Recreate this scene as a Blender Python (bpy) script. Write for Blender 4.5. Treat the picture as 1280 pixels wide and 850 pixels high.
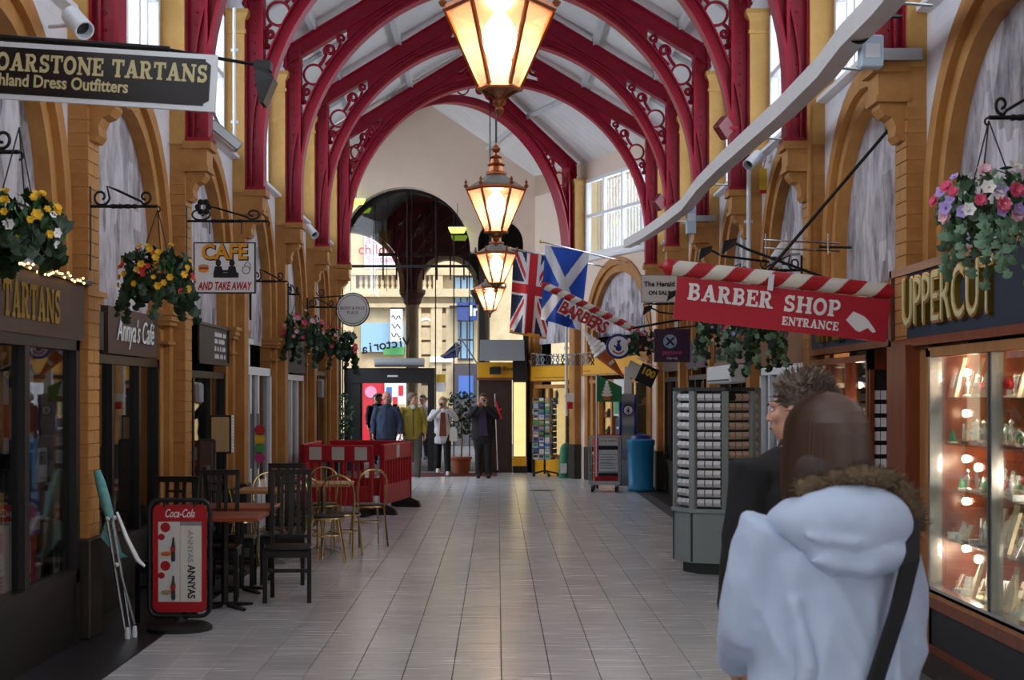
import bpy, bmesh, math, random
from mathutils import Vector, Matrix
for o in list(bpy.data.objects): bpy.data.objects.remove(o, do_unlink=True)
SC = bpy.context.scene
COL = SC.collection
R = math.radians
PI = math.pi
# ---------------------------------------------------------------- camera
F, CX, CY, EYE = 1898.0, 621.5, 493.0, 1.71      # focal length in pixels, vanishing point, eye height
cam = bpy.data.cameras.new('camera'); camo = bpy.data.objects.new('camera', cam); COL.objects.link(camo)
cam.sensor_width = 36.0; cam.lens = 36.0 * F / 1280.0
cam.shift_x = (640 - CX) / 1280.0; cam.shift_y = (CY - 425) / 1280.0
cam.clip_start = 0.05; cam.clip_end = 300
camo.location = (0, 0, EYE); camo.rotation_euler = (PI / 2, 0, 0)
cam.dof.use_dof = True; cam.dof.focus_distance = 17.0; cam.dof.aperture_fstop = 8.0
SC.camera = camo
# ---------------------------------------------------------------- sky, daylight, exposure
w = bpy.data.worlds.new('world'); SC.world = w; w.use_nodes = True
bg = w.node_tree.nodes['Background']; bg.inputs[0].default_value = (.80, .88, 1.0, 1); bg.inputs[1].default_value = 1.6
vs = SC.view_settings; vs.view_transform = 'Standard'; vs.look = 'None'; vs.gamma = 1; vs.use_curve_mapping = False
vs.exposure = 0.80
sun = bpy.data.lights.new('daylight_sun', 'SUN'); sun.energy = 1.6; sun.angle = R(25); sun.color = (1, .97, .92)
suno = bpy.data.objects.new('daylight_sun', sun); COL.objects.link(suno); suno.rotation_euler = (R(38), R(12), 0)
BAY, Y0 = 3.3, 10.75                               # pilaster spacing and the first pilaster in view
WIN_W = 46.0                                       # daylight through each clerestory window
def window_light(loc, rot, sx, sy, power):
    l = bpy.data.lights.new('window_daylight', 'AREA'); l.shape = 'RECTANGLE'; l.size = sx; l.size_y = sy
    l.energy = power; l.color = (.82, .91, 1.0)
    o = bpy.data.objects.new('window_daylight', l); COL.objects.link(o); o.location = loc; o.rotation_euler = rot
for k in range(-4, 5):
    yc = Y0 + BAY * (k + .5)
    window_light((-3.42, yc, 5.28), (0, -PI / 2, 0), 1.5, 2.7, WIN_W)
    window_light((3.42, yc, 5.28), (0, PI / 2, 0), 1.5, 2.7, WIN_W)
# ---------------------------------------------------------------- helpers
def P(px, py, d): return Vector(((px - CX) / F * d, d, EYE - (py - CY) / F * d))
def lin(c):
    if isinstance(c, str): c = tuple(int(c[i:i + 2], 16) / 255 for i in (0, 2, 4))
    return tuple((v / 12.92 if v <= .04045 else ((v + .055) / 1.055) ** 2.4) for v in c)
class MB:
    """collects shapes; build() links them as one mesh object"""
    def __init__(s, M=None): s.v = []; s.f = []; s.M = M or Matrix()
    def add(s, vs, fs, M=None):
        T = s.M @ M if M is not None else s.M
        b = len(s.v); s.v += [T @ Vector(p) for p in vs]; s.f += [tuple(i + b for i in f) for f in fs]; return s
    def box(s, x0, y0, z0, x1, y1, z1, M=None):
        return s.add([(x0,y0,z0),(x1,y0,z0),(x1,y1,z0),(x0,y1,z0),(x0,y0,z1),(x1,y0,z1),(x1,y1,z1),(x0,y1,z1)],
                     [(0,3,2,1),(4,5,6,7),(0,1,5,4),(1,2,6,5),(2,3,7,6),(3,0,4,7)], M)
    def cham(s, x0, y0, z0, x1, y1, z1, c=.01, M=None):
        """box with its four edges along z and its top rim chamfered"""
        def ring(e, z):
            a, b, cc, d = x0 + e, y0 + e, x1 - e, y1 - e
            return [(a+c,b,z),(cc-c,b,z),(cc,b+c,z),(cc,d-c,z),(cc-c,d,z),(a+c,d,z),(a,d-c,z),(a,b+c,z)]
        return s.skin([ring(c, z0), ring(0, z0 + c), ring(0, z1 - c), ring(c, z1)], True, True, M)
    def skin(s, rings, closed=True, caps=True, M=None):
        n = len(rings[0]); vs = [p for r in rings for p in r]; fs = []
        for i in range(len(rings) - 1):
            for j in range(n if closed else n - 1):
                a, b = i * n + j, i * n + (j + 1) % n; fs.append((a, b, b + n, a + n))
        if caps: fs.append(tuple(range(n - 1, -1, -1))); fs.append(tuple(range((len(rings) - 1) * n, len(rings) * n)))
        return s.add(vs, fs, M)
    def tube(s, pts, r, seg=6, closed=False, M=None, flat=1.0):
        pts = [Vector(p) for p in pts]; n = len(pts); rings = []; up = None
        for i, p in enumerate(pts):
            if closed: t = (pts[(i + 1) % n] - pts[i - 1])
            else: t = pts[min(i + 1, n - 1)] - pts[max(i - 1, 0)]
            t = t.normalized() if t.length > 1e-9 else Vector((0, 0, 1))
            if up is None:
                up = Vector((0, 0, 1)) if abs(t.z) < .9 else Vector((1, 0, 0))
            a = t.cross(up)
            if a.length < 1e-6: a = t.cross(Vector((0.3, 1, .2)))
            a.normalize(); b = a.cross(t).normalized(); up = b
            rr = r[i] if isinstance(r, (list, tuple)) else r
            rings.append([p + a * rr * math.cos(2*PI*j/seg) + b * rr * flat * math.sin(2*PI*j/seg) for j in range(seg)])
        if closed: rings.append(rings[0]); return s.skin(rings, True, False, M)
        return s.skin(rings, True, True, M)
    def chain(s, pts, rad, seg=12, M=None, side=None, cap=(.9, .9)):
        """limb with rounded ends; rad = r or (ra, rb); side = direction of ra"""
        pts = [Vector(p) for p in pts]; rad = [(r, r) if not isinstance(r, (tuple, list)) else r for r in rad]
        n = len(pts); P2 = []; R2 = []; T = []
        for i in range(n):
            t = (pts[min(i+1,n-1)] - pts[max(i-1,0)]).normalized()
            if i == 0:
                for k in (0.02, .35, .7): P2.append(pts[0] - t*max(rad[0])*cap[0]*math.cos(k*PI/2)); R2.append(tuple(x*math.sin(k*PI/2) for x in rad[0])); T.append(t)
            P2.append(pts[i]); R2.append(rad[i]); T.append(t)
            if i == n-1:
                for k in (.7, .35, .02): P2.append(pts[-1] + t*max(rad[-1])*cap[1]*math.cos(k*PI/2)); R2.append(tuple(x*math.sin(k*PI/2) for x in rad[-1])); T.append(t)
        rings = []
        for p, r, t in zip(P2, R2, T):
            sd = Vector(side) if side is not None else (Vector((1,0,0)) if abs(t.x) < .9 else Vector((0,1,0)))
            a = (sd - t * sd.dot(t)).normalized(); b = t.cross(a)
            rings.append([p + a*r[0]*math.cos(2*PI*j/seg) + b*r[1]*math.sin(2*PI*j/seg) for j in range(seg)])
        return s.skin(rings, True, True, M)
    def lathe(s, prof, seg=16, c=(0,0,0), M=None, caps=True, a0=0.0):
        rings = [[(c[0]+r*math.cos(a0+2*PI*j/seg), c[1]+r*math.sin(a0+2*PI*j/seg), c[2]+z) for j in range(seg)] for r, z in prof]
        return s.skin(rings, True, caps, M)
    def ball(s, c, r, seg=10, rows=6, M=None):
        r = r if isinstance(r, (tuple, list)) else (r, r, r)
        rings = [[(c[0]+r[0]*math.sin(t)*math.cos(2*PI*j/seg), c[1]+r[1]*math.sin(t)*math.sin(2*PI*j/seg), c[2]-r[2]*math.cos(t)) for j in range(seg)]
                 for t in [max(.04, min(PI-.04, PI*i/rows)) for i in range(rows+1)]]
        return s.skin(rings, True, True, M)
    def prism(s, poly, d0, d1, plane='xz', M=None):
        def m(a, b, d): return (a, d, b) if plane == 'xz' else ((a, b, d) if plane == 'xy' else (d, a, b))
        return s.skin([[m(a, b, d0) for a, b in poly], [m(a, b, d1) for a, b in poly]], True, True, M)
    def quad(s, a, b, c, d, M=None): return s.add([a, b, c, d], [(0, 1, 2, 3)], M)
    def build(s, name, mat=None, parent=None, smooth=False, loc=None, rot=None):
        me = bpy.data.meshes.new(name); me.from_pydata([tuple(v) for v in s.v], [], s.f)
        bm = bmesh.new(); bm.from_mesh(me); bmesh.ops.recalc_face_normals(bm, faces=bm.faces); bm.to_mesh(me); bm.free()
        if smooth:
            me.polygons.foreach_set('use_smooth', [True] * len(me.polygons))
            try: me.set_sharp_from_angle(angle=R(42))
            except Exception: pass
        return link(name, me, mat, parent, loc, rot)
def link(name, me, mat=None, parent=None, loc=None, rot=None):
    o = bpy.data.objects.new(name, me); COL.objects.link(o)
    if mat is not None and len(me.materials) == 0: me.materials.append(M_(mat))
    if parent is not None: o.parent = parent
    if loc is not None: o.location = loc
    if rot is not None: o.rotation_euler = rot
    return o
def tag(o, label, cat, group=None, kind=None):
    if label: o['label'] = label
    if cat: o['category'] = cat
    if group: o['group'] = group
    if kind: o['kind'] = kind
    return o
def struct(o, label=None): o['kind'] = 'structure'; o['label'] = label or o.name.replace('_', ' '); return o
def thing(name, label, cat, loc=(0, 0, 0), rot=0, group=None):
    o = bpy.data.objects.new(name, None); COL.objects.link(o); o.empty_display_size = .1
    o.location = loc; o.rotation_euler = (0, 0, rot) if not isinstance(rot, tuple) else rot
    return tag(o, label, cat, group)
def empty(name, parent=None, loc=(0, 0, 0), rot=(0, 0, 0)):
    o = bpy.data.objects.new(name, None); COL.objects.link(o); o.location = loc; o.rotation_euler = rot; o.parent = parent; return o
def copy_tree(o, parent=None, label=None, group=None):
    c = o.copy(); COL.objects.link(c); c.parent = parent
    if label: c['label'] = label
    if group: c['group'] = group
    for ch in list(o.children): copy_tree(ch, c)
    return c
def inst(o, name, parent, loc, rot=(0, 0, 0), scale=None):
    """a piece that shares the mesh of o"""
    c = bpy.data.objects.new(name, o if isinstance(o, bpy.types.Mesh) else o.data); COL.objects.link(c); c.parent = parent; c.location = loc; c.rotation_euler = rot
    if scale: c.scale = scale if isinstance(scale, tuple) else (scale,) * 3
    return c
def arc(cx, cy, r, a0, a1, n): return [(cx + r*math.cos(R(a0 + (a1-a0)*i/n)), cy + r*math.sin(R(a0 + (a1-a0)*i/n))) for i in range(n + 1)]
def spiral(cx, cy, r0, r1, a0, turns, n=20):
    return [(cx + (r0+(r1-r0)*i/n)*math.cos(R(a0 + 360*turns*i/n)), cy + (r0+(r1-r0)*i/n)*math.sin(R(a0 + 360*turns*i/n))) for i in range(n + 1)]
def text(name, s, size, mat, parent=None, loc=(0, 0, 0), rot=(PI/2, 0, 0), ext=.004, bold=0.0, align='CENTER', sx=1.0, shear=0.0, space=1.0, mirror=False, width=None):
    cu = bpy.data.curves.new(name, 'FONT'); cu.body = s; cu.size = size; cu.extrude = ext; cu.offset = bold
    cu.align_x = align; cu.align_y = 'CENTER'; cu.shear = shear; cu.space_character = space; cu.resolution_u = 3
    t = bpy.data.objects.new(name, cu); COL.objects.link(t)
    bpy.context.view_layer.update()
    me = bpy.data.meshes.new_from_object(t.evaluated_get(bpy.context.evaluated_depsgraph_get()))
    bpy.data.objects.remove(t, do_unlink=True); bpy.data.curves.remove(cu)
    xs = [v.co.x for v in me.vertices] or [0]
    if width: sx = width / max(1e-6, max(xs) - min(xs))
    for v in me.vertices: v.co.x *= -sx if mirror else sx
    if mirror: me.flip_normals()
    me.materials.clear(); me.name = name
    return link(name, me, mat, parent, loc, rot)
def slab(name, s, cap, mt, parent, x, y, z, width, th=.006, T=.25, M=None):
    """bold slab serif capitals, front at y, centred on x, z"""
    polys = []; adv = 0.0
    def ring(pts, w, closed=False):
        n = len(pts); L_, R_ = [], []
        for i, p in enumerate(pts):
            a = pts[max(i-1, 0)]; b = pts[min(i+1, n-1)]; dx, dy = b[0]-a[0], b[1]-a[1]; l = math.hypot(dx, dy) or 1
            L_.append((p[0]-dy/l*w/2, p[1]+dx/l*w/2)); R_.append((p[0]+dy/l*w/2, p[1]-dx/l*w/2))
        return [[L_[i], L_[i+1], R_[i+1], R_[i]] for i in range(n-1)]
    box = lambda a, b, c, d: [[(a, b), (c, b), (c, d), (a, d)]]
    def stem(a, top=True, bot=True): return box(a, 0, a+T, 1) + (box(a-.08, 0, a+T+.08, .13) if bot else []) + (box(a-.08, .87, a+T+.08, 1) if top else [])
    def ell(cx, cy, rx, ry, a0, a1, w, n=18): return ring([(cx+rx*math.cos(R(a0+(a1-a0)*i/n)), cy+ry*math.sin(R(a0+(a1-a0)*i/n))) for i in range(n+1)], w)
    G = {}
    G['B'] = (.92, lambda: stem(.08, False, False) + box(0, 0, .45, .13) + box(0, .87, .45, 1) + ell(.45, .74, .26, .195, 90, -90, .18) + ell(.45, .29, .31, .225, 90, -90, .20) + box(.3, .45, .5, .6))
    G['P'] = (.90, lambda: stem(.08, False) + box(0, .87, .45, 1) + ell(.45, .70, .29, .235, 90, -90, .19) + box(.3, .40, .48, .53))
    G['R'] = (1.0, lambda: stem(.08, False) + box(0, .87, .45, 1) + ell(.45, .71, .27, .22, 90, -90, .18) + box(.3, .44, .48, .57) + ring([(.48, .5), (.72, .05)], .24) + box(.62, 0, 1.0, .12))
    G['O'] = (1.0, lambda: ell(.5, .5, .37, .42, 0, 360, .22, 28)); G['C'] = (.95, lambda: ell(.5, .5, .37, .42, 50, 310, .22, 24) + box(.70, .66, .88, .98))
    G['S'] = (.82, lambda: ell(.41, .71, .25, .20, 20, 265, .19, 16) + ell(.41, .29, .28, .205, 85, -165, .20, 16) + box(.58, .70, .73, 1.0) + box(.07, 0, .22, .32))
    G['A'] = (1.08, lambda: ring([(.20, .05), (.54, 1)], .17) + ring([(.52, 1), (.84, .05)], .27) + box(.32, .26, .75, .38) + box(0, 0, .40, .12) + box(.62, 0, 1.08, .12))
    G['N'] = (1.10, lambda: box(.12, 0, .26, 1) + box(.84, 0, .98, 1) + ring([(.14, .95), (.92, .05)], .26) + box(0, 0, .38, .12) + box(0, .88, .34, 1) + box(.72, .88, 1.1, 1))
    G['T'] = (.92, lambda: stem(.335, False) + box(0, .85, .92, 1) + box(0, .66, .13, 1) + box(.79, .66, .92, 1)); G['E'] = (.86, lambda: stem(.08, False, False) + box(0, 0, .84, .14) + box(0, .86, .80, 1) + box(.3, .44, .60, .57) + box(.70, 0, .84, .32) + box(.67, .70, .80, 1) + box(.52, .36, .62, .66))
    G['H'] = (1.10, lambda: stem(.10) + stem(.75) + box(.3, .43, .8, .57)); G[' '] = (.5, lambda: [])
    for ch in s:
        w_, f = G[ch]
        for q in f(): polys.append([(a + adv, b) for a, b in q])
        adv += w_ + .07
    k = width / max(adv - .07, .1); m = MB(M)
    for i, q in enumerate(polys): e = .00004*(i % 7); m.prism([(x - width/2 + a*k, z + (b - .5)*cap) for a, b in q], y - th - e, y)
    return m.build(name, mt, parent)
# ---------------------------------------------------------------- materials
MATS = {}; SPEC = {}
def M_(n):
    if not isinstance(n, str): return n
    return MATS[n]
def mat(name, col, rough=.6, metal=0.0, var=.0, scale=6.0, bump=0.0, bscale=60.0, emit=None, est=0.0, spec=.5, stretch=(1,1,1), col2=None, coat=0.0, trans=0.0):
    m = bpy.data.materials.new(name); m.use_nodes = True; nt = m.node_tree; N = nt.nodes; L = nt.links
    b = N['Principled BSDF']; c = lin(col) + (1,)
    b.inputs['Base Color'].default_value = c; b.inputs['Roughness'].default_value = rough; b.inputs['Metallic'].default_value = metal
    b.inputs['Specular IOR Level'].default_value = spec; b.inputs['Coat Weight'].default_value = coat
    if trans: b.inputs['Transmission Weight'].default_value = trans
    if var or bump:
        tc = N.new('ShaderNodeTexCoord'); mp = N.new('ShaderNodeMapping'); mp.inputs['Scale'].default_value = stretch
        L.new(tc.outputs['Object'], mp.inputs['Vector'])
    if var:
        nz = N.new('ShaderNodeTexNoise'); nz.inputs['Scale'].default_value = scale; nz.inputs['Detail'].default_value = 5; nz.inputs['Roughness'].default_value = .65
        L.new(mp.outputs[0], nz.inputs['Vector'])
        rp = N.new('ShaderNodeValToRGB'); rp.color_ramp.elements[0].position = .3; rp.color_ramp.elements[1].position = .72
        d = lin(col2) if col2 else tuple(x * (1 - var) for x in c[:3])
        e = c[:3] if col2 else tuple(min(1, x * (1 + var * .6)) for x in c[:3])
        rp.color_ramp.elements[0].color = d + (1,); rp.color_ramp.elements[1].color = e + (1,)
        L.new(nz.outputs['Fac'], rp.inputs[0]); L.new(rp.outputs[0], b.inputs['Base Color'])
    if bump:
        n2 = N.new('ShaderNodeTexNoise'); n2.inputs['Scale'].default_value = bscale; n2.inputs['Detail'].default_value = 3
        L.new(mp.outputs[0], n2.inputs['Vector'])
        bp = N.new('ShaderNodeBump'); bp.inputs['Strength'].default_value = bump; bp.inputs['Distance'].default_value = .01
        L.new(n2.outputs['Fac'], bp.inputs['Height']); L.new(bp.outputs[0], b.inputs['Normal'])
    if emit: b.inputs['Emission Color'].default_value = lin(emit) + (1,); b.inputs['Emission Strength'].default_value = est
    MATS[name] = m; return m
def glass(name, col=(1, 1, 1), refl=.12, rough=.01, dull=0.0, dullcol=(1, 1, 1)):
    m = bpy.data.materials.new(name); m.use_nodes = True; nt = m.node_tree; N = nt.nodes; L = nt.links
    for n in list(N): N.remove(n)
    out = N.new('ShaderNodeOutputMaterial'); tr = N.new('ShaderNodeBsdfTransparent'); tr.inputs[0].default_value = col + (1,)
    gl = N.new('ShaderNodeBsdfGlossy'); gl.inputs['Roughness'].default_value = rough
    lw = N.new('ShaderNodeLayerWeight'); lw.inputs['Blend'].default_value = .35
    ma = N.new('ShaderNodeMath'); ma.operation = 'MULTIPLY_ADD'; ma.inputs[1].default_value = .55; ma.inputs[2].default_value = refl * .35
    L.new(lw.outputs['Fresnel'], ma.inputs[0])
    mx = N.new('ShaderNodeMixShader'); L.new(ma.outputs[0], mx.inputs[0]); L.new(tr.outputs[0], mx.inputs[1]); L.new(gl.outputs[0], mx.inputs[2])
    last = mx
    if dull:
        tl = N.new('ShaderNodeBsdfTranslucent'); tl.inputs[0].default_value = dullcol + (1,)
        m2 = N.new('ShaderNodeMixShader'); m2.inputs[0].default_value = dull; L.new(mx.outputs[0], m2.inputs[1]); L.new(tl.outputs[0], m2.inputs[2]); last = m2
    L.new(last.outputs[0], out.inputs[0]); MATS[name] = m; return m
mat('gold', 'BC8848', .62, var=.16, scale=3.5, bump=.35, bscale=26, col2='A36A31')
mat('gold_dado', '2E2620', .5, var=.3, bump=.3)
mat('gold_lit', 'C2944F', .62, var=.15, scale=4, bump=.3, bscale=30)  # the gold paint lightened: light on the upper pilasters put into the colour
mat('crimson', '980A2C', .38, var=.12, scale=5, spec=.35)
mat('lamp_red', '6E0F1E', .45)
mat('box_blue', 'B6CAD8', .4)
mat('white_paint', 'DAD5DA', .7, var=.10, scale=2.5, bump=.5, bscale=18)
mat('cream_wall', 'E3CFBD', .8, var=.05, scale=1.5)
mat('roof_white', 'E2E0DE', .5, var=.07, scale=2.0)
mat('purlin', 'C9C9CA', .6, var=.08)
mat('white_frame', 'E6E6EA', .45, var=.04)
mat('trunking', 'D6D2D2', .5, var=.06)
mat('white_plastic', 'DDE2E8', .4)
mat('grout', '4A4A4E', .8)
mat('dark_granite', '2B2A2E', .35, var=.3, scale=40)
mat('black_iron', '141416', .45, metal=.3, bump=.1)
mat('black_wood', '121012', .28, var=.2, scale=8, stretch=(1, 1, .15))
mat('black_plastic', '17171A', .45)
mat('dark_frame', '1C1715', .4, var=.2)
mat('dark_brown', '3B2A24', .45, var=.2, scale=5)
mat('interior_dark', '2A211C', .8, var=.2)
mat('mahogany', '8A4224', .33, var=.35, scale=4, stretch=(3, 3, .4), col2='5E2A16')
mat('oak', 'A6703F', .4, var=.3, scale=4, stretch=(3, 3, .4))
mat('table_red', '9A4A2C', .3, var=.25, scale=5, stretch=(.4, 3, 3))
mat('table_pine', 'C08A56', .35, var=.2, scale=5)
mat('charcoal_panel', '2B2E33', .55, var=.15)
mat('blue_board', '2C3544', .85, var=.35, scale=120, bump=.4, bscale=200)
mat('gilt', 'C9A24A', .28, metal=.85)
mat('gilt_pale', 'C8BE8E', .5)
mat('brass', 'CDB27A', .22, metal=1.0)
mat('copper', 'A8643F', .34, metal=.85, var=.3, scale=14)
mat('lead_grey', '8E8882', .5, metal=.2, var=.15)
mat('silver', 'E6E8EC', .25, metal=.45)
mat('chrome', 'C8CCD2', .18, metal=1.0)
mat('steel', '9A9EA2', .32, metal=.9, var=.08)
mat('galv', 'A9ADB0', .4, metal=.6)
mat('bulb', 'FFE8BE', .5, emit='FFE6C0', est=20)
mat('spot_bulb', 'FFF0D0', .5, emit='FFE6C0', est=22)
mat('fairy', 'FFD9A0', .5, emit='FFC070', est=5)
mat('green_glow', 'C8F060', .5, emit='C6F04A', est=2.2)
mat('red', 'B3131F', .4, var=.08)
mat('barrier_red', 'C0182A', .42, var=.1)
mat('sign_red', 'B4152F', .5)
mat('white', 'E9E9EA', .5)
mat('offwhite', 'DCD8CE', .55)
mat('ink', '15131A', .6)
mat('sign_brown', '171318', .3)
mat('brown_sign', '4A352C', .5, var=.15)
mat('cafe_yellow', 'E59A1E', .5)
mat('flag_blue', '1E4BB0', .8)
mat('flag_navy', '20294F', .8)
mat('flag_red', 'C2242F', .8)
mat('flag_white', 'DADADF', .8)
mat('royal', '1C2C7C', .35)
mat('bin_blue', '1483B4', .35)
mat('teal', '1B97AA', .6, var=.5, scale=26, col2='8FB39A')
mat('carousel', '96A2A1', .45, var=.06)
mat('carousel_dark', '3E4443', .5)
mat('card_white', 'F0F1F4', .35)
mat('card_tan', 'DCC4AE', .45)
mat('stone', 'C9B48E', .8, var=.22, scale=2.2, bump=.5, bscale=10)
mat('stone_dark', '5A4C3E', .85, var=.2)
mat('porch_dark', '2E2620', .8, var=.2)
mat('yellow', 'E8A81E', .45, var=.06)
mat('shop_lit', 'F3DDA0', .7, emit='FFDF96', est=.55)
mat('cone', 'D0652C', .6, var=.15)
mat('icecream', 'F0ECE6', .5)
mat('green_flag', '2C7A44', .7)
mat('bag_green', '3E8C6A', .5, var=.5, scale=14)
mat('pink', 'D8809E', .6); mat('flower_pink', 'E0567A', .6, var=.2, scale=60); mat('flower_pale', 'E3B4C0', .6, var=.15, scale=60)
mat('flower_yellow', 'E6B828', .6, var=.15, scale=60); mat('flower_red', 'C22A24', .6); mat('flower_lilac', 'A890CC', .6); mat('flower_white', 'E4E0DA', .6)
mat('leaf', '2E5A2A', .5, var=.35, scale=30); mat('leaf_dark', '1C3A1E', .5, var=.3, scale=30); mat('ivy', '2C5A2E', .45, var=.6, scale=40, col2='86A488')
mat('moss', '3A3A22', .9, var=.3, bump=.6)
mat('skin', 'D09A80', .5, var=.06, scale=20); mat('skin_red', 'C48470', .5, var=.08, scale=20)
mat('lip', 'A85A50', .5); mat('eye', '201814', .3)
mat('hair_strand', '5A4236', .45)
mat('hair_brown', '43302A', .6, var=.3, scale=60, stretch=(4, 4, .3)); mat('hair_grey', '6E5E50', .6, var=.4, scale=60); mat('hair_light', 'B09A78', .6, var=.3, scale=60); mat('hair_white', 'C8C2BC', .6)
mat('coat_white', 'BCC9DF', .75, var=.06, scale=5, bump=1.0, bscale=7)
mat('fur', '6E5A42', .9, var=.5, scale=80)
mat('black_cloth', '1A1718', .85, var=.15); mat('blue_cloth', '29334C', .8, var=.12); mat('yellow_cloth', '9A8832', .8, var=.12)
mat('white_cloth', 'D6D6DA', .8, var=.06); mat('grey_cloth', '5C574F', .85, var=.1); mat('purple_cloth', '332640', .85); mat('navy_cloth', '1E2436', .85); mat('khaki', '6E6654', .85); mat('rust_cloth', '8C4A30', .85, var=.3, scale=30)
mat('shoe', '17140F', .5)
mat('terracotta', 'A65A38', .7, var=.1)
mat('mat_red', '5E1624', .9)
mat('paper', 'D8D6D2', .6); mat('paper_red', 'B5202C', .55); mat('paper_blue', '3C62A8', .55); mat('paper_yellow', 'DDB42A', .55); mat('paper_tan', 'B09468', .6); mat('paper_green', '4E9A56', .55); mat('paper_dark', '38343A', .55)
mat('purple_sign', '3A1E3C', .5); mat('hotpink', 'C23A84', .5)
mat('velvet', 'D9CDB6', .7); mat('velvet_grey', '9AA4AE', .6); mat('velvet_black', '1A1A20', .7)
mat('gem_red', 'B02030', .15); mat('gem_blue', '2E5CA0', .15); mat('gem_green', '2E8060', .15)
mat('fascia_brown', '7A4A2C', .5, var=.15)
mat('pigeon_grey', '8C8F95', .5)
mat('sky_sign', '8FB4CC', .5); mat('blue_sign', '1E3A78', .5)
glass('pane'); glass('pane_clean', refl=.05); glass('pane_dark', (.82, .82, .83), refl=.2)
glass('win_pane', (.97, .99, 1), refl=.05)
glass('lamp_pane', (1, .96, .90), refl=.06, dull=.16, dullcol=(1, .82, .58))
glass('shelf_glass', (.82, .93, .90), refl=.2)
glass('water_clear', (.95, .97, 1), refl=.3)
def streak_tile():
    m = mat('tile', 'A9A8A8', .2); nt = m.node_tree; N = nt.nodes; L = nt.links; b = N['Principled BSDF']
    g = N.new('ShaderNodeNewGeometry'); mp = N.new('ShaderNodeMapping'); mp.inputs['Scale'].default_value = (1.2, 16, 1)
    L.new(g.outputs['Position'], mp.inputs['Vector'])
    nz = N.new('ShaderNodeTexNoise'); nz.inputs['Scale'].default_value = 1.6; nz.inputs['Detail'].default_value = 6; L.new(mp.outputs[0], nz.inputs['Vector'])
    oi = N.new('ShaderNodeObjectInfo')
    ad = N.new('ShaderNodeMath'); ad.operation = 'MULTIPLY_ADD'; ad.inputs[1].default_value = .22; L.new(oi.outputs['Random'], ad.inputs[0]); L.new(nz.outputs['Fac'], ad.inputs[2])
    rp = N.new('ShaderNodeValToRGB'); rp.color_ramp.elements[0].position = .3; rp.color_ramp.elements[1].position = .95
    rp.color_ramp.elements[0].color = lin('B2B4B8') + (1,); rp.color_ramp.elements[1].color = lin('DDDDDF') + (1,)
    L.new(ad.outputs[0], rp.inputs[0]); L.new(rp.outputs[0], b.inputs['Base Color'])
    r2 = N.new('ShaderNodeMapRange'); r2.inputs['To Min'].default_value = .16; r2.inputs['To Max'].default_value = .34; L.new(nz.outputs['Fac'], r2.inputs['Value']); L.new(r2.outputs[0], b.inputs['Roughness'])
streak_tile()
def mural_mat():
    m = mat('mural', '9A9498', .6); nt = m.node_tree; N = nt.nodes; L = nt.links; b = N['Principled BSDF']
    g = N.new('ShaderNodeNewGeometry'); mp = N.new('ShaderNodeMapping'); mp.inputs['Scale'].default_value = (3, 3, 1.3); L.new(g.outputs['Position'], mp.inputs['Vector'])
    vo = N.new('ShaderNodeTexVoronoi'); vo.inputs['Scale'].default_value = 1.1; vo.distance = 'MANHATTAN'; L.new(mp.outputs[0], vo.inputs['Vector'])
    nz = N.new('ShaderNodeTexNoise'); nz.inputs['Scale'].default_value = 2.4; nz.inputs['Detail'].default_value = 6; nz.inputs['Roughness'].default_value = .6; L.new(mp.outputs[0], nz.inputs['Vector'])
    sp = N.new('ShaderNodeSeparateColor'); L.new(vo.outputs['Color'], sp.inputs[0])
    ma = N.new('ShaderNodeMath'); ma.operation = 'MULTIPLY_ADD'; ma.inputs[1].default_value = .35; L.new(sp.outputs[0], ma.inputs[0]); L.new(nz.outputs['Fac'], ma.inputs[2])
    rp = N.new('ShaderNodeValToRGB'); e = rp.color_ramp.elements; e[0].position = .36; e[1].position = .86
    e[0].color = lin('3E373B') + (1,); e[1].color = lin('C9C3CA') + (1,); x = rp.color_ramp.elements.new(.60); x.color = lin('9B9399') + (1,)
    L.new(ma.outputs[0], rp.inputs[0]); L.new(rp.outputs[0], b.inputs['Base Color'])
mural_mat()
def brick_bump(name):
    m = MATS[name]; nt = m.node_tree; N = nt.nodes; L = nt.links; b = N['Principled BSDF']
    g = N.new('ShaderNodeNewGeometry'); sp = N.new('ShaderNodeSeparateXYZ'); L.new(g.outputs['Position'], sp.inputs[0])
    ad = N.new('ShaderNodeMath'); L.new(sp.outputs[0], ad.inputs[0]); L.new(sp.outputs[1], ad.inputs[1])
    cb = N.new('ShaderNodeCombineXYZ'); L.new(ad.outputs[0], cb.inputs[0]); L.new(sp.outputs[2], cb.inputs[1])
    br = N.new('ShaderNodeTexBrick'); br.inputs['Scale'].default_value = 1; br.inputs['Brick Width'].default_value = .24; br.inputs['Row Height'].default_value = .095; br.inputs['Mortar Size'].default_value = .006
    L.new(cb.outputs[0], br.inputs['Vector'])
    bp = N.new('ShaderNodeBump'); bp.inputs['Strength'].default_value = .6; bp.inputs['Distance'].default_value = .006; bp.invert = True
    L.new(br.outputs['Fac'], bp.inputs['Height']); L.new(bp.outputs[0], b.inputs['Normal'])
brick_bump('white_paint')
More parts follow.
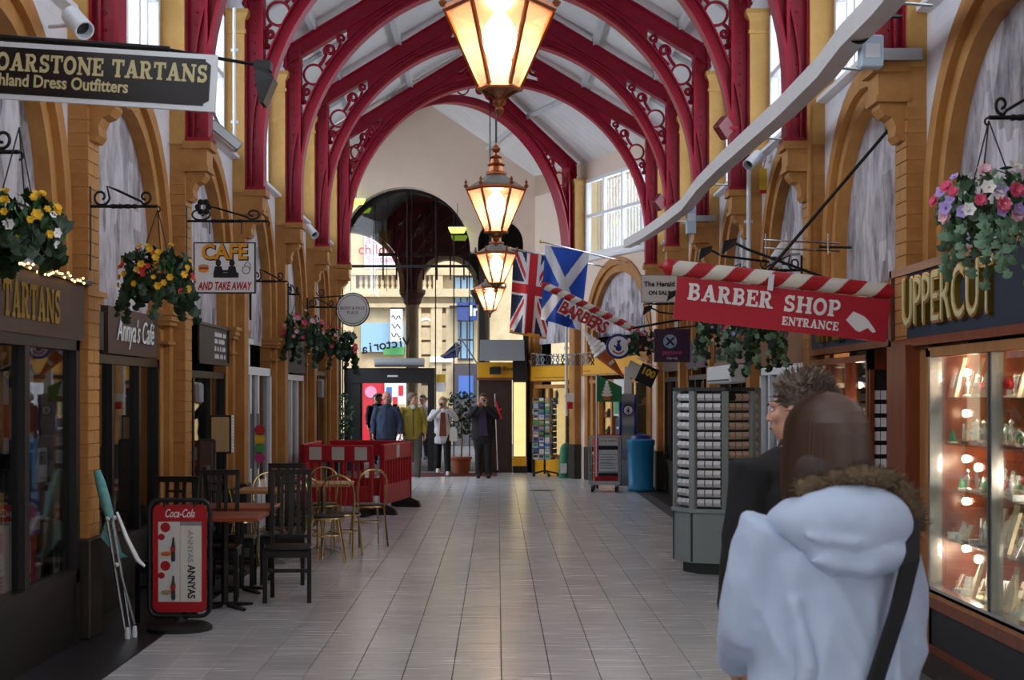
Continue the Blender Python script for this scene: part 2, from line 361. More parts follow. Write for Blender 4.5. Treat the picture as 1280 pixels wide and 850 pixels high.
# ================================================================ setting: floor
rnd = random.Random(5)
TILE, TLEN = .30, .60
fl = MB().box(-7, -6, -.12, 6, 34.0, -.012).build('floor', 'grout'); struct(fl, 'pale grey tiled arcade floor')
tl = MB().cham(.0025, .0012, -.012, TILE - .0025, TLEN - .0012, 0, .0015).build('floor_tile_mesh', 'tile'); tile_me = tl.data; bpy.data.objects.remove(tl)
cells = []
for c in range(-8, 9):
    x = .026 + c * TILE - TILE * .5 * 0
    off = rnd.choice((0, .2, .4)) + rnd.uniform(-.02, .02)
    for r in range(-3, 58):
        y = off + r * TLEN
        if y > 33.2 or y < -2.5: continue
        if x < -2.40 or x + TILE > 2.64: continue
        cells.append((x, y))
near = sorted([c for c in cells if c[1] > 8.2], key=lambda c: c[1])[:290]; ns = set(near)
for x, y in near: inst(tile_me, 'floor_tile', fl, (x, y, rnd.uniform(-.0006, .0006)))
m = MB()
for x, y in cells:
    if (x, y) not in ns: m.box(x + .0025, y + .0012, -.012, x + TILE - .0025, y + TLEN - .0012, 0)
o = m.build('far_floor_tiles', 'tile', fl); o['kind'] = 'stuff'
m = MB()
for r in range(-3, 56):
    for x0, x1 in ((-3.6, -2.98), (-2.975, -2.378), (2.634, 3.25)): m.box(x0, r*.6 + .002, -.012, x1, r*.6 + .598, -.001)
o = m.build('dark_border_tiles', 'dark_granite', fl); o['kind'] = 'stuff'
# ================================================================ walls, pilasters, arches
def frame(o, u):
    u = Vector((u[0], u[1], 0)).normalized()
    return u
def FR(org, u, n): return Matrix(((u[0], n[0], 0, org[0]), (u[1], n[1], 0, org[1]), (0, 0, 1, 0), (0, 0, 0, 1)))
FL_ = FR((-3, 0), (0, 1), (1, 0)); FRR = FR((3, 0), (0, 1), (-1, 0))
AU = Vector((-.37, 1, 0)).normalized(); AN = Vector((-AU.y, AU.x, 0))
FA = FR((3.0, 27.25), (AU.x, AU.y), (AN.x, AN.y))
SPR, RI, RO, SILL = 2.85, 1.22, 1.50, 4.46
def arch_wall(m, u0, u1, uc, a, spr, top, n0=0, n1=-.3, n=20, zb=0):
    """wall from u0 to u1 with an arched opening of radius a centred on uc, in the (u, n, z) frame of m"""
    for nn in (n0, n1):
        m.quad((u0, nn, zb), (uc - a, nn, zb), (uc - a, nn, top), (u0, nn, top)); m.quad((uc + a, nn, zb), (u1, nn, zb), (u1, nn, top), (uc + a, nn, top))
    pts = arc(uc, spr, a, 180, 0, n)
    for nn in (n0, n1):
        for (a0, b0), (a1, b1) in zip(pts, pts[1:]): m.quad((a0, nn, b0), (a1, nn, b1), (a1, nn, top), (a0, nn, top))
    full = [(uc - a, zb)] + pts + [(uc + a, zb)]
    for (a0, b0), (a1, b1) in zip(full, full[1:]): m.quad((a0, n0, b0), (a1, n0, b1), (a1, n1, b1), (a0, n1, b0))
    return m
def arch_ring(m, uc, r0, r1, n0, n1, spr, zb, n=22):
    rings = []
    def pt(r): return [(uc - r, zb)] + arc(uc, spr, r, 180, 0, n) + [(uc + r, zb)]
    A, B = pt(r0), pt(r1)
    return m.skin([[(a[0], n0, a[1]), (b[0], n0, b[1]), (b[0], n1, b[1]), (a[0], n1, a[1])] for a, b in zip(A, B)], True, True)
def brick_mesh(w, d, h, nm, mt='gold'):
    o = MB().cham(-w/2, -d/2, 0, w/2, d/2, h, .003).build(nm, mt); me = o.data; bpy.data.objects.remove(o); return me
BR_A = brick_mesh(.295, .150, .090, 'brick_full'); BR_B = brick_mesh(.145, .150, .090, 'brick_half')
def pilaster(wall, M, u, bricks, dado=True, w=.30):
    p = MB(M).box(u - w/2 + .008, -.05, 0, u + w/2 - .008, .136, 4.03).build('pilaster', 'gold', wall)
    if dado:
        MB(M).cham(u - w/2 - .02, 0, 0, u + w/2 + .02, .165, .70, .012).build('dado', 'gold_dado', p)
    if bricks:
        rot = math.atan2(M[1][0], M[0][0]); k = 0; z = .70
        while z < 3.7:
            c = [(0, BR_A)] if k % 2 == 0 else [(-.074, BR_B), (.074, BR_B)]
            for du, me in c:
                wpt = M @ Vector((u + du, .070 + rnd.uniform(-.001, .002), z + .002)); inst(me, 'brick', p, wpt, (0, 0, rot))
            z += .0945; k += 1
    # corbel with console, carrying the iron column
    m = MB(M)
    m.box(u - .145, .12, 3.80, u + .145, .34, 3.96).box(u - .165, .12, 3.96, u + .165, .38, 4.03).box(u - .155, .12, 3.755, u + .155, .355, 3.80)
    prof = [(.10, 3.76), (.30, 3.76), (.30, 3.72), (.26, 3.67), (.21, 3.65), (.185, 3.59), (.19, 3.53), (.16, 3.49), (.10, 3.49)]
    m.skin([[(u - .11, a + .02, b) for a, b in prof], [(u + .11, a + .02, b) for a, b in prof]])
    m.build('corbel', 'gold', wall)
    m = MB(M).box(u - .155, -.16, 4.0, u + .155, .136, 5.80).box(u - .175, -.16, 5.80, u + .175, .155, 5.84).box(u - .16, -.16, 5.84, u + .16, .14, 5.94)
    m.skin([[(u - a, -.16, z), (u + a, -.16, z), (u + a, b, z), (u - a, b, z)] for a, b, z in ((.16, .14, 5.94), (.18, .16, 5.98), (.205, .185, 6.02), (.205, .185, 6.07))])
    m.build('upper_pilaster', 'gold_lit', wall)
def bay(wall, wm, M, u0, u1, detail=True, ri=RI, ro=RO):
    uc = (u0 + u1) / 2
    arch_wall(wm, u0, u1, uc, ri + .15, SPR, SILL, 0, -.16)
    for a, b in ((u0, u1),):
        wm.box(a, -.3, 6.05, b, -.10, 6.62)
    m = MB(M); arch_ring(m, uc, ri + .13, ro, -.1, .035, SPR, 0); m.build('archivolt', 'gold', wall, smooth=True)
    m = MB(M); arch_ring(m, uc, ri, ri + .14, -.16, -.02, SPR, 0); m.build('arch_soffit', 'gold', wall, smooth=True)
    for s in (-1, 1):   # impost mouldings
        m = MB(M); x = uc + s * (ri + ro) / 2; hw = (ro - ri) / 2
        for a, z0, z1 in ((.02, 2.16, 2.19), (.035, 2.33, 2.37), (.055, 2.37, 2.42), (.075, 2.42, 2.46)):
            m.box(x - hw - a * (1 if s > 0 else .1), -.155, z0, x + hw + a * (1 if s < 0 else .1), .035 + a, z1)
        m.build('impost', 'gold', wall)
        MB(M).cham(x - hw - .012, -.155, 0, x + hw + .012, .05, .66, .01).build('dado', 'gold_dado', wall)
    # painted sloping sill
    MB(M).skin([[(u, -.13, 4.40), (u, -.13, 4.52), (u, .02, 4.47), (u, .09, 4.41), (u, .09, 4.37), (u, .0, 4.36)] for u in (u0 + .2, u1 - .2)]).build('sill', 'white_frame', wall)
wcount = [0]
def clerestory(M, u0, u1, panes=True, cols=4, n=-.12):
    wcount[0] += 1; a, b, z0, z1 = u0 + .17, u1 - .17, 4.50, 6.05
    wn = empty('window_%d' % wcount[0]); struct(wn, 'white clerestory window'); 
    m = MB(M).box(a, n - .05, z0, b, n + .04, z0 + .07).box(a, n - .05, z1 - .07, b, n + .04, z1).box(a, n - .05, z0, a + .07, n + .04, z1).box(b - .07, n - .05, z0, b, n + .04, z1)
    m.build('window_frame', 'white_frame', wn)
    for i in range(1, cols):
        u = a + (b - a) * i / cols; MB(M).box(u - .025, n - .04, z0, u + .025, n + .03, z1).build('mullion', 'white_frame', wn)
    zm = z0 + (z1 - z0) * .52; MB(M).box(a, n - .04, zm - .03, b, n + .032, zm + .03).build('transom', 'white_frame', wn)
    if panes:
        for i in range(cols):
            for p, q in ((z0 + .06, zm), (zm, z1 - .06)):
                ua, ub = a + (b - a) * i / cols, a + (b - a) * (i + 1) / cols
                MB(M).box(ua + .02, n - .012, p + .02, ub - .02, n - .006, q - .02).build('pane', 'win_pane', wn)
        m = MB(M); u = a + .05
        while u < b - .05:
            m.box(u, n - .17, z0, u + .035, n - .165, z1); u += .14
        o = m.build('vertical_blind', 'pigeon_grey', wn); o['kind'] = 'stuff'
def make_mural(W, M, uc, label, zb=2.35, ri=RI, n=-.13):
    pts = [(uc - ri, zb)] + arc(uc, SPR, ri, 180, 0, 20) + [(uc + ri, zb)]
    m = MB(M).skin([[(a, n - .02, b) for a, b in pts], [(a, n, b) for a, b in pts]])
    o = m.build('mural_panel', 'mural', W); o['label'] = label; return o
def pY(k): return Y0 + BAY * k
walls = {}
for side, M in (('left', FL_), ('right', FRR)):
    wm = MB(M); W = empty('wall_tmp')
    for k in range(-5, 5):
        bay(W, wm, M, pY(k), pY(k + 1), k >= -1)
        if k >= -4: clerestory(M, pY(k), pY(k + 1), k >= -1)
    for k in range(-4, 6): pilaster(W, M, pY(k), k in (0, 1), k >= -1)
    o = wm.build('wall_' + side, 'white_paint'); struct(o, 'white painted %s wall with ochre arches' % side)
    for c in list(W.children): c.parent = o
    bpy.data.objects.remove(W); walls[side] = o
# bent wall at the far right
GU = 3.9; END = 6.75
wm = MB(FA); W = empty('tmp')
bay(W, wm, FA, .1, GU); bay(W, wm, FA, GU, END, ri=1.0, ro=1.24)
pilaster(W, FA, GU, False); clerestory(FA, .1, GU)
wm.box(GU, -.3, SILL, END, -.1, 6.9)
o = wm.build('wall_far_right', 'cream_wall'); struct(o, 'cream bent wall beyond the last straight bay')
for c in list(W.children): c.parent = o
bpy.data.objects.remove(W)
mid = FA @ Vector((GU / 2 + .05, -.45, 5.28))
window_light(mid, (R(-90), 0, math.atan2(AN.x, -AN.y)), 2.9, 1.5, WIN_W)
# wall behind the camera
struct(MB().box(-3.3, -6.0, 0, 3.3, -5.8, 9).build('wall_back', 'cream_wall'), 'cream wall closing the arcade')
MUR = {'left': ['over the tartan shop fascia', 'above the brown cafe signboard', 'behind the cafe and take away sign', 'above the white moulded door surround', 'behind the pink flower baskets', 'beside the round white sign'],
       'right': ['behind the basket over the gilt lettered shop sign', 'above the barber shop sign', 'above the grey card carousel', 'above the white air conditioning unit', 'above the newspaper sign', 'above the purple phone sign']}
for side, M in (('left', FL_), ('right', FRR)):
    for k in range(-1, 5): make_mural(walls[side], M, pY(k + .5), 'grey photographic mural of an old street ' + MUR[side][k + 1])
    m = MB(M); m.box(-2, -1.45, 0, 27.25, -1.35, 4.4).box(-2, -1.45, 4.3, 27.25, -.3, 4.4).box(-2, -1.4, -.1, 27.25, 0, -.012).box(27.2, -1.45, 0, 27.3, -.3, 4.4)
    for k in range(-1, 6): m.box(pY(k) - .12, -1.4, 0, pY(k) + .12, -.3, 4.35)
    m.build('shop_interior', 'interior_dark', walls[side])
    m = MB(M).box(-2, -.30, 6.05, 27.2, -.28, 6.9); m.build('wall_plate', 'white_frame', walls[side])
wf = bpy.data.objects['wall_far_right']
make_mural(wf, FA, (GU + .1) / 2, 'grey photographic mural in the arch behind the flags', 2.9); make_mural(wf, FA, (GU + END) / 2, 'grey photographic mural of a figure over the yellow gift shop', 2.8, 1.0)
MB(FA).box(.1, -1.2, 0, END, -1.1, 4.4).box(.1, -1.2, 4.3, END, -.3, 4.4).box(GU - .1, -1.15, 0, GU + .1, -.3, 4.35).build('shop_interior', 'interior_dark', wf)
# ================================================================ roof
def rz(x): return 8.27 - .588 * abs(x)
m = MB(); n = 0; ys = []; y = -5.9
while y < 27.25: ys.append(y); y += .0275
for s in (-1, 1):
    vs_, fs_ = [], []
    for i, y in enumerate(ys):
        dz = (.018, 0, -.018, 0)[i % 4]
        vs_ += [(s * 3.3, y, rz(3.3) + dz), (0, y, rz(0) + dz)]
    for i in range(len(ys) - 1): fs_.append((2*i, 2*i+1, 2*i+3, 2*i+2))
    m.add(vs_, fs_)
# the bent end of the roof: profiles at the last straight rib, the skewed rib and the gable
GL, GR = Vector((-2.83, 27.3, 0)), FA @ Vector((GU, .17, 0)); GC = (GL + GR) / 2; GD = (GR - GL).normalized()
prof = [[Vector((-3.3, 27.25, rz(3.3))), Vector((0, 27.25, rz(0))), Vector((3.3, 27.25, rz(3.3)))],
        [GL - GD*.45 + Vector((0,0,rz(3.3))), GC + Vector((0,0,rz(0))), GR + GD*.45 + Vector((0,0,rz(3.3)))],
        [Vector((-4.3, 33.6, rz(3.3))), Vector((-1.55, 33.6, 8.1)), Vector((1.0, 33.7, rz(3.3)))]]
for A, B in zip(prof, prof[1:]):
    for i in (0, 1):
        N_ = 60; vs_, fs_ = [], []
        for t in range(N_ + 1):
            dz = Vector((0, 0, (.010, 0, -.010, 0)[t % 4])); vs_ += [A[i].lerp(B[i], t/N_) + dz, A[i+1].lerp(B[i+1], t/N_) + dz]
        for t in range(N_): fs_.append((2*t, 2*t+1, 2*t+3, 2*t+2))
        m.add(vs_, fs_)
ce = m.build('ceiling', 'roof_white', smooth=False); struct(ce, 'white corrugated pitched roof')
for s in (-1, 1):
    for xx in (.55, 1.55, 2.5):
        MB().box(s*xx - .045, -5.8, rz(xx) - .15, s*xx + .045, 27.2, rz(xx) - .02).build('purlin', 'purlin', ce)
MB().box(-.06, -5.8, rz(0) - .2, .06, 27.2, rz(0) - .02).build('ridge_board', 'purlin', ce)
for s in (-1, 1):    # battens up the slope at mid bay
    for k in range(-1, 5):
        yb = pY(k + .5); MB().skin([[(s*x, yb - .03, rz(x) - .09), (s*x, yb + .03, rz(x) - .09), (s*x, yb + .03, rz(x) - .015), (s*x, yb - .03, rz(x) - .015)] for x in (3.2, .05)]).build('common_rafter', 'purlin', ce)
for (A, B) in zip(prof, prof[1:]):
    for i in (0, 1):
        a0, b0 = A[i].lerp(A[i+1], .5), B[i].lerp(B[i+1], .5); MB().tube([a0 - Vector((0,0,.09)), b0 - Vector((0,0,.09))], .06, 4).build('purlin', 'purlin', ce)
# ================================================================ crimson iron arches
AZ = 4.54
def make_rib():
    t = empty('iron_arch', ce); t['label'] = 'crimson riveted iron roof arch with scrollwork spandrels on wall corbels'
    for s in (-1, 1):
        x = lambda a: s * a
        m = MB(); 
        for a, b, w in ((2.73, 2.76, .11), (2.76, 2.92, .035), (2.92, 2.945, .11)): m.box(min(x(a), x(b)), -w, 4.03, max(x(a), x(b)), w, 6.36)
        m.box(min(x(2.70), x(2.96)), -.13, 4.03, max(x(2.70), x(2.96)), .13, 4.07)
        m.build('column', 'crimson', t)
        m = MB()
        for i in range(18):
            for yy in (-.037,): m.ball((x(2.84), yy, 4.16 + i*.12), (.016, .010, .016), 6, 4)
            for yy in (-.07, .07): m.ball((x(2.727), yy, 4.16 + i*.12), (.008, .012, .012), 5, 3)
        o = m.build('rivets', 'crimson', t); o['kind'] = 'stuff'
        # rafter: I section on a 30 degree slope
        sl = math.atan(.588); c_, s_ = math.cos(sl), math.sin(sl); m = MB()
        for h0, h1, w in ((0, .02, .09), (.02, .20, .03), (.20, .22, .09)):
            rr = []
            for xx in (2.98, 0):
                z = 7.9 - .588 * xx; k0 = (x(xx + s_*0), z)
                rr.append([(x(xx), -w, z + h0/c_), (x(xx), w, z + h0/c_), (x(xx), w, z + h1/c_), (x(xx), -w, z + h1/c_)])
            m.skin(rr)
        m.build('rafter', 'crimson', t)
        # gusset where arch and rafter touch
        pts = [(2.80*math.cos(R(a)), AZ + 2.80*math.sin(R(a))) for a in range(42, 77, 4)]
        top = [(xx, 7.95 - .588*xx) for xx in (.70, 2.10)]
        m = MB().prism([(x(a), b) for a, b in pts + top], -.05, .05); m.build('gusset', 'crimson', t)
        m = MB()
        for a in range(42, 77, 3):
            for rr in (2.84,): m.ball((x(rr*math.cos(R(a))), -.055, AZ + rr*math.sin(R(a))), (.014, .009, .014), 5, 3)
        for i in range(22): xx = .1 + i*.13; m.ball((x(xx), -.034, 7.9 - .588*xx + .13), (.014, .009, .014), 5, 3)
        o = m.build('rivets', 'crimson', t); o['kind'] = 'stuff'
        # scrolls
        def cu(pts, r=.019, nm='scroll'): MB().tube([(x(a), 0, b) for a, b in pts], r, 5, flat=1.6).build(nm, 'crimson', t, smooth=True)
        MB().tube([(x(2.565 + .135*math.cos(2*PI*i/20)), 0, 6.06 + .135*math.sin(2*PI*i/20)) for i in range(20)], .019, 5, closed=True).build('ring', 'crimson', t, smooth=True)
        cu([(2.64, 5.95), (2.70, 5.90)] + spiral(2.665, 5.83, .055, .018, 60, -1.35, 18), .015)
        cu([(2.715, 5.84), (2.70, 5.74)] + spiral(2.695, 5.69, .030, .010, 60, -1.2, 12), .012)
        cu([(2.49, 6.17), (2.44, 6.23), (2.40, 6.30)] + spiral(2.335, 6.385, .085, .022, -50, 1.35, 20), .016)
        cu([(2.40, 6.19), (2.30, 6.29), (2.22, 6.40)] + spiral(2.175, 6.545, .060, .015, -80, 1.3, 16), .014)
        cu(spiral(.42, 7.60, .03, .105, 30, 1.15, 16) + [(.62, 7.46), (.74, 7.42)])
        cu(spiral(.74, 7.47, .02, .055, 60, 1.1, 12) + [(.92, 7.34)])
    MB().tube([(.17*math.cos(2*PI*i/20), 0, 7.62 + .17*math.sin(2*PI*i/20)) for i in range(20)], .016, 5, closed=True).build('ring', 'crimson', t, smooth=True)
    m = MB()
    def pa(r): return [(-r, 4.03), (-r, 4.3)] + arc(0, AZ, r, 180, 0, 48) + [(r, 4.3), (r, 4.03)]
    for r0, r1, w in ((2.722, 2.755, .117), (2.755, 2.86, .038), (2.86, 2.88, .08)):
        A, B = pa(r0), pa(r1); m.skin([[(a[0], -w, a[1]), (b[0], -w, b[1]), (b[0], w, b[1]), (a[0], w, a[1])] for a, b in zip(A, B)])
    m.build('arch_rib', 'crimson', t, smooth=True)
    m = MB().prism([(-.35, 7.70), (.35, 7.70), (.35, 7.90), (0, 8.10), (-.35, 7.90)], -.045, .045); m.build('ridge_plate', 'crimson', t)
    return t
rib = make_rib(); rib.location = (0, pY(0), 0); rib.scale = (.974, 1, 1)
for k in range(-1, 6):
    if k == 0: continue
    c = copy_tree(rib, ce); c.location = (0, pY(k), 0)
c = copy_tree(rib, ce, label='crimson iron roof arch set askew in front of the cream end wall'); c.location = GC; c.rotation_euler = (0, 0, math.atan2(GD.y, GD.x))
# ================================================================ end wall, porch
EY = 33.4; FE = FR((0, EY), (1, 0), (0, -1))
wm = MB(FE); arch_wall(wm, -4.4, -.57, -2.03, 1.44, 4.84, 8.6, 0, -.35, 24, zb=4.84); arch_wall(wm, -.57, .95, .075, .50, 5.07, 8.6, 0, -.35, 14, zb=4.84)
we = wm.build('wall_end', 'cream_wall'); struct(we, 'cream gable end wall with two arched openings')
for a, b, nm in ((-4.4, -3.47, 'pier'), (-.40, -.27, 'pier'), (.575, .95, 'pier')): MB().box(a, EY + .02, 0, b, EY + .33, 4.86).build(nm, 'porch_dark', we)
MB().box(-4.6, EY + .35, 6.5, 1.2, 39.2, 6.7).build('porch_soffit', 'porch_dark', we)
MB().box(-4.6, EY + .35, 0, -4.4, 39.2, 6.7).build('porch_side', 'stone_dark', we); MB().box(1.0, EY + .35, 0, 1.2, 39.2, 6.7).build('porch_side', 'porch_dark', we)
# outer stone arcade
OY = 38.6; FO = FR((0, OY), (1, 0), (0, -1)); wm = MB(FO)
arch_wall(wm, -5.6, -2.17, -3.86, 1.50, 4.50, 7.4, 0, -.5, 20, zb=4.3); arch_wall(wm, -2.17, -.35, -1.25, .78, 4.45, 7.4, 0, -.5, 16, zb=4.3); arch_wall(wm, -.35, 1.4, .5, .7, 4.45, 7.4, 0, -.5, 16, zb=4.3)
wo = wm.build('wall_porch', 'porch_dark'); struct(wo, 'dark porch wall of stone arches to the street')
for uc, r in ((-3.86, 1.5), (-1.25, .78), (.5, .7)): arch_ring(MB(FO), uc, r - .12, r, -.45, .06, 4.48, 4.3).build('stone_archivolt', 'stone', wo, smooth=True)
for x in (-2.17, -.35, -5.45):
    MB().lathe([(.20, 0), (.20, .3), (.165, .35), (.16, 3.9), (.18, 3.95), (.18, 4.0)], 16, (x, OY + .25, 0)).build('stone_column', 'stone', wo, smooth=True)
    MB().lathe([(.17, 3.98), (.22, 4.05), (.24, 4.15), (.33, 4.28), (.34, 4.38)], 12, (x, OY + .25, 0)).build('carved_capital', 'stone_dark', wo)
# porch upper glazing: dark bars against the soffit
m = MB()
for i in range(9): m.box(-2.9 + i*.34, 38.3, 4.6, -2.86 + i*.34, 38.35, 6.4)
m.box(-3.0, 38.3, 5.2, -.1, 38.35, 5.28); m.build('glazing_bars', 'black_iron', wo)
# street ground
g = MB().box(-30, 34.0, -.2, 30, 75, -.02).build('floor_street', 'grout'); struct(g, 'grey street paving outside the entrance')
# ================================================================ hanging lanterns
def make_lantern():
    t = thing('hanging_lantern', 'x', 'lantern', group='copper hexagonal lanterns hung down the arcade')
    rt, rb, zt, zb = .265, .098, .44, .06
    hexp = lambda r, z: [(r*math.cos(R(60*j)), r*math.sin(R(60*j)), z) for j in range(6)]
    MB().lathe([(.275, zt), (.285, zt + .015), (.285, zt + .035), (.262, zt + .04)], 6).build('rim', 'copper', t)
    for j in range(6):
        a, b = R(60*j), R(60*j + 60)
        MB().tube([(rb*math.cos(a), rb*math.sin(a), zb), (rt*math.cos(a), rt*math.sin(a), zt)], .011, 4).build('frame_bar', 'copper', t)
        q = [(rb*.97*math.cos(a), rb*.97*math.sin(a), zb), (rb*.97*math.cos(b), rb*.97*math.sin(b), zb), (rt*.97*math.cos(b), rt*.97*math.sin(b), zt), (rt*.97*math.cos(a), rt*.97*math.sin(a), zt)]
        MB().quad(*q).build('pane', 'lamp_pane', t)
        m = MB(); x, y = .283*math.cos(a), .283*math.sin(a)
        m.lathe([(.012, zt + .03), (.022, zt + .05), (.008, zt + .07), (.016, zt + .085), (.002, zt + .11)], 6, (x, y, 0)); m.build('crown_finial', 'copper', t)
        MB().tube([(rb*math.cos(a), rb*math.sin(a), zb), (.012*math.cos(a), .012*math.sin(a), .0)], .007, 4).build('foot_bar', 'copper', t)
        MB().add([(rb*.95*math.cos(a), rb*.95*math.sin(a), zb), (rb*.95*math.cos(b), rb*.95*math.sin(b), zb), (0, 0, .005)], [(0, 1, 2)]).build('foot_pane', 'lamp_pane', t)
    MB().lathe([(.115, zb - .012), (.118, zb), (.10, zb + .015)], 6).build('foot_ring', 'copper', t)
    MB().lathe([(.262, zt + .035), (.20, zt + .075), (.12, zt + .125), (.085, zt + .15)], 6).build('hood', 'lead_grey', t)
    MB().lathe([(.085, zt+.145), (.10, zt+.155), (.10, zt+.175), (.07, zt+.185), (.065, zt+.23), (.085, zt+.245), (.06, zt+.26), (.05, zt+.30), (.06, zt+.315), (.025, zt+.335), (.02, zt+.36), (.04, zt+.385), (.04, zt+.405), (.012, zt+.43), (.012, zt+.45)], 14).build('cap', 'copper', t, smooth=True)
    MB().lathe([(.004, -.075), (.018, -.06), (.022, -.045), (.012, -.03), (.03, -.015), (.032, 0), (.015, .012)], 10).build('drop_finial', 'copper', t, smooth=True)
    b = MB().lathe([(.01, .19), (.06, .215), (.082, .27), (.085, .34), (.06, .39), (.03, .43)], 12).build('bulb', 'bulb', t, smooth=True)
    MB().tube([(0, 0, zt + .43), (0, 0, 4.55)], .011, 6).build('drop_rod', 'black_iron', t)
    return t
def lantern_light(x, y, z, pw):
    l = bpy.data.lights.new('lantern_light', 'POINT'); l.energy = pw; l.color = (1, .72, .42); l.shadow_soft_size = .07
    o = bpy.data.objects.new('lantern_light', l); COL.objects.link(o); o.location = (x, y, z)
lan = make_lantern()
for i, (x, y, lb) in enumerate([(0.012, 7.55, 'copper hexagonal lantern hanging over the open floor before the barber shop sign'), (-.01, 14.2, 'copper hexagonal lantern on a drop rod level with the cafe sign'),
                                (-.012, 20.7, 'copper hexagonal lantern hanging left of the union flag'), (-.13, 27.4, 'copper hexagonal lantern hanging nearest the glazed entrance')]):
    c = lan if i == 0 else copy_tree(lan); c['label'] = lb; c.location = (x, y, 3.17); lantern_light(x, y, 3.49, 20)
# ================================================================ entrance: glazed screen, automatic door, air curtain
GY = 34.0
d1 = empty('door_1'); struct(d1, 'black framed automatic sliding door in the glazed entrance')
MB().box(-3.42, GY - .08, 0, -3.06, GY + .12, 2.30).build('door_post', 'black_plastic', d1); MB().box(-1.55, GY - .08, 0, -1.40, GY + .12, 2.30).build('door_post', 'black_plastic', d1)
MB().box(-3.42, GY - .12, 1.96, -1.40, GY + .12, 2.30).build('door_header', 'black_plastic', d1); MB().box(-2.45, GY - .135, 2.10, -2.22, GY - .118, 2.14).build('door_sensor', 'white_plastic', d1)
MB().box(-3.06, GY, 0, -3.02, GY + .04, 1.96).build('door_leaf_frame', 'black_plastic', d1); MB().box(-1.75, GY, 0, -1.55, GY + .01, 1.96).build('door_leaf', 'pane_dark', d1)
w1 = empty('window_90'); struct(w1, 'tall clear glazed screen over the entrance door')
xs = [-3.46, -2.02, -1.38, -.97, -.62]
for a, b in zip(xs, xs[1:]):
    zb = 2.32 if b < -1.4 or a < -1.5 else .05
    MB().box(a + .01, GY + .0, zb, b - .01, GY + .012, 4.55).build('pane', 'pane_clean', w1); MB().box(a + .01, GY + .0, 4.6, b - .01, GY + .012, 6.3).build('pane', 'pane_clean', w1)
for x in xs: MB().box(x - .012, GY - .02, 0 if x > -1.5 or x < -3.4 else 2.3, x + .012, GY + .02, 6.3).build('glazing_bar', 'black_iron', w1)
MB().box(-3.46, GY - .03, 4.55, -.62, GY + .03, 4.61).build('glazing_transom', 'black_iron', w1)
for x in (-3.25, -2.75, -2.45, -1.9): MB().tube([(x, GY - .3, 4.0), (x, GY - .3, 7.0)], .006, 5).build('tie_wire', 'black_iron', w1)
vt = empty('glass_lettering', w1)
for i, ch in enumerate('airotciV'):    # seen from behind the glass
    a = -42 + i * 12; xx = -2.97 + i * .135; zz = 2.72 + .16 * (i / 7.0) ** .7
    text('letter', ch, .30, 'ink', vt, (xx, GY - .01, zz), (PI/2, -R(6), 0), .002, mirror=True, bold=.006)
t = thing('air_curtain', 'long silver air curtain unit mounted over the black door frame', 'air curtain', (-2.17, GY - .25, 2.32))
MB().skin([[(x, -.12, .02), (x, -.13, .10), (x, -.09, .19), (x, .1, .20), (x, .1, .0)] for x in (-.55, .55)]).build('casing', 'galv', t); MB().box(-.53, -.135, .03, .53, -.12, .05).build('outlet_grille', 'paper_dark', t)
for i in range(2): MB().box(-.52, -.125 + i*.01, .09 + i*.035, .52, -.115 + i*.012, .10 + i*.035).build('trim_line', 'charcoal_panel', t)
for x, z, lb in ((-3.08, 5.92, 'green glowing emergency light hung under the dark porch vault'), (-.87, 5.29, 'green glowing emergency light beside the second arch')):
    t = thing('emergency_light', lb, 'light', (x, EY - .2, z), 0, 'emergency lights'); MB().skin([[(a*s, b, zz) for a, b in ((-1, -.06), (1, -.06), (1, .06), (-1, .06))] for s, zz in ((.14, -.05), (.19, .04), (.19, .06))]).build('diffuser', 'green_glow', t); MB().box(-.2, -.07, .06, .2, .07, .085).build('housing', 'white_plastic', t); MB().tube([(0, 0, .08), (0, 0, .6)], .006, 5).build('hanger', 'black_iron', t)
o = MB().box(-2.6, 31.6, -.002, .0, 33.2, .002).build('door_mat', 'mat_red'); tag(o, 'dark red entrance mat on the tiles by the door', 'mat')
# ================================================================ street building
SY = 52.0
bd = thing('street_building', 'cream stone building with balustrade across the street, seen through the entrance', 'building', (0, SY, 0))
def sp(px, py): return ((px - CX) / F * SY, EYE - (py - CY) / F * SY)
MB().box(-14, 0, 0, 9, 4, 13).build('wall', 'stone', bd)
def sbox(nm, mt, a, b, c, d, n0=-.12, n1=.02, par=bd):
    x0, z1 = sp(a, b); x1, z0 = sp(c, d); return MB().box(x0, n0, max(z0, 0), x1, n1, z1).build(nm, mt, par)
sbox('cornice', 'stone', 400, 338, 610, 345, -.45); sbox('cornice', 'stone', 400, 362, 610, 372, -.5); sbox('cornice', 'stone', 400, 380, 610, 385, -.35)
for i in range(16):
    px = 452 + i * 6.6; x, z = sp(px, 362); MB().lathe([(.07, 0), (.07, .06), (.04, .1), (.075, .22), (.035, .36), (.06, .42), (.06, .46)], 8, (x, -.25, z)).build('baluster', 'stone', bd, smooth=True)
for px in (440, 504, 548): sbox('balustrade_pier', 'stone', px - 6, 342, px + 6, 364, -.42)
for px in (436, 520, 546, 565): sbox('wall_pier', 'stone', px - 7, 384, px + 7, 590, -.3)
for i in range(9): sbox('rusticated_course', 'stone', 527, 392 + i*18, 566, 407 + i*18, -.22)
for a, b, c, d in ((568, 345, 592, 395), (568, 400, 592, 450)):
    wd = sbox('window', 'paper_dark', a, b, c, d, -.06)
    for i in range(3): sbox('pane', 'sky_sign', a + 1 + i*8, b + 2, a + 7 + i*8, (b+d)/2 - 1, -.09, -.05, wd)
    for i in range(3): sbox('pane', 'sky_sign', a + 1 + i*8, (b+d)/2 + 1, a + 7 + i*8, d - 2, -.09, -.05, wd)
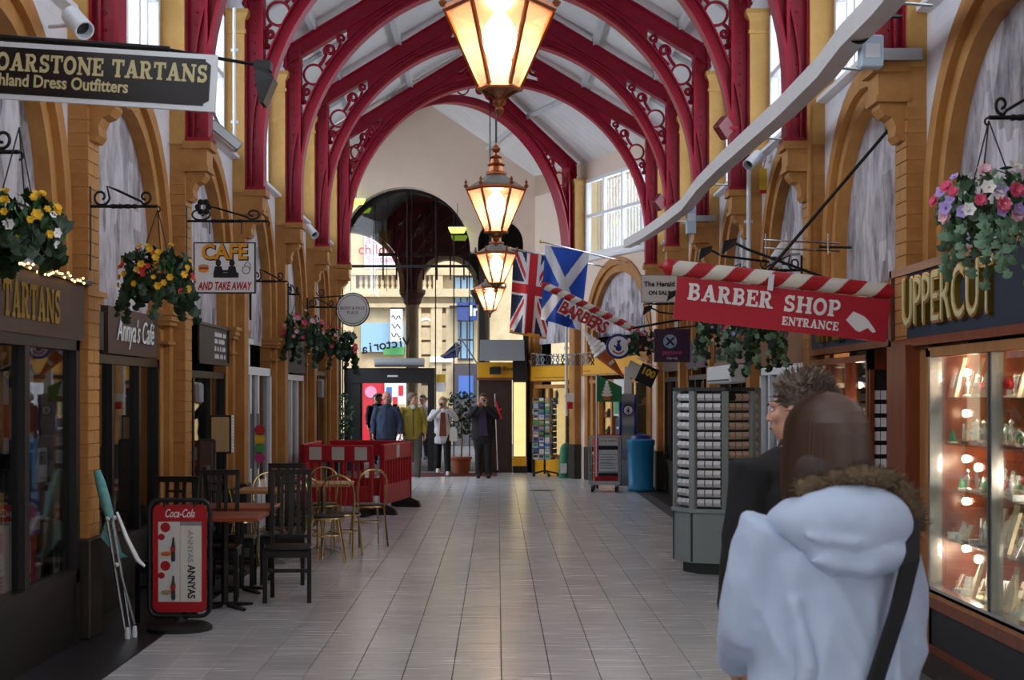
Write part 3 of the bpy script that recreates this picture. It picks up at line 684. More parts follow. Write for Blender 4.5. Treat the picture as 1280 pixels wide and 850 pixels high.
x, z = sp(533, 410); MB().tube([(x + a, -.2, z + b) for a, b in arc(0, 0, .3, 0, 180, 10)], .06, 5).build('fanlight_arch', 'white_frame', bd)
sbox('shop_fascia', 'sky_sign', 452, 404, 506, 440, -.25)
ps = sbox('charity_banner', 'white', 456, 284, 500, 336, -.2, -.14); ps.parent = None; ps.location = (0, SY, 0); tag(ps, 'white banner with red charity wording on the stone building opposite', 'banner')
for s, py, sz, mt in (('action', 300, .46, 'pink'), ('children', 313, .50, 'red'), ('Scotland', 325, .30, 'pink')):
    x, z = sp(478, py); text('lettering', s, sz, mt, ps, (x, -.215, z), ext=.004, bold=.004)
def sthing(nm, lb, cat, mt, a, b, c, d, n0, n1, words=None):
    o = sbox(nm, mt, a, b, c, d, n0, n1 if n1 < -.3 else -.53); o.parent = None; o.location = (0, SY, 0); tag(o, lb, cat)
    return o
o = sthing('white_street_sign', 'white hanging street sign with dark scrollwork beside the porch column', 'sign', 'white', 490, 388, 505, 428, -.8, -.74); sbox('arm', 'black_iron', 490, 386, 505, 388, -.8, 0, o)
x, z = sp(497, 398); m = MB()
for k in range(3): m.tube([(x - .15 + .05*i, -.82, z - k*.3 + .08*math.sin(i*1.7 + k)) for i in range(7)], .014, 4)
m.build('scroll_print', 'ink', o)
o = sthing('navy_street_sign', 'navy projecting street sign reading In', 'sign', 'blue_sign', 572, 380, 603, 402, -1.0, -.9); MB().box(x + 1.8, -1.0, sp(0, 386)[1], x + 3.0, .0, sp(0, 384)[1]).build('arm', 'black_iron', o); x, z = sp(594, 391); text('lettering', 'In', .5, 'white', o, (x, -1.01, z), bold=.012)
sbox('green_strip', 'paper_green', 480, 434, 506, 444, -.3)
o = sthing('street_name_plate', 'small white street name plate on the stone wall', 'sign', 'white', 538, 446, 566, 453, -.4, -.36)
q = P(551, 473, GY - .02); o = MB().box(-.1, -.008, -.09, .1, .008, .09).build('yellow_street_sign', 'paper_yellow', None, loc=q); tag(o, 'yellow and white sign in the glazing beside the black door', 'sign'); MB().box(-.1, -.008, -.30, .1, .008, -.09).build('white_half', 'white', o)
o = sthing('red_shop_front', 'red shop front with pale poster across the street, seen through the door', 'shop', 'red', 453, 466, 482, 590, -.8, -.2)
x, z = sp(466, 490); MB().lathe([(.2, 0), (.2, .02)], 16, M=Matrix.Translation((x, -.83, z)) @ Matrix.Rotation(PI/2, 4, 'X')).build('poster_roundel', 'pink', o); sbox('poster', 'paper_red', 457, 478, 479, 520, -.82, -.8, o)
o = sthing('white_shop_front', 'bright white shop window across the street, seen through the door', 'shop', 'white', 483, 466, 520, 590, -.8, -.2)
for a, b, c, d, mt in ((485, 484, 492, 500, 'paper_blue'), (500, 482, 506, 494, 'paper_red'), (510, 480, 519, 540, 'sky_sign'), (493, 496, 499, 512, 'paper_red'), (484, 505, 508, 510, 'paper_tan')): sbox('window_poster', mt, a, b, c, d, -.85, -.8, o)
o = sthing('dark_shop_window', 'dark shop window with a blue strip behind the shrub', 'shop', 'paper_dark', 567, 455, 600, 590, -.8, -.2); sbox('blue_strip', 'paper_blue', 574, 470, 592, 496, -.85, -.8, o)
# little saltire on a slanting staff outside
t = thing('small_saltire_flag', 'small blue and white saltire on a slanting staff outside the glazing', 'flag', (0, 36.5, 0))
a, b = P(574, 420, 0 + 36.5), P(597, 455, 36.5); f = lambda v: (v.x, 0, v.z)
MB().tube([f(a), f(b)], .02, 6).build('staff', 'white', t)
c = P(570, 428, 36.5); d = P(551, 446, 36.5); e = P(572, 447, 36.5); g = P(577, 432, 36.5)
MB().skin([[(p.x, -.01, p.z), (p.x, .01, p.z)] for p in (c, g)] , False, False)
MB().prism([(c.x, c.z), (g.x, g.z), (e.x, e.z), (d.x + .1, d.z - .05), (d.x, d.z)], -.01, .01).build('cloth', 'flag_blue', t); MB().tube([f(c), f(e)], .035, 4).build('white_cross', 'white', t); MB().tube([f(d), f(g)], .035, 4).build('white_cross', 'white', t)
# ================================================================ shop fronts
rnd = random.Random(11)
TR = {'L': (PI/2, 0, PI/2), 'R': (PI/2, 0, -PI/2), 'A': (PI/2, 0, math.atan2(AN.x, -AN.y))}
def shopfront(name, label, M, u0, u1, n, riser, head, mull, fm='dark_frame', rm=None, pane='pane', fw=.07, riser_n=None):
    t = thing(name, label, 'shop front')
    m = MB(M).box(u0, n - .05, riser, u1, n + .05, riser + fw).box(u0, n - .05, head - fw, u1, n + .05, head).box(u0, n - .05, 0, u0 + fw, n + .05, head).box(u1 - fw, n - .05, 0, u1, n + .05, head); m.build('frame', fm, t)
    MB(M).box(u0 + .01, n - .04, 0, u1 - .01, n + .03, riser).build('stall_riser', rm or fm, t)
    us = [u0] + mull + [u1]
    for u in mull: MB(M).box(u - fw*.5, n - .045, riser, u + fw*.5, n + .045, head).build('mullion', fm, t)
    for a, b in zip(us, us[1:]): MB(M).box(a + .02, n - .004, riser + .02, b - .02, n + .004, head - .02).build('pane', pane, t)
    return t
def fascia(t, M, u0, u1, n, z0, z1, mt, border=None, bw=.05, nm='fascia', th=.06):
    o = MB(M).box(u0, n - th, z0, u1, n, z1).build(nm, mt, t)
    if border:
        m = MB(M).box(u0, n - th, z0, u1, n + .02, z0 + bw).box(u0, n - th, z1 - bw, u1, n + .02, z1).box(u0, n - th, z0, u0 + bw, n + .02, z1).box(u1 - bw, n - th, z0, u1, n + .02, z1); m.build('fascia_border', border, t)
    return o
def wtext(t, M, key, s, u, n, z, size, mt, **k):
    p = M @ Vector((u, n, z)); return text('lettering', s, size, mt, t, p, TR[key], **k)
# --- left: tartan shop
t = shopfront('tartan_shop_front', 'dark timber tartan shop front with gold lettered brown fascia', FL_, 7.65, 10.48, .07, .42, 2.10, [8.4, 9.32], pane='pane_dark', fw=.09)
fascia(t, FL_, 7.62, 10.55, .13, 2.08, 2.47, 'brown_sign'); MB(FL_).box(7.6, .0, 2.47, 10.6, .17, 2.50).build('fascia_capping', 'dark_frame', t)
slab('lettering', 'BOARSTONE TARTANS', .22, 'gilt', t, 8.60, -.135, 2.28, 2.7, .004, M=FR((-3, 0), (0, 1), (-1, 0)))
m = MB(FL_)
for i in range(26): m.ball((8.9 + i*.06 + rnd.uniform(-.02, .02), .175, 2.49 + rnd.uniform(-.03, .02)), .008, 5, 3)
o = m.build('fairy_lights', 'fairy', t); o['kind'] = 'stuff'
def flat(nm, lb, cat, M, u, n, z, w, h, mt, bands=(), group=None, th=.006, tilt=0):
    o = MB(M).box(u - w/2, n - th, z - h/2, u + w/2, n, z + h/2).build(nm, mt); tag(o, lb, cat, group)
    for i, (c0, c1, a0, a1, bm) in enumerate(bands): MB(M).box(u - w/2 + w*c0, n, z - h/2 + h*a0, u - w/2 + w*c1, n + .002, z - h/2 + h*a1).build('printed_band', bm, o)
    return o
for u, z, w, h, mt, bands, lb in (
    (9.67, 1.60, .09, .52, 'paper', ((0, 1, .25, .65, 'paper_red'), (.1, .9, .03, .12, 'ink')), 'tall white and red hanging banner behind the tartan shop glass'),
    (9.17, 1.60, .09, .50, 'paper', ((0, 1, .2, .6, 'paper_red'),), 'white and red hanging banner behind the narrow shop pane'),
    (10.22, 1.10, .14, .95, 'paper_tan', ((.3, .7, .55, .9, 'gilt'),), 'tall narrow tan poster at the end of the tartan shop window'),
    (10.22, .62, .13, .22, 'paper', ((.25, .75, .15, .8, 'paper_dark'),), 'small white leaflet low in the tartan shop window'),
    (9.75, .95, .22, .28, 'paper_blue', ((.1, .9, .1, .4, 'paper'),), 'blue and white packet on the tartan shop shelf'),
    (9.45, 1.0, .16, .22, 'paper_yellow', ((.2, .8, .3, .6, 'ink'),), 'yellow packet on the tartan shop shelf'),
    (9.05, 1.0, .16, .24, 'paper_yellow', ((.2, .8, .2, .5, 'ink'),), 'yellow packet beside the narrow shop pane'),
    (9.9, 1.25, .2, .22, 'paper', ((.1, .9, .5, .9, 'paper_dark'),), 'white framed card beside the hanging banner'),
    (9.05, .62, .22, .55, 'paper_red', ((.2, .8, .5, .75, 'paper'),), 'red poster low behind the narrow shop pane'),
    (9.5, 1.32, .2, .25, 'paper', ((.1, .9, .1, .3, 'paper_blue'),), 'white packet hanging beside the red banner')):
    flat('window_poster', lb, 'poster', FL_, u, .035, z, w, h, mt, bands)
def lotto(loc, rot, r, lb, par=None):
    t = thing('lottery_disc', lb, 'sign', loc, rot); Mx = Matrix.Rotation(PI/2, 4, 'X')
    MB(Mx).lathe([(r*.98, -.02), (r, -.01), (r, .01), (r*.98, .02)], 28).build('rim', 'royal', t, smooth=True); MB(Mx).lathe([(r*.80, .019), (r*.80, .023)], 28).build('face', 'white', t)
    # crossed fingers hand mark
    m = MB(); m.ball((0, -.026, -r*.16), (r*.24, .004, r*.22), 10, 6); m.tube([(-.12*r, -.026, -.05*r), (.14*r, -.026, .5*r)], r*.075, 5); m.tube([(.12*r, -.026, -.05*r), (-.08*r, -.026, .46*r)], r*.075, 5); m.tube([(-.15*r, -.026, -.1*r), (-.36*r, -.026, .1*r)], r*.07, 5)
    m.build('hand_mark', 'royal', t); m = MB(); m.tube([(r*.55*math.cos(R(a)), -.026, r*.55*math.sin(R(a))) for a in range(215, 330, 12)], r*.05, 4); m.build('red_wording', 'red', t); return t
lotto(FL_ @ Vector((9.85, -.06, 1.98)), PI/2, .10, 'reflected blue and white lottery disc modelled behind the tartan shop glass')  # solid disc standing in for a reflection in the shop glass
# --- left: cafe
t = shopfront('cafe_shop_front', 'black cafe shop front behind the folded parasol', FL_, 10.95, 13.62, -.08, .5, 2.02, [12.0, 12.9], pane='pane_dark', rm='black_wood', fm='black_wood')
t = thing('cafe_signboard', 'brown board with white script cafe name over the dark window', 'sign'); fascia(t, FL_, 11.75, 13.45, -.01, 2.03, 2.40, 'brown_sign')
wtext(t, FL_, 'L', "Annya's Café", 12.62, .0, 2.22, .27, 'white', shear=.35, width=1.3, ext=.003)
o = MB(FL_).box(11.0, -.12, 2.05, 11.65, -.02, 2.34).build('black_cabinet', 'black_plastic'); tag(o, 'black shutter box beside the brown cafe signboard', 'box')
# --- left: take away bay
t = shopfront('takeaway_shop_front', 'dark shop front of the take away behind black chairs', FL_, 14.25, 16.95, -.08, .55, 1.95, [15.2, 16.1], pane='pane_dark', fm='dark_frame')
t = thing('chalk_menu_sign', 'black menu sign with white chalk writing above the take away window', 'sign'); fascia(t, FL_, 15.05, 16.75, .03, 2.02, 2.44, 'black_plastic', 'dark_brown', .03)
m = MB(FL_)
for r_, z in enumerate((2.34, 2.27, 2.19, 2.11)):
    u = 15.95
    while u < 16.55: m.tube([(u, .034, z - .02), (u + .02, .034, z + .025), (u + .04, .034, z - .02), (u + .055, .034, z + .012)], .006, 4); u += .085 if rnd.random() > .25 else .15
o = m.build('chalk_writing', 'white', t); o['kind'] = 'stuff'
o = MB(FL_).cham(14.28, .14, 1.62, 14.40, .22, 1.82, .02).build('grey_junction_box', 'pigeon_grey'); tag(o, 'small grey box fixed to the pier beside the take away', 'box')
# --- left: white door surround
t = shopfront('white_surround_shop_front', 'shop front with white moulded surround between ochre piers', FL_, 17.55, 20.25, -.06, .5, 2.05, [18.6, 19.2], fm='white_frame', pane='pane_dark', rm='white_frame', fw=.1)
m = MB(FL_)
for a, z0, z1 in ((0, 0, 2.0), (.03, 2.0, 2.05), (.05, 2.05, 2.3), (.09, 2.3, 2.36)): m.box(17.62 - a, -.06, z0, 17.95 + a, .02 + a, z1)
m.build('white_pilaster', 'white_frame', t)
t = thing('flower_sticker_post', 'grey post with bright flower stickers beside the white surround', 'post', FL_ @ Vector((16.6, .35, 0))); MB().tube([(0, 0, 0), (0, 0, 1.55)], .03, 8).build('post', 'galv', t); MB().box(-.05, -.02, .9, .05, .02, 1.5).build('backing_board', 'pigeon_grey', t)
for i, mt in enumerate(('paper_red', 'paper_yellow', 'paper_green', 'hotpink')): MB().lathe([(.06, 0), (.06, .01)], 8, M=Matrix.Translation((.06, -.03, 1.32 - i*.1)) @ Matrix.Rotation(PI/2, 4, 'X')).build('sticker', mt, t)
# --- left: pale shop with white door
t = shopfront('pale_shop_front', 'pale grey shop front with white glazed door behind the red barrier', FL_, 20.9, 23.7, -.06, .45, 2.0, [21.7, 22.3, 23.0], fm='white_frame', pane='pane', rm='pigeon_grey', fw=.08)
fascia(t, FL_, 20.95, 23.7, .02, 2.03, 2.5, 'paper_dark')
t = shopfront('end_shop_front', 'narrow dark shop front beside the last ochre pier', FL_, 24.2, 27.0, -.06, .45, 2.1, [25.6], fm='dark_frame', pane='pane_dark')
o = MB(FL_).cham(24.05, .14, 1.65, 24.2, .24, 1.95, .02).build('grey_meter_box', 'pigeon_grey'); tag(o, 'grey meter box on the last ochre pier', 'box')
# --- right: jewellery shop with gilt letters
UM = FRR
t = shopfront('jewellery_shop_front', 'mahogany jewellery shop front under gilt raised letters', UM, 6.9, 10.17, .08, .36, 2.02, [], fm='oak', rm='charcoal_panel', fw=.06, pane='pane_clean')
for u in (8.95, 7.9): 
    for du in (-.03, .03): MB(UM).box(u + du - .012, .03, .40, u + du + .012, .10, 1.98).build('chrome_bar', 'steel', t)
MB(UM).box(6.9, .06, .40, 10.1, .13, .44).build('chrome_sill', 'chrome', t); MB(UM).box(10.07, .05, .4, 10.11, .13, 2.0).build('chrome_bar', 'chrome', t); MB(UM).box(6.9, .06, 1.96, 10.1, .12, 1.985).build('chrome_head', 'chrome', t)
m = MB(UM).box(6.9, .08, .0, 10.17, .125, .05).box(6.9, .08, .30, 10.17, .135, .37).box(10.11, .05, 0, 10.17, .125, .36); m.build('riser_frame', 'mahogany', t)
fascia(t, UM, 6.9, 11.0, .14, 2.04, 2.60, 'blue_board', 'mahogany', .055)
for nn, mt, b in ((.145, 'gilt', .012), (.175, 'gilt_pale', -.004)): wtext(t, UM, 'R', 'UPPERCUT', 9.62, nn, 2.325, .47, mt, bold=b, ext=.03 if mt == 'gilt' else .008, width=1.93)
# display box behind the glass
MB(UM).box(6.9, -.62, .40, 10.12, -.58, 2.0).build('display_back', 'velvet', t); MB(UM).box(10.10, -.6, .40, 10.13, .05, 2.0).build('display_side', 'mahogany', t); MB(UM).box(6.9, -.6, .37, 10.12, .05, .40).build('display_floor', 'velvet', t); MB(UM).box(6.9, -.6, 2.0, 10.12, .05, 2.03).build('display_top', 'velvet', t)
SH = [.405, .76, 1.09, 1.39, 1.69]
for z in SH[1:]: MB(UM).box(6.95, -.56, z - .012, 10.08, .035, z).build('glass_shelf', 'shelf_glass', t)
def spot(M, u, n, z, du, power=None, k=[0]):
    lb = 'small lit spot bulb on a black arm inside the jewellery window'
    t = thing('display_spot', lb, 'lamp', group='spot bulbs in the jewellery windows')
    MB(M).tube([(u, n, z), (u + du*.6, n + .0, z), (u + du, n + .01, z - .01)], .008, 5).build('arm', 'black_iron', t); MB(M).ball((u + du*1.3, n + .012, z - .015), .026, 8, 6).build('bulb', 'spot_bulb', t, smooth=True)
    if power:
        l = bpy.data.lights.new('spot_light', 'POINT'); l.energy = power; l.color = (1, .8, .55); l.shadow_soft_size = .03
        o = bpy.data.objects.new('spot_light', l); COL.objects.link(o); o.location = M @ Vector((u - .33, n + .02, z - .06))
for i, z in enumerate((1.87, 1.60, 1.30, 1.02, .71)): spot(UM, 10.10, -.10, z, -.07, 5 if i in (0, 2, 4) else None)
for i, z in enumerate((1.86, 1.52, 1.27, .85, .60)): spot(UM, 8.92, -.12, z, -.10, 5 if i in (0, 2, 3) else None)
# jewellery stock
def proto(name, label, cat, parts):
    t = thing(name, label, cat, (0, 0, -50), group='jewellery stock on the glass shelves')
    for nm, mt, m, sm in parts: m.build(nm, mt, t, smooth=sm)
    return t
prs = [proto('necklace_bust', 'pale necklace bust hung with a chain in the jewellery window', 'display bust', [('bust', 'velvet', MB().skin([[(-.05*s, d, z), (.05*s, d, z), (.05*s, d+.02, z), (-.05*s, d+.02, z)] for s, d, z in ((.9, 0, 0), (1, .01, .04), (.85, .03, .12), (.3, .05, .18), (.25, .06, .22))]), True), ('chain', 'silver', MB().tube([(.035*math.cos(R(a)), -.004 + .03*(math.sin(R(a)) + 1)/2, .12 + .07*math.sin(R(a))) for a in range(180, 361, 20)], .004, 4), False)]),
       proto('silver_figurine', 'small silver figurine standing on a glass shelf', 'figurine', [('figure', 'silver', MB().lathe([(.025, 0), (.025, .01), (.008, .02), (.014, .05), (.018, .07), (.006, .09), (.012, .105), (.003, .12)], 10), True), ('gem', 'gem_blue', MB().ball((0, -.016, .06), .008, 6, 4), False)]),
       proto('jewellery_card', 'white jewellery card leaning on a glass shelf', 'card', [('card', 'card_white', MB().skin([[(-.035, 0, 0), (.035, 0, 0), (.035, .005, 0), (-.035, .005, 0)], [(-.035, .04, .09), (.035, .04, .09), (.035, .045, .09), (-.035, .045, .09)]]), False), ('pendant', 'gilt', MB().ball((0, .015, .05), .009, 6, 4), False)]),
       proto('ring_box', 'grey ring box with open lid on a glass shelf', 'box', [('box', 'velvet_grey', MB().box(-.03, -.03, 0, .03, .03, .03), False), ('lid', 'velvet_grey', MB().skin([[(-.03, .025, .03), (.03, .025, .03), (.03, .033, .03), (-.03, .033, .03)], [(-.03, .045, .085), (.03, .045, .085), (.03, .053, .085), (-.03, .053, .085)]]), False), ('ring', 'gilt', MB().tube([(.012*math.cos(R(a)), 0, .04 + .012*math.sin(R(a))) for a in range(0, 360, 30)], .003, 4, True), False)]),
       proto('red_glass_ornament', 'red glass ornament on a silver foot in the jewellery window', 'ornament', [('foot', 'silver', MB().lathe([(.022, 0), (.006, .012), (.006, .04)], 8), True), ('bowl', 'gem_red', MB().ball((0, 0, .06), (.022, .022, .026), 8, 6), True)]),
       proto('bangle_stand', 'stand of silver bangles on a glass shelf', 'stand', [('stand', 'velvet_black', MB().box(-.05, -.012, 0, .05, .012, .012), False), ('bangle', 'silver', MB().tube([(.045*math.cos(R(a)), 0, .055 + .045*math.sin(R(a))) for a in range(0, 360, 24)], .006, 5, True), True), ('bangle', 'gilt', MB().tube([(.03*math.cos(R(a)), .012, .04 + .03*math.sin(R(a))) for a in range(0, 360, 30)], .004, 4, True), True)]),
       proto('crystal_drop', 'clear and green crystal ornament on a glass shelf', 'ornament', [('crystal', 'gem_green', MB().lathe([(.015, 0), (.02, .02), (.012, .05), (.001, .08)], 6), False), ('base', 'silver', MB().box(-.02, -.02, -.0, .02, .02, .008), False)])]
SHORT = ['pale necklace bust', 'small silver figurine', 'white jewellery card', 'grey ring box', 'red glass ornament', 'stand of silver bangles', 'green crystal ornament']
used = set()
def stock(M, u, n, z, pool, tag_):
    i = rnd.choice(pool); p = prs[i]
    c = p if i not in used else copy_tree(p)
    used.add(i); c['label'] = SHORT[i] + ' ' + tag_; c.location = M @ Vector((u, n, z)); c.rotation_euler = (0, 0, -PI/2 + rnd.uniform(-.4, .4)); s = rnd.uniform(1.0, 1.25) if i == 0 else rnd.uniform(1.0, 1.35); c.scale = (s, s, s); return c
for zi, z in enumerate(SH):
    pools = ([2, 3, 2, 0], [3, 2, 5, 0], [1, 4, 6, 1, 3], [1, 5, 6, 1], [0, 4, 1, 0])[zi]
    for row, n in enumerate((-.01, -.16, -.32)):
        u = 8.2 + rnd.uniform(0, .08)
        while u < 10.02:
            stock(UM, u, n + rnd.uniform(-.025, .025), z + .002, pools, ('on the floor', 'on the lowest glass shelf', 'on the second glass shelf', 'on the third glass shelf', 'on the top glass shelf')[zi] + ' below the gilt letters'); u += rnd.uniform(.135, .19)
# --- right: second jewellery window, door recess, timber post
t = shopfront('jewellery_corner_shop_front', 'mahogany jewellery window beyond the timber doorway post', UM, 11.78, 14.05, .08, .42, 2.02, [12.55, 13.3], fm='mahogany', rm='charcoal_panel', fw=.05, pane='pane_clean')
fascia(t, UM, 11.05, 14.1, .12, 2.06, 2.55, 'blue_board', 'mahogany', .055); wtext(t, UM, 'R', 'UPPERCUT', 12.55, .15, 2.31, .44, 'gilt', bold=.012, ext=.03, width=1.9)
MB(UM).box(11.85, -.55, .4, 14.05, -.5, 2.0).build('display_back', 'velvet', t); MB(UM).box(14.02, -.5, .4, 14.05, .04, 2.0).build('display_side', 'mahogany', t); MB(UM).box(11.85, -.5, .42, 14.03, .04, .45).build('display_floor', 'velvet', t)
for z in (.85, 1.15, 1.45, 1.72): MB(UM).box(11.9, -.48, z - .012, 14.0, -.02, z).build('glass_shelf', 'shelf_glass', t)
for z in (.452, .852, 1.152, 1.452):
    u = 11.95
    while u < 13.95: stock(UM, u, rnd.uniform(-.4, -.1), z, [0, 1, 2, 4, 5, 6], {.452: 'on the floor', .852: 'on the lowest shelf', 1.152: 'on the middle shelf', 1.452: 'on the upper shelf'}[z] + ' of the window beyond the timber post'); u += rnd.uniform(.14, .24)
for u, z, d in ((12.5, 1.58, -.08), (12.45, 1.3, -.08), (13.3, 1.85, -.08), (12.0, 1.25, -.07)): spot(UM, u, -.1, z, d, 5 if z > 1.28 else None)
for u, lb in ((13.75, 'red hanging poster in the far pane of the jewellery window'), (13.15, 'red hanging poster in the middle pane of the jewellery window')): flat('window_poster', lb, 'poster', UM, u, -.03, 1.78, .35, .36, 'paper_red', ((.2, .8, .3, .7, 'paper_tan'),))
t = thing('earring_cabinet', 'tall narrow mahogany cabinet of earring cards beside the shop doorway', 'cabinet', UM @ Vector((11.72, .02, 0)))
# faces the camera; x runs towards the wall
MB().box(-.12, -.03, 0, .10, .0, 2.05).build('back', 'velvet_black', t); MB().box(-.12, -.07, 0, -.085, .03, 2.05).build('stile', 'mahogany', t); MB().box(.07, -.07, 0, .10, .03, 2.05).build('stile', 'mahogany', t); MB().box(-.12, -.07, 1.90, .10, .03, 2.05).build('head', 'mahogany', t); MB().box(-.12, -.07, 0, .10, .03, .45).build('plinth', 'mahogany', t)
for r_ in range(12):
    MB().box(-.085, -.05, .50 + r_*.105, .07, -.03, .506 + r_*.105).build('peg_rail', 'black_iron', t)
    for c in range(3): MB().box(-.08 + c*.05, -.045, .515 + r_*.105, -.037 + c*.05, -.038, .585 + r_*.105).build('earring_card', 'card_white', t)
t = thing('doorway_post', 'mahogany and oak boarded post beside the jewellery shop doorway', 'post'); MB(UM).box(10.45, .17, 0, 10.93, .19, 2.05).build('boarding', 'mahogany', t); MB(UM).box(10.42, .0, 0, 10.45, .20, 2.05).build('return_board', 'mahogany', t); MB(UM).box(10.20, .0, 0, 10.42, .10, 2.04).build('edge_trim', 'oak', t); MB(UM).box(10.93, -.1, 0, 10.95, .19, 2.05).build('return_board', 'mahogany', t)
d2 = empty('door_2'); struct(d2, 'mahogany door in the jewellery shop recess'); MB(UM).box(11.0, -.12, .05, 11.7, -.07, 2.04).build('door_leaf', 'mahogany', d2); MB(UM).box(11.15, -.07, .9, 11.55, -.06, 1.85).build('door_glass', 'pane_dark', d2)
# --- right: white shop beyond
t = shopfront('white_shop_front', 'white framed shop front with plain panel behind the grey carousel', UM, 14.35, 16.95, .02, .5, 2.0, [15.2, 15.9, 16.4], fm='white_frame', rm='white_frame', fw=.08, pane='pane_clean')
MB(UM).box(14.4, .02, .5, 15.15, .05, 2.3).build('plain_panel', 'cream_wall', t); fascia(t, UM, 14.3, 17.0, .06, 2.02, 2.5, 'fascia_brown')
o = MB(UM).box(15.4, -.3, .5, 16.9, -.25, 1.9).build('window_backing', 'sky_sign', t)
for i, (u, z, mt) in enumerate(((15.5, 1.2, 'paper_red'), (15.75, 1.0, 'paper_blue'), (16.1, 1.15, 'paper_dark'))): flat('window_poster', ('red', 'blue', 'dark')[i] + ' poster inside the white framed shop window', 'poster', UM, u, -.05, z, .2, .5, mt)
t = shopfront('brown_shop_front', 'dark brown shop front under the white air conditioning unit', UM, 17.6, 20.3, -.02, .5, 2.0, [18.5, 19.4], fm='dark_brown', pane='pane_dark'); fascia(t, UM, 17.6, 20.35, .08, 2.08, 2.52, 'brown_sign', 'fascia_brown', .05)
o = thing('air_conditioner', 'white air conditioning unit under the brown fascia', 'air conditioner', UM @ Vector((18.6, .20, 1.84))); MB().cham(-.10, -.95, 0, .10, .95, .22, .02).build('casing', 'white_plastic', o); MB().box(-.105, -.9, .03, -.095, .9, .05).build('vent', 'paper_dark', o)
t = shopfront('phone_shop_front', 'dark shop front behind the blue litter bin', UM, 20.95, 23.6, -.02, .5, 2.0, [21.9, 22.8], fm='dark_frame', pane='pane_dark'); fascia(t, UM, 20.9, 23.6, .06, 2.1, 2.5, 'purple_sign')
t = shopfront('newsagent_shop_front', 'dark newsagent front beside the lottery stand', UM, 24.25, 26.95, -.02, .5, 2.0, [25.2, 26.1], fm='dark_frame', pane='pane_dark'); fascia(t, UM, 24.2, 26.95, .06, 2.1, 2.5, 'brown_sign')
# --- bent wall: newsagent window with posters, lit kiosk, gift shop
t = shopfront('ice_cream_kiosk_front', 'ochre framed kiosk window glowing yellow behind the green flag', FA, .55, 3.55, -.05, .5, 2.0, [1.5, 2.3, 2.9], fm='gold', pane='pane_clean'); fascia(t, FA, .55, 3.6, .05, 2.08, 2.5, 'yellow', 'gold', .04)
MB(FA).box(2.25, -.5, .5, 3.55, -.45, 2.0).build('lit_interior', 'shop_lit', t)
for z in (.9, 1.25, 1.6): MB(FA).box(2.3, -.45, z, 3.5, -.12, z + .02).build('shelf', 'oak', t)
for i in range(12):
    c = MB().lathe([(.05, 0), (.06, .08), (.03, .13), (.02, .16)], 8).build('sweet_jar', ('paper_dark', 'terracotta', 'leaf_dark')[i % 3], None, True, FA @ Vector((2.45 + (i % 4)*.28, -.28, (.92, 1.27, 1.62)[i // 4]))); tag(c, 'small jar on the lit kiosk shelves', 'jar', 'jars in the lit kiosk')
flat('window_poster', 'pale poster with lake view in the newsagent window', 'poster', FA, 1.9, .01, 1.65, .5, .7, 'paper', ((.05, .95, .05, .45, 'paper_green'),)); flat('window_poster', 'dark price poster with white lines beside the litter bin', 'poster', FA, 1.75, .03, 1.05, .55, .42, 'paper_dark', ((.1, .9, .1, .25, 'paper'), (.1, .9, .5, .6, 'paper')))
t = shopfront('gift_shop', 'lit gift shop window in ochre timber behind the postcard rack', FA, 4.25, 6.4, -.05, .35, 1.92, [5.5], fm='gold', rm='yellow', pane='pane_clean', fw=.08); fascia(t, FA, 4.1, 6.6, .06, 1.98, 2.35, 'yellow', 'fascia_brown', .03)
MB(FA).box(5.5, -.5, .4, 6.4, -.45, 1.95).build('lit_interior', 'shop_lit', t); MB(FA).box(4.25, -.4, 0, 5.4, -.35, 2.0).build('dark_interior', 'dark_brown', t)
MB(FA).box(4.5, .06, 2.06, 6.2, .063, 2.075).build('print_rule', 'brown_sign', t)
for i in range(5):
    c = MB().lathe([(.04, 0), (.03, .1), (.05, .2), (.02, .3)], 8).build('lit_ornament', ('paper_dark', 'gilt')[i % 2], None, True, FA @ Vector((5.65 + i*.15, -.25, 1.5))); tag(c, 'ornament at the top of the lit gift shop window', 'ornament', 'ornaments in the gift shop')
# gift shop entrance in the end wall
t = thing('gift_shop_entrance', 'gift shop entrance with yellow sign and dark slanting canopy', 'shop front', (0, EY - .12, 0))
sx = lambda px: (px - CX) / F * (EY - .12); sz = lambda py: EYE - (py - CY) / F * (EY - .12)
MB().box(sx(597), -.10, sz(472), sx(642), -.02, sz(453)).build('yellow_sign', 'yellow', t); text('lettering', 'Gift Box', .14, 'brown_sign', t, (sx(628), -.105, sz(461)), ext=.002); MB().box(sx(596), -.11, sz(475), sx(643), -.02, sz(472)).build('sign_rail', 'fascia_brown', t)
MB().skin([[(x, -.9, sz(452)), (x, -.05, sz(440)), (x, -.05, sz(425)), (x, -.12, sz(425))] for x in (sx(600), sx(655))]).build('canopy', 'pigeon_grey', t); MB().box(sx(641), -.12, 0, sx(659), .1, sz(440)).build('black_pier', 'black_plastic', t)
MB().box(sx(642), -.16, sz(570), sx(657), -.13, sz(478)).build('lit_window', 'shop_lit', t); MB().box(sx(640), -.2, sz(582), sx(658), -.1, sz(571)).build('yellow_riser', 'yellow', t); MB().box(sx(600), .0, 0, sx(640), .1, sz(475)).build('dark_doorway', 'dark_brown', t)
for i in range(5): MB().box(sx(642), -.2, sz(572 - i*20) - .01, sx(657), -.14, sz(572 - i*20)).build('shelf', 'shelf_glass', t)
o = MB().box(sx(612), -.24, sz(468), sx(626), -.16, sz(459)).build('black_exit_box', 'black_plastic', None, loc=(0, EY - .12, 0)); tag(o, 'small black sign box hung before the yellow gift sign', 'sign')
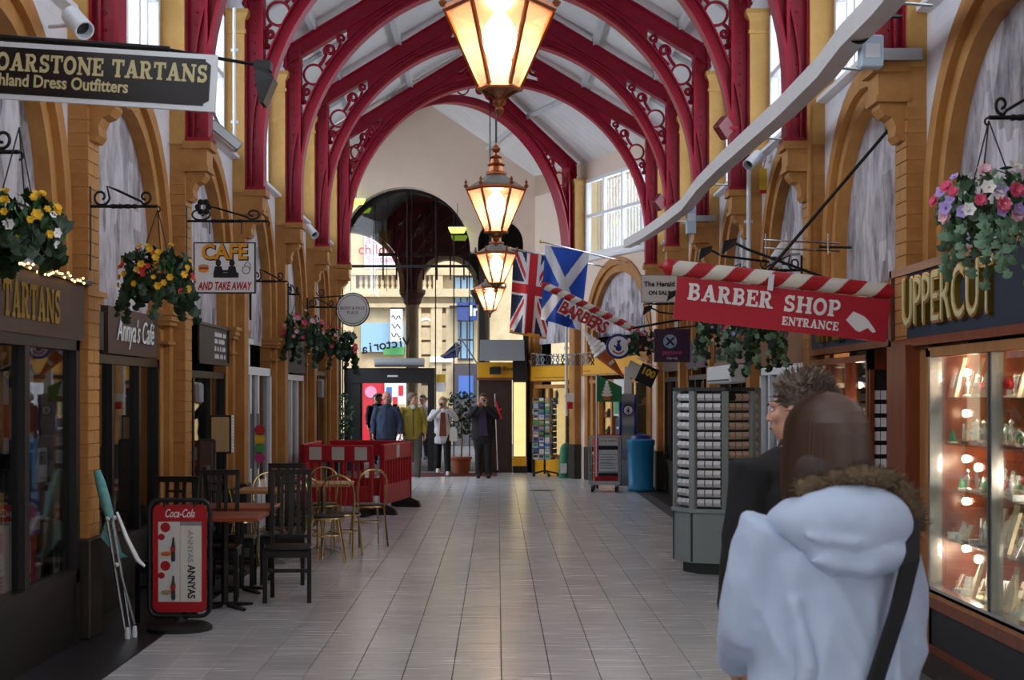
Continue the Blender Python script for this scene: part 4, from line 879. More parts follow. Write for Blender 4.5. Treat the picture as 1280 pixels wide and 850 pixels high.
# ================================================================ signs
rnd = random.Random(3)
class SG:
    """a flat sign hung facing down the arcade: pixel -> its own x, z"""
    def __init__(s, px, py, d, deg): s.c = (px, py); s.d = d; s.k = d / F; s.a = R(deg); s.o = P(px, py, d)
    def l(s, px, py):
        dx, dz = (px - s.c[0]) * s.k, -(py - s.c[1]) * s.k
        return dx*math.cos(s.a) - dz*math.sin(s.a), dx*math.sin(s.a) + dz*math.cos(s.a)
    def thing(s, n, lb, cat): return thing(n, lb, cat, s.o, (0, s.a, 0))
def candy(t, L, r, pitch, x0=0.0, z=0.0, seg=24, n=140, M=None):
    A, B = MB(M), MB(M)
    for i in range(n):
        for j in range(seg):
            xa, xb = x0 + L*i/n, x0 + L*(i+1)/n; a0, a1 = 2*PI*j/seg, 2*PI*(j+1)/seg
            ph = ((xa - x0)/pitch + j/seg) % 1.0
            (A if ph < .5 else B).quad((xa, r*math.cos(a0), z + r*math.sin(a0)), (xb, r*math.cos(a0), z + r*math.sin(a0)), (xb, r*math.cos(a1), z + r*math.sin(a1)), (xa, r*math.cos(a1), z + r*math.sin(a1)))
    A.build('red_stripe', 'red', t, smooth=True); B.build('white_stripe', 'offwhite', t, smooth=True)
# tartan shop hanging sign
S = SG(113, 95, 8.4, 3.6); t = S.thing('tartan_hanging_sign', 'dark hanging sign with pale border and gold tartan shop lettering', 'sign')
W2, H2 = .70, .157
MB().box(-W2, -.012, -H2, W2, .012, H2).build('border', 'white_plastic', t)
m = MB(); c = .03; w_, h_ = W2 - .035, H2 - .028
m.prism([(-w_ + c, -h_), (w_ - c, -h_), (w_ - c, -h_ + c*.4), (w_, -h_ + c), (w_, h_ - c), (w_ - c, h_ - c*.4), (w_ - c, h_), (-w_ + c, h_), (-w_, h_ - c), (-w_, -h_ + c)], -.016, .016); m.build('panel', 'sign_brown', t)
slab('lettering', 'BOARSTONE TARTANS', .098, 'gilt_pale', t, .03, -.016, .048, 1.24, .004); text('lettering', 'Highland Dress Outfitters', .095, 'gilt_pale', t, (-.195, -.018, -.055), bold=.002, ext=.002, width=.82)
x0, z0 = S.l(-40, 44); x1, z1 = S.l(212, 62); x2, z2 = S.l(338, 84)
MB().tube([(x0, 0, z0), (x1, 0, z1)], .019, 8).build('bar', 'black_iron', t); MB().tube([(x1 - .02, 0, z1), (x2, 0, z2)], .010, 6).build('bar_extension', 'black_iron', t)
for px in (20, 120, 235): x, z = S.l(px, 50 + px*.06); MB().tube([(x, 0, z), (x, 0, H2 - .01)], .005, 5).build('hanger', 'black_iron', t)
x, z = S.l(330, 84); m = MB().box(x - .05, -.05, z - .02, x + .04, .05, z + .03).skin([[(x - .04, -.06, z - .02), (x + .03, -.06, z - .02), (x + .03, .06, z - .02), (x - .04, .06, z - .02)], [(x - .03, -.08, z - .10), (x + .07, -.08, z - .07), (x + .07, .08, z - .07), (x - .03, .08, z - .10)], [(x - .0, -.08, z - .21), (x + .02, -.08, z - .21), (x + .02, .08, z - .21), (x, .08, z - .21)]]); m.build('floodlight', 'black_plastic', t)
# barber shop sign
S = SG(977, 386, 11.0, 6.3); t = S.thing('barber_shop_sign', 'red barber shop entrance sign under a red and white striped pole', 'sign')
xa, za = S.l(847, 346); xb, zb = S.l(1107, 428)
MB().box(xa, -.012, zb, xb, .012, za).build('panel', 'sign_red', t)
for s, a, b, cp, wd in (('BARBER', 859, 966, (913, 370), None), ('SHOP', 979, 1051, (1015, 382.5), None), ('ENTRANCE', 977, 1048, (1012.5, 404.5), None)):
    x, z = S.l(*cp); slab('lettering', s, .120 if s != 'ENTRANCE' else .062, 'white', t, x, -.012, z, (b - a) * S.k, .004, T=.28)
hp = [(1057, 400), (1066, 389.5), (1072, 392), (1080, 396), (1085, 401), (1092, 411), (1094, 415), (1090, 416), (1084, 410), (1080, 412), (1074, 415), (1069, 413)]
MB().prism([S.l(*p) for p in hp], -.018, -.012).build('pointing_hand', 'white', t)
px0, pz0 = S.l(838, 335); px1, pz1 = S.l(1116, 364); L = px1 - px0; zc = (pz0 + pz1)/2
candy(t, L, .057, .275, px0, zc)
Mx = Matrix.Translation((px0, 0, zc)) @ Matrix.Rotation(-PI/2, 4, 'Y')
MB(Mx).lathe([(.059, -.01), (.062, .0), (.062, .03), (.045, .045), (.02, .055), (.012, .075), (.002, .09)], 18).build('end_cap', 'red', t, smooth=True); MB(Matrix.Translation((px1, 0, zc)) @ Matrix.Rotation(PI/2, 4, 'Y')).lathe([(.06, -.02), (.06, .01), (.03, .02)], 18).build('end_cap', 'red', t)
x, z = S.l(962, 352); MB().box(x - .02, -.062, za - .03, x + .02, -.056, z + .05).build('strap', 'white_plastic', t)
x2, z2 = S.l(1115, 158); MB().tube([(x - .02, 0, zc + .05), (x2, .05, z2)], .013, 6).build('stay_rod', 'black_iron', t); MB().box(x2 - .02, -.02, z2 - .04, x2 + .06, .12, z2 + .04).build('wall_clamp', 'black_iron', t)
# barbers pole sign further down
S = SG(735, 386, 23.3, 26); t = S.thing('barbers_pole_sign', 'slanting striped barbers pole with red outlined lettering before the flags', 'sign')
xa, _ = S.l(682, 357); xb, _ = S.l(790, 411); candy(t, xb - xa, .062, .22, xa, .03, 16, 80); MB().ball((xa - .02, 0, .03), (.06, .05, .05), 10, 6).build('end_cap', 'red', t, smooth=True); MB().tube([(xb, 0, .03), (xb + .75, .1, .03 + .55)], .02, 6).build('arm', 'black_iron', t)
x, z = S.l(729, 397); text('lettering_outline', 'BARBERS', .25, 'white', t, (x, -.02, z), bold=.030, ext=.002, width=.82, shear=.1); text('lettering', 'BARBERS', .25, 'red', t, (x, -.026, z), bold=.008, ext=.002, width=.79, shear=.1)
# cafe sign
S = SG(281, 335, 13.95, 0); t = S.thing('cafe_sign', 'white cafe and take away sign with orange lettering on a scroll bracket', 'sign')
MB().box(-.285, -.015, -.235, .285, .015, .235).build('border', 'black_iron', t); MB().box(-.273, -.02, -.223, .273, .02, .223).build('panel', 'white', t)
text('lettering_shadow', 'CAFE', .19, 'ink', t, (.006, -.022, .135), bold=.012, ext=.001, width=.43); text('lettering', 'CAFE', .19, 'cafe_yellow', t, (0, -.025, .14), bold=.006, ext=.001, width=.42); text('lettering', 'AND TAKE AWAY', .10, 'red', t, (0, -.022, -.17), bold=.003, ext=.001, width=.50, shear=.25)
m = MB().box(-.10, -.024, -.09, .13, -.021, -.045)
for x in (-.055, .07): m.ball((x, -.022, .045), (.026, .004, .032), 10, 6).prism([(x - .045, -.05), (x + .045, -.05), (x + .03, .015), (x - .03, .015)], -.024, -.021)
m.box(-.02, -.024, -.04, .03, -.021, -.02).build('couple_silhouette', 'ink', t)
for z, mt in ((.025, 'paper_tan'), (.005, 'paper_red'), (-.015, 'cafe_yellow')): MB().ball((-.19, -.022, z - .01), (.05, .003, .018), 10, 5).build('burger_print', mt, t)
MB().tube([(.2 + a, -.022, -.02 + b) for a, b in arc(0, 0, .035, 0, 350, 14)] + [(.24, -.022, .03), (.21, -.022, .06), (.18, -.022, .02)], .003, 4).build('teapot_print', 'ink', t)
def scroll_bracket(lb, x, y, z, reach, sgn, big=False, nm='wall_bracket'):
    t = thing(nm, lb, 'bracket', (x, y, z)); s = sgn
    MB().box(-.012, -.015, -.45, .012, .015, .14).build('wall_plate', 'black_iron', t); MB().tube([(0, 0, 0), (s*reach, 0, 0)], .012, 6).build('arm', 'black_iron', t)
    k = reach / .5
    pts = [(s*(.06 + .055*math.cos(R(a)))*k, 0, .055 + .06*math.sin(R(a))) for a in (-60, -10, 40, 100, 160, 210, 250)]
    MB().tube([(s*a*k, 0, b) for a, b in spiral(.085, .065, .02, .065, -60, 1.15, 18)] + [(s*a*k, 0, b) for a, b in ((.13, .14), (.2, .115), (.3, .07), (.38, .035))] + [(s*a*k, 0, b) for a, b in spiral(.41, .065, .05, .015, -110, 1.1, 14)], .009, 5).build('scroll', 'black_iron', t, smooth=True)
    MB().tube([(s*(.15 + i*.02)*k, 0, 0) for i in range(11)], [.012 + .007*abs(math.sin(i*1.2)) for i in range(11)], 6).build('twist', 'black_iron', t)
    MB().tube([(s*reach + s*.02*math.cos(R(a)), 0, -.02 + .02*math.sin(R(a))) for a in range(90, -100, -30)], .006, 5).build('hook', 'black_iron', t)
    return t
t = scroll_bracket('ornate black iron bracket carrying the cafe sign', -2.86, 13.95, 2.42 + .98, .75, 1); t.location.z = P(281, 290, 13.95).z + .10
for px in (262, 302): x = (px - 281) * S.k; MB().tube([(P(px, 303, 13.95).x + 2.86, 0, -.12), (P(px, 303, 13.95).x + 2.86, 0, 0)], .006, 5).build('hanger', 'black_iron', t)
for i in range(6): a = 60*i; MB().ball((.16 + .05*math.cos(R(a)), 0, .13 + .05*math.sin(R(a))), (.03, .012, .03), 6, 4).build('rosette_petal', 'black_iron', t)
# round sign
S = SG(441, 387, 23.7, 0); t = S.thing('round_shop_sign', 'round white shop sign with black ring on an iron bracket', 'sign'); Mx = Matrix.Rotation(PI/2, 4, 'X')
MB(Mx).lathe([(.265, -.02), (.265, .02)], 36).build('rim', 'black_iron', t); MB(Mx).lathe([(.25, .0), (.25, .024)], 36).build('face', 'white', t); MB(Mx).lathe([(.225, .0), (.225, .027)], 36).build('ring', 'ink', t); MB(Mx).lathe([(.217, .0), (.217, .030)], 36).build('inner_face', 'white', t)
text('lettering', 'BODY & FACE', .062, 'ink', t, (0, -.032, .02), ext=.001); text('lettering', 'PLACE', .062, 'ink', t, (0, -.032, -.05), ext=.001)
MB().tube([(-.62, 0, .18), (-.1, 0, .22)], .012, 6).build('arm', 'black_iron', t); MB().tube([(a - .6, 0, b + .22) for a, b in spiral(.1, .05, .07, .02, 180, 1.3, 16)], .008, 5).build('scroll', 'black_iron', t)
scroll_bracket('empty black scroll bracket on the pier by the white surround', -2.86, 17.6, 3.02, .42, 1)
# newspaper sign
S = SG(824, 361, 20.9, 0); t = S.thing('newspaper_sign', 'pale newspaper on sale sign on an iron bracket behind the striped pole', 'sign'); MB().box(-.24, -.02, -.18, .24, .02, .18).build('panel', 'offwhite', t); MB().box(-.25, -.015, -.19, .25, .015, .19).build('border', 'pigeon_grey', t)
text('lettering', 'The Herald', .095, 'ink', t, (0, -.022, .06), bold=.003, ext=.001, width=.42); text('lettering', 'ON SALE', .075, 'ink', t, (0, -.022, -.06), bold=.003, ext=.001, width=.30); MB().tube([(.24, 0, .19), (.62, 0, .19)], .014, 6).build('arm', 'black_iron', t)
for i, (px, py, d) in enumerate(((843, 372, 20.0), (812, 390, 21.6), (915, 312, 13.2), (885, 320, 15.0))):
    S = SG(px, py, d, 0); lb = ('black floodlight pointing at the newspaper sign', 'small black floodlight above the flower basket by the barbers pole', 'black floodlight on an arm above the striped barber pole', 'black floodlight behind the striped pole cap')[i]
    t = S.thing('sign_floodlight', lb, 'floodlight'); t['group'] = 'black sign floodlights'
    MB().skin([[(-.10, -.06, -.05), (.02, -.05, .03), (.02, .05, .03), (-.10, .06, -.05)], [(-.08, -.06, .07), (.04, -.04, .10), (.04, .04, .10), (-.08, .06, .07)]]).build('lamp_head', 'black_plastic', t); MB().tube([(.02, 0, .06), (.14, 0, .0), (2.86 - S.o.x, 0, -.08 if i != 2 else -.25)], .013, 6).build('arm', 'black_iron', t)
# phone top-up sign, number sign, lottery disc, cone, bunting
S = SG(840, 432, 22.0, 0); t = S.thing('phone_topup_sign', 'dark purple hanging phone sign with pale cross roundel', 'sign'); MB().box(-.26, -.02, -.24, .26, .02, .24).build('panel', 'purple_sign', t); MB(Mx).lathe([(.10, .0), (.10, .025)], 20, (-.03, 0, 0), M=Matrix.Translation((0, .06, 0))).build('roundel', 'sky_sign', t)
for a in (45, -45): MB().box(-.08, -.03, -.015, .08, -.026, .015, Matrix.Translation((-.03, 0, .06)) @ Matrix.Rotation(R(a), 4, 'Y')).build('cross_mark', 'purple_sign', t)
text('lettering', 'payzone', .085, 'hotpink', t, (0, -.022, -.10), ext=.001, bold=.002); text('lettering', 'top-up', .06, 'offwhite', t, (0, -.022, -.18), ext=.001); MB().tube([(-.1, 0, .24), (.55, 0, .30)], .012, 6).build('arm', 'black_iron', t)
S = SG(808, 469, 26.6, 25); t = S.thing('number_sign', 'black and yellow tilted sign reading 100 on a pale card', 'sign'); MB().box(-.15, -.015, -.17, .17, .015, .17).build('panel', 'ink', t); text('lettering', '100', .17, 'paper_yellow', t, (.01, -.018, .05), bold=.008, ext=.001); MB().box(-.36, .0, -.15, -.14, .012, .12).build('pale_card', 'offwhite', t); MB().tube([(-.3, -.02, .2), (.15, -.02, .2)], .008, 5).build('rod', 'white', t)
lt = lotto(P(773, 433, 26.4), 0, .22, 'large blue and white lottery disc beside the giant ice cream'); MB().tube([(0, .03, 0), (.86, .15, .05)], .016, 6).build('arm', 'royal', lt)
t = thing('giant_ice_cream', 'giant model ice cream cone tilting out over the kiosk', 'model', P(779, 471, 26.8), (0, R(-41), 0))
MB().lathe([(.012, 0), (.14, .55), (.145, .58), (.13, .58)], 16).build('cone', 'cone', t, smooth=True)
prof = [];
for i in range(6): r0 = .165 - .025*i; z0 = .56 + i*.075; prof += [(r0*.85, z0), (r0, z0 + .03), (r0*.9, z0 + .07)]
MB().lathe(prof + [(.02, 1.06), (.004, 1.10)], 16).build('whipped_top', 'icecream', t, smooth=True); MB().box(-.05, -.135, .3, .05, -.115, .36).build('label_patch', 'offwhite', t); wl_ = FA @ Vector((1.0, .0, P(779, 471, 26.8).z + .45)); wl_ = (Matrix.Translation(P(779, 471, 26.8)) @ Matrix.Rotation(R(-41), 4, 'Y')).inverted() @ wl_; MB().tube([(0, .08, .42), tuple(wl_)], .02, 6).build('mounting_rod', 'galv', t)
t = thing('green_ice_cream_flag', 'green flag with whipped ice cream picture in front of the kiosk window', 'flag', P(760, 485, 27.4)); MB().prism([(-.22, .24), (-.19, .24), (.25, .02), (.25, -.25), (-.20, -.25)], -.006, .006).build('cloth', 'green_flag', t)
for i in range(5): MB().ball((-.02, -.01, -.12 + i*.055), (.10 - .018*i, .006, .035), 12, 6).build('ice_cream_print', 'icecream', t)
MB().prism([(-.1, -.14), (.06, -.14), (.04, -.22), (-.06, -.22)], -.012, -.006).build('cone_print', 'cone', t); MB().tube([(-.21, 0, .26), (-.21, 0, -1.6)], .012, 6).build('staff', 'white', t)
t = thing('ribbon_bunting', 'string of grey ribbon bows strung across the yellow fascias', 'bunting', P(700, 450, 29.0))
MB().tube([(-.55, 0, .13), (0, 0, .06), (.65, 0, .16)], .008, 5).build('string', 'white', t)
for i in range(13):
    x = -.52 + i*.095; MB().tube([(x - .03, 0, -.1), (x + .03, 0, 0), (x - .03, 0, .12), (x + .03, 0, .12), (x - .03, 0, 0), (x + .03, 0, -.1)], .012, 4).build('ribbon_bow', 'sky_sign' if i % 3 else 'paper_dark', t)
# ================================================================ flags
def flag(name, label, corners, d0, staff, pat, mats, nu=70, nv=110, fringe=False):
    t = thing(name, label, 'flag', (0, 0, 0)); tl_, tr_, br_, bl_ = [P(px, py, d0) for px, py in corners]
    me = bpy.data.meshes.new('cloth'); vs_, fs_, mi = [], [], []
    for j in range(nv + 1):
        for i in range(nu + 1):
            u, v = i/nu, j/nv; p = tl_.lerp(tr_, u).lerp(bl_.lerp(br_, u), v)
            p.y += (.07*math.sin(u*9 + v*2) + .03*math.sin(u*17 - v*3)) * (.3 + v); vs_.append(p)
    for j in range(nv):
        for i in range(nu):
            a = j*(nu+1) + i; fs_.append((a, a+1, a+nu+2, a+nu+1)); mi.append(pat((i+.5)/nu, (j+.5)/nv))
    me.from_pydata(vs_, [], fs_); 
    for m_ in mats: me.materials.append(MATS[m_])
    me.polygons.foreach_set('material_index', mi); me.polygons.foreach_set('use_smooth', [True]*len(mi))
    link('cloth', me, None, t)
    if fringe: MB().tube([bl_.lerp(br_, k/8) + Vector((0, .02*math.sin(k), 0)) for k in range(9)], .035, 5).build('fringe', 'cafe_yellow', t)
    a, b = staff; MB().tube([a, b], .016, 7).build('staff', 'chrome', t); MB().ball(tuple(a), .03, 8, 6).build('staff_finial', 'gilt', t, smooth=True); return t
def saltire(u, v):
    k = .12; d1 = abs(v - u)*.7; d2 = abs(v - (1 - u))*.7
    return 1 if min(abs((u - v)), abs(u - 1 + v)) < k else 0
def jack(u, v):
    a, b = u - .5, (v - .45)*2 / 1.1
    if abs(a) < .10 or abs(b) < .10: return 2
    if abs(a) < .165 or abs(b) < .165: return 1
    sgn = 1 if a*b > 0 else -1; dist = (a - sgn*b/2) * .894 * (1 if b > 0 else -1)
    if abs(dist) < .10: return 2 if (0 < dist*sgn < .068) else 1
    return 0
wp = FA @ Vector((1.35, .05, 0)); ws = P(777, 327, wp.y)
flag('saltire_flag', 'blue and white saltire flag hanging from a chrome staff on the bent wall', [(681.5, 306), (736.5, 316), (725, 413), (676, 399)], 27.6, (P(676, 302, 27.4), FA @ Vector((1.5, .03, P(777, 326, 28.3).z))), saltire, ['flag_blue', 'flag_white'])
flag('union_flag', 'union flag with gold fringe hanging behind the saltire', [(642, 313), (694, 322), (683, 422), (637, 414)], 28.6, (P(637, 310, 28.4), FA @ Vector((2.55, .03, P(745, 330, 29.0).z))), jack, ['flag_navy', 'flag_white', 'flag_red'], fringe=True)
# ================================================================ flower baskets
def leafmesh(kind, mt):
    if kind == 'ivy': pts = [(0, -.5), (.28, -.42), (.5, -.1), (.26, .02), (.3, .3), (.08, .24), (0, .55), (-.08, .24), (-.3, .3), (-.26, .02), (-.5, -.1), (-.28, -.42)]
    else: pts = [(0, -.5), (.16, -.3), (.22, 0), (.14, .3), (0, .55), (-.14, .3), (-.22, 0), (-.16, -.3)]
    m = MB(); n = len(pts); m.add([(0, 0, .05)] + [(a, b, -.10*abs(a) - .08*b*b) for a, b in pts], [(0, i + 1, (i + 1) % n + 1) for i in range(n)])
    o = m.build('leaf_' + kind, mt); me = o.data; bpy.data.objects.remove(o); return me
def flowermesh(mt, n=6, dbl=False):
    m = MB()
    for k in range(2 if dbl else 1):
        for i in range(n):
            a = 2*PI*(i + .5*k)/n; r = .5 - .15*k; z = .1 + .16*k; c, s = math.cos(a), math.sin(a)
            m.add([(0, 0, .05*k), (r*.6*c - .22*s, r*.6*s + .22*c, z), (r*c, r*s, z + .06), (r*.6*c + .22*s, r*.6*s - .22*c, z)], [(0, 1, 2, 3)])
    m.ball((0, 0, .10), .10, 6, 4); o = m.build('flower_' + mt, mt); me = o.data; bpy.data.objects.remove(o); return me
LEAF = {k: leafmesh(a, k2) for k, a, k2 in (('leaf', 'oval', 'leaf'), ('dark', 'oval', 'leaf_dark'), ('ivy', 'ivy', 'ivy'), ('ivyd', 'ivy', 'leaf_dark'))}
FLW = {k: flowermesh(k, n, d) for k, n, d in (('flower_yellow', 6, True), ('flower_red', 6, False), ('flower_pink', 9, True), ('flower_pale', 7, True), ('flower_lilac', 5, False), ('flower_white', 6, False))}
def basket(label, c, r, fl, nl=150, nf=26, ls=.085, fs=.07, trail=14, hang=None, lk=('leaf', 'dark', 'ivyd'), squash=.85, tl=.45):
    t = thing('hanging_flower_basket', label, 'flower basket', c)
    MB().lathe([(.02, -r*.55), (r*.35, -r*.5), (r*.6, -r*.25), (r*.68, 0), (r*.62, .01)], 14).build('basket_bowl', 'moss', t, smooth=True)
    if hang:
        for a in (90, 210, 330): MB().tube([(r*.62*math.cos(R(a)), r*.62*math.sin(R(a)), 0), (0, 0, hang)], .004, 4).build('chain', 'black_iron', t)
    for i in range(nl):
        th, ph = rnd.uniform(0, 2*PI), math.acos(rnd.uniform(-.75, .9)); rr = r*rnd.uniform(.72, 1.08)
        p = Vector((rr*math.sin(ph)*math.cos(th), rr*math.sin(ph)*math.sin(th), rr*math.cos(ph)*squash)); q = p.normalized().to_track_quat('Z', 'Y').to_euler()
        inst(LEAF[rnd.choice(lk)], 'leaf', t, p, (q.x + rnd.uniform(-.6, .6), q.y + rnd.uniform(-.6, .6), q.z + rnd.uniform(-3, 3)), ls*rnd.uniform(.7, 1.35))
    for i in range(trail):
        th = rnd.uniform(0, 2*PI); x, y = r*.85*math.cos(th), r*.85*math.sin(th); L = rnd.uniform(.3, 1)*tl; pts = [(x, y, -.1*r)]
        for k in range(1, 6): pts.append((x*(1 + .05*k) + rnd.uniform(-.02, .02), y*(1 + .05*k), -.1*r - L*k/5))
        MB().tube(pts, .0035, 4).build('trailing_stem', 'leaf_dark', t)
        for p in pts[1:]: inst(LEAF[rnd.choice([k for k in lk if 'ivy' in k] or ['ivyd'])], 'leaf', t, (p[0], p[1] - .01, p[2]), (PI/2 + rnd.uniform(-.5, .5), rnd.uniform(-.6, .6), rnd.uniform(-.6, .6)), ls*rnd.uniform(.7, 1.2))
    for i in range(nf):
        th, ph = rnd.uniform(-PI, 0) if rnd.random() < .75 else rnd.uniform(0, PI), math.acos(rnd.uniform(-.5, .95)); rr = r*rnd.uniform(1.0, 1.12)
        p = Vector((rr*math.sin(ph)*math.cos(th), rr*math.sin(ph)*math.sin(th), rr*math.cos(ph)*squash)); q = (p.normalized() + Vector((0, -.6, .2))).to_track_quat('Z', 'Y').to_euler()
        k = fl[i % len(fl)]
        inst(FLW[k], 'flower', t, p, q, fs*rnd.uniform(.75, 1.25))
    return t
basket('hanging basket of yellow flowers and ivy over the tartan shop fascia', P(24, 284, 7.6), .205, ['flower_yellow', 'flower_yellow', 'flower_yellow', 'flower_white'], 260, 26, .085, .055, 18, .5, tl=.20, lk=('dark', 'leaf', 'leaf', 'ivyd'))
basket('hanging basket of yellow and red flowers before the brown cafe sign', P(197, 345, 10.65), .245, ['flower_yellow', 'flower_yellow', 'flower_yellow', 'flower_red', 'flower_yellow', 'flower_yellow'], 260, 46, .08, .05, 18, P(197, 262, 10.65).z - P(197, 345, 10.65).z, tl=.28)
basket('hanging basket of pink roses on the pier past the cafe sign', P(374, 412, 20.75), .30, ['flower_pink', 'flower_pale', 'flower_pale'], 210, 26, .10, .075, 14, .52, tl=.45)
basket('hanging basket of pink roses beside the round white sign', P(420, 430, 22.9), .30, ['flower_pale', 'flower_pink'], 190, 16, .10, .075, 16, .5, tl=.4)
basket('hanging basket of lilac and pink flowers with variegated ivy over the gilt sign', P(1236, 262, 7.7), .25, ['flower_lilac', 'flower_pink', 'flower_white', 'flower_pale', 'flower_lilac'], 270, 36, .068, .07, 24, .45, lk=('leaf', 'dark', 'ivy', 'ivy', 'leaf'), tl=.36)
basket('hanging basket of trailing green ivy and red flowers under the barber shop sign', P(945, 408, 14.25), .27, ['flower_lilac', 'flower_red'], 150, 14, .085, .06, 24, .5, lk=('leaf', 'ivy', 'ivyd', 'leaf'), tl=.42)
basket('hanging basket of trailing ivy behind the left end of the barber shop sign', P(893, 405, 17.2), .2, ['flower_lilac'], 90, 6, .085, .05, 16, .5, lk=('leaf', 'ivy', 'ivyd'), tl=.5)
basket('hanging basket of dark red flowers at the end of the barbers pole', P(806, 427, 23.9), .25, ['flower_red', 'flower_pale'], 120, 18, .085, .08, 8, .5, lk=('dark', 'ivyd', 'leaf'), tl=.2)
for lb, px, d, py, s, rc in (('black scroll bracket holding the yellow basket over the tartan shop', 24, 7.6, 190, 1, .6), ('black scroll bracket holding the yellow and red basket', 197, 10.65, 258, 1, .49), ('black scroll bracket holding the pink rose basket past the cafe sign', 374, 20.75, 368, 1, .25), ('black scroll bracket holding the pink rose basket by the round sign', 420, 22.9, 384, 1, .5),
                             ('black scroll bracket holding the lilac basket over the gilt sign', 1236, 7.7, 147, -1, .45), ('black scroll bracket holding the ivy basket behind the barber shop sign', 945, 14.25, 338, -1, .5), ('black scroll bracket holding the small ivy basket', 893, 17.2, 345, -1, .5), ('black scroll bracket holding the dark red basket', 806, 23.9, 380, -1, .6)):
    q = P(px, py, d); rc = 2.86 - abs(q.x); scroll_bracket(lb, -s*2.86, d, q.z, rc, s, nm='basket_bracket')
# ================================================================ fixtures on the walls
pts = []
for px, py in ((1165, -70), (1105, 2), (1062, 46), (1033, 84), (985, 132), (940, 172), (905, 203), (878, 230), (858, 256), (832, 276), (808, 292), (784, 305)):
    d = 2.42*F/(px - CX); q = P(px, py, d); pts.append((2.42, d, q.z))
t = thing('cable_trunking', 'long white cable trunking running past the red columns', 'trunking'); 
for i in range(len(pts) - 1):
    a, b = pts[i], pts[i+1]; MB().skin([[(p[0] - .07, p[1], p[2] - .075), (p[0] + .07, p[1], p[2] - .075), (p[0] + .07, p[1], p[2] + .075), (p[0] - .07, p[1], p[2] + .075)] for p in (a, b)]).build('trunking_length', 'trunking', t)
for p in pts[1::2]: MB().tube([(p[0], p[1], p[2]), (2.75, p[1] + .1, p[2])], .012, 5).build('support_arm', 'galv', t)
def canlight(lb, px, py, d, dirx, wall):
    t = thing('can_spotlight', lb, 'spotlight', P(px, py, d), 0, 'white can spotlights'); Mq = Vector((dirx, -.75, -.75)).to_track_quat('Z', 'Y').to_matrix().to_4x4()
    MB(Mq).lathe([(.05, -.12), (.065, -.11), (.065, .12), (.055, .12), (.05, .05)], 16, caps=False).lathe([(.05, -.12), (.05, -.115)], 16).build('can', 'white_plastic', t, smooth=True); MB(Mq).lathe([(.05, .06), (.05, .065)], 14).build('lens', 'paper_dark', t); MB().tube([(0, .05, 0), (wall - P(px, py, d).x, .2, .02)], .014, 6).build('arm', 'white_plastic', t)
canlight('white can spotlight above the tartan hanging sign', 97, 28, 9.8, .7, -2.95); canlight('white can spotlight on the wall by the yellow hazard tag', 942, 200, 16.6, -.8, 2.95); canlight('white can spotlight near the far left columns', 389, 289, 22.6, .7, -2.9); canlight('white can spotlight above the chrome rail over the striped pole', 975, 318, 14.6, -.6, 2.95)
for px, py, d, lb in ((1090, 64, 10.45, 'pale blue junction box fixed beside the first red column'), (864, 272, 20.4, 'pale blue junction box on a red column halfway down'), (1021, 312, 14.2, 'tall white junction box on the arch behind the striped pole')):
    o = thing('junction_box', lb, 'box', P(px, py, d)); s = d/F; MB().cham(-14*s if d < 20 else -6*s, -.02, -20*s, 14*s if d < 20 else 6*s, .10, 20*s, .008).build('casing', 'box_blue' if d != 14.2 else 'white_plastic', o); MB().box(-.05, -.025, -.05, .05, -.02, .05).build('cover_plate', 'white_plastic', o); MB().box(-.02, .08, -.04, 2.95 - o.location.x, .12, .04).build('mount', 'galv', o)
for px, py, d, lb in ((1076, 38, 10.2, 'round black floodlight above the pale blue junction box'), (855, 256, 20.2, 'round black floodlight on the white trunking')):
    t = thing('round_floodlight', lb, 'floodlight', P(px, py, d)); Mq = Vector((-.6, -.7, -.4)).to_track_quat('Z', 'Y').to_matrix().to_4x4()
    MB(Mq).lathe([(.03, -.09), (.07, -.05), (.085, .04), (.075, .045), (.07, .0)], 16, caps=False).build('shell', 'black_plastic', t, smooth=True); MB(Mq).lathe([(.07, .0), (.03, -.03), (.001, -.035)], 14).build('reflector', 'chrome', t, smooth=True); MB().tube([(0, 0, 0), (.08, .05, .10), (.3, .1, .12)], .014, 5).build('bracket', 'black_iron', t)
for px, py, d, lb in ((905, 160, 17.2, 'red diamond shaped lamp on the red column by the yellow hazard tag'), (824, 253, 23.85, 'red diamond shaped lamp on the red column closest to the flags')):
    t = thing('diamond_lamp', lb, 'lamp', P(px, py, d)); Mq = Matrix.Rotation(R(35), 4, 'Z') @ Matrix.Rotation(R(45), 4, 'Y'); MB(Mq).cham(-.10, -.05, -.10, .10, .05, .10, .01).build('body', 'lamp_red', t); MB().tube([(.05, 0, 0), (2.73 - t.location.x, .05, 0)], .028, 6).build('arm', 'crimson', t)
t = thing('tilted_floodlight', 'flat grey floodlight tilted under the left clerestory sill', 'floodlight', P(280, 170, 14.3), (0, R(38), R(20))); MB().cham(-.18, -.08, -.05, .18, .08, .05, .015).build('casing', 'galv', t); MB().box(-.15, -.07, -.056, .15, .07, -.05).build('lens', 'offwhite', t); MB().tube([(-.1, 0, .05), (-.35, .1, .2)], .015, 5).build('arm', 'galv', t)
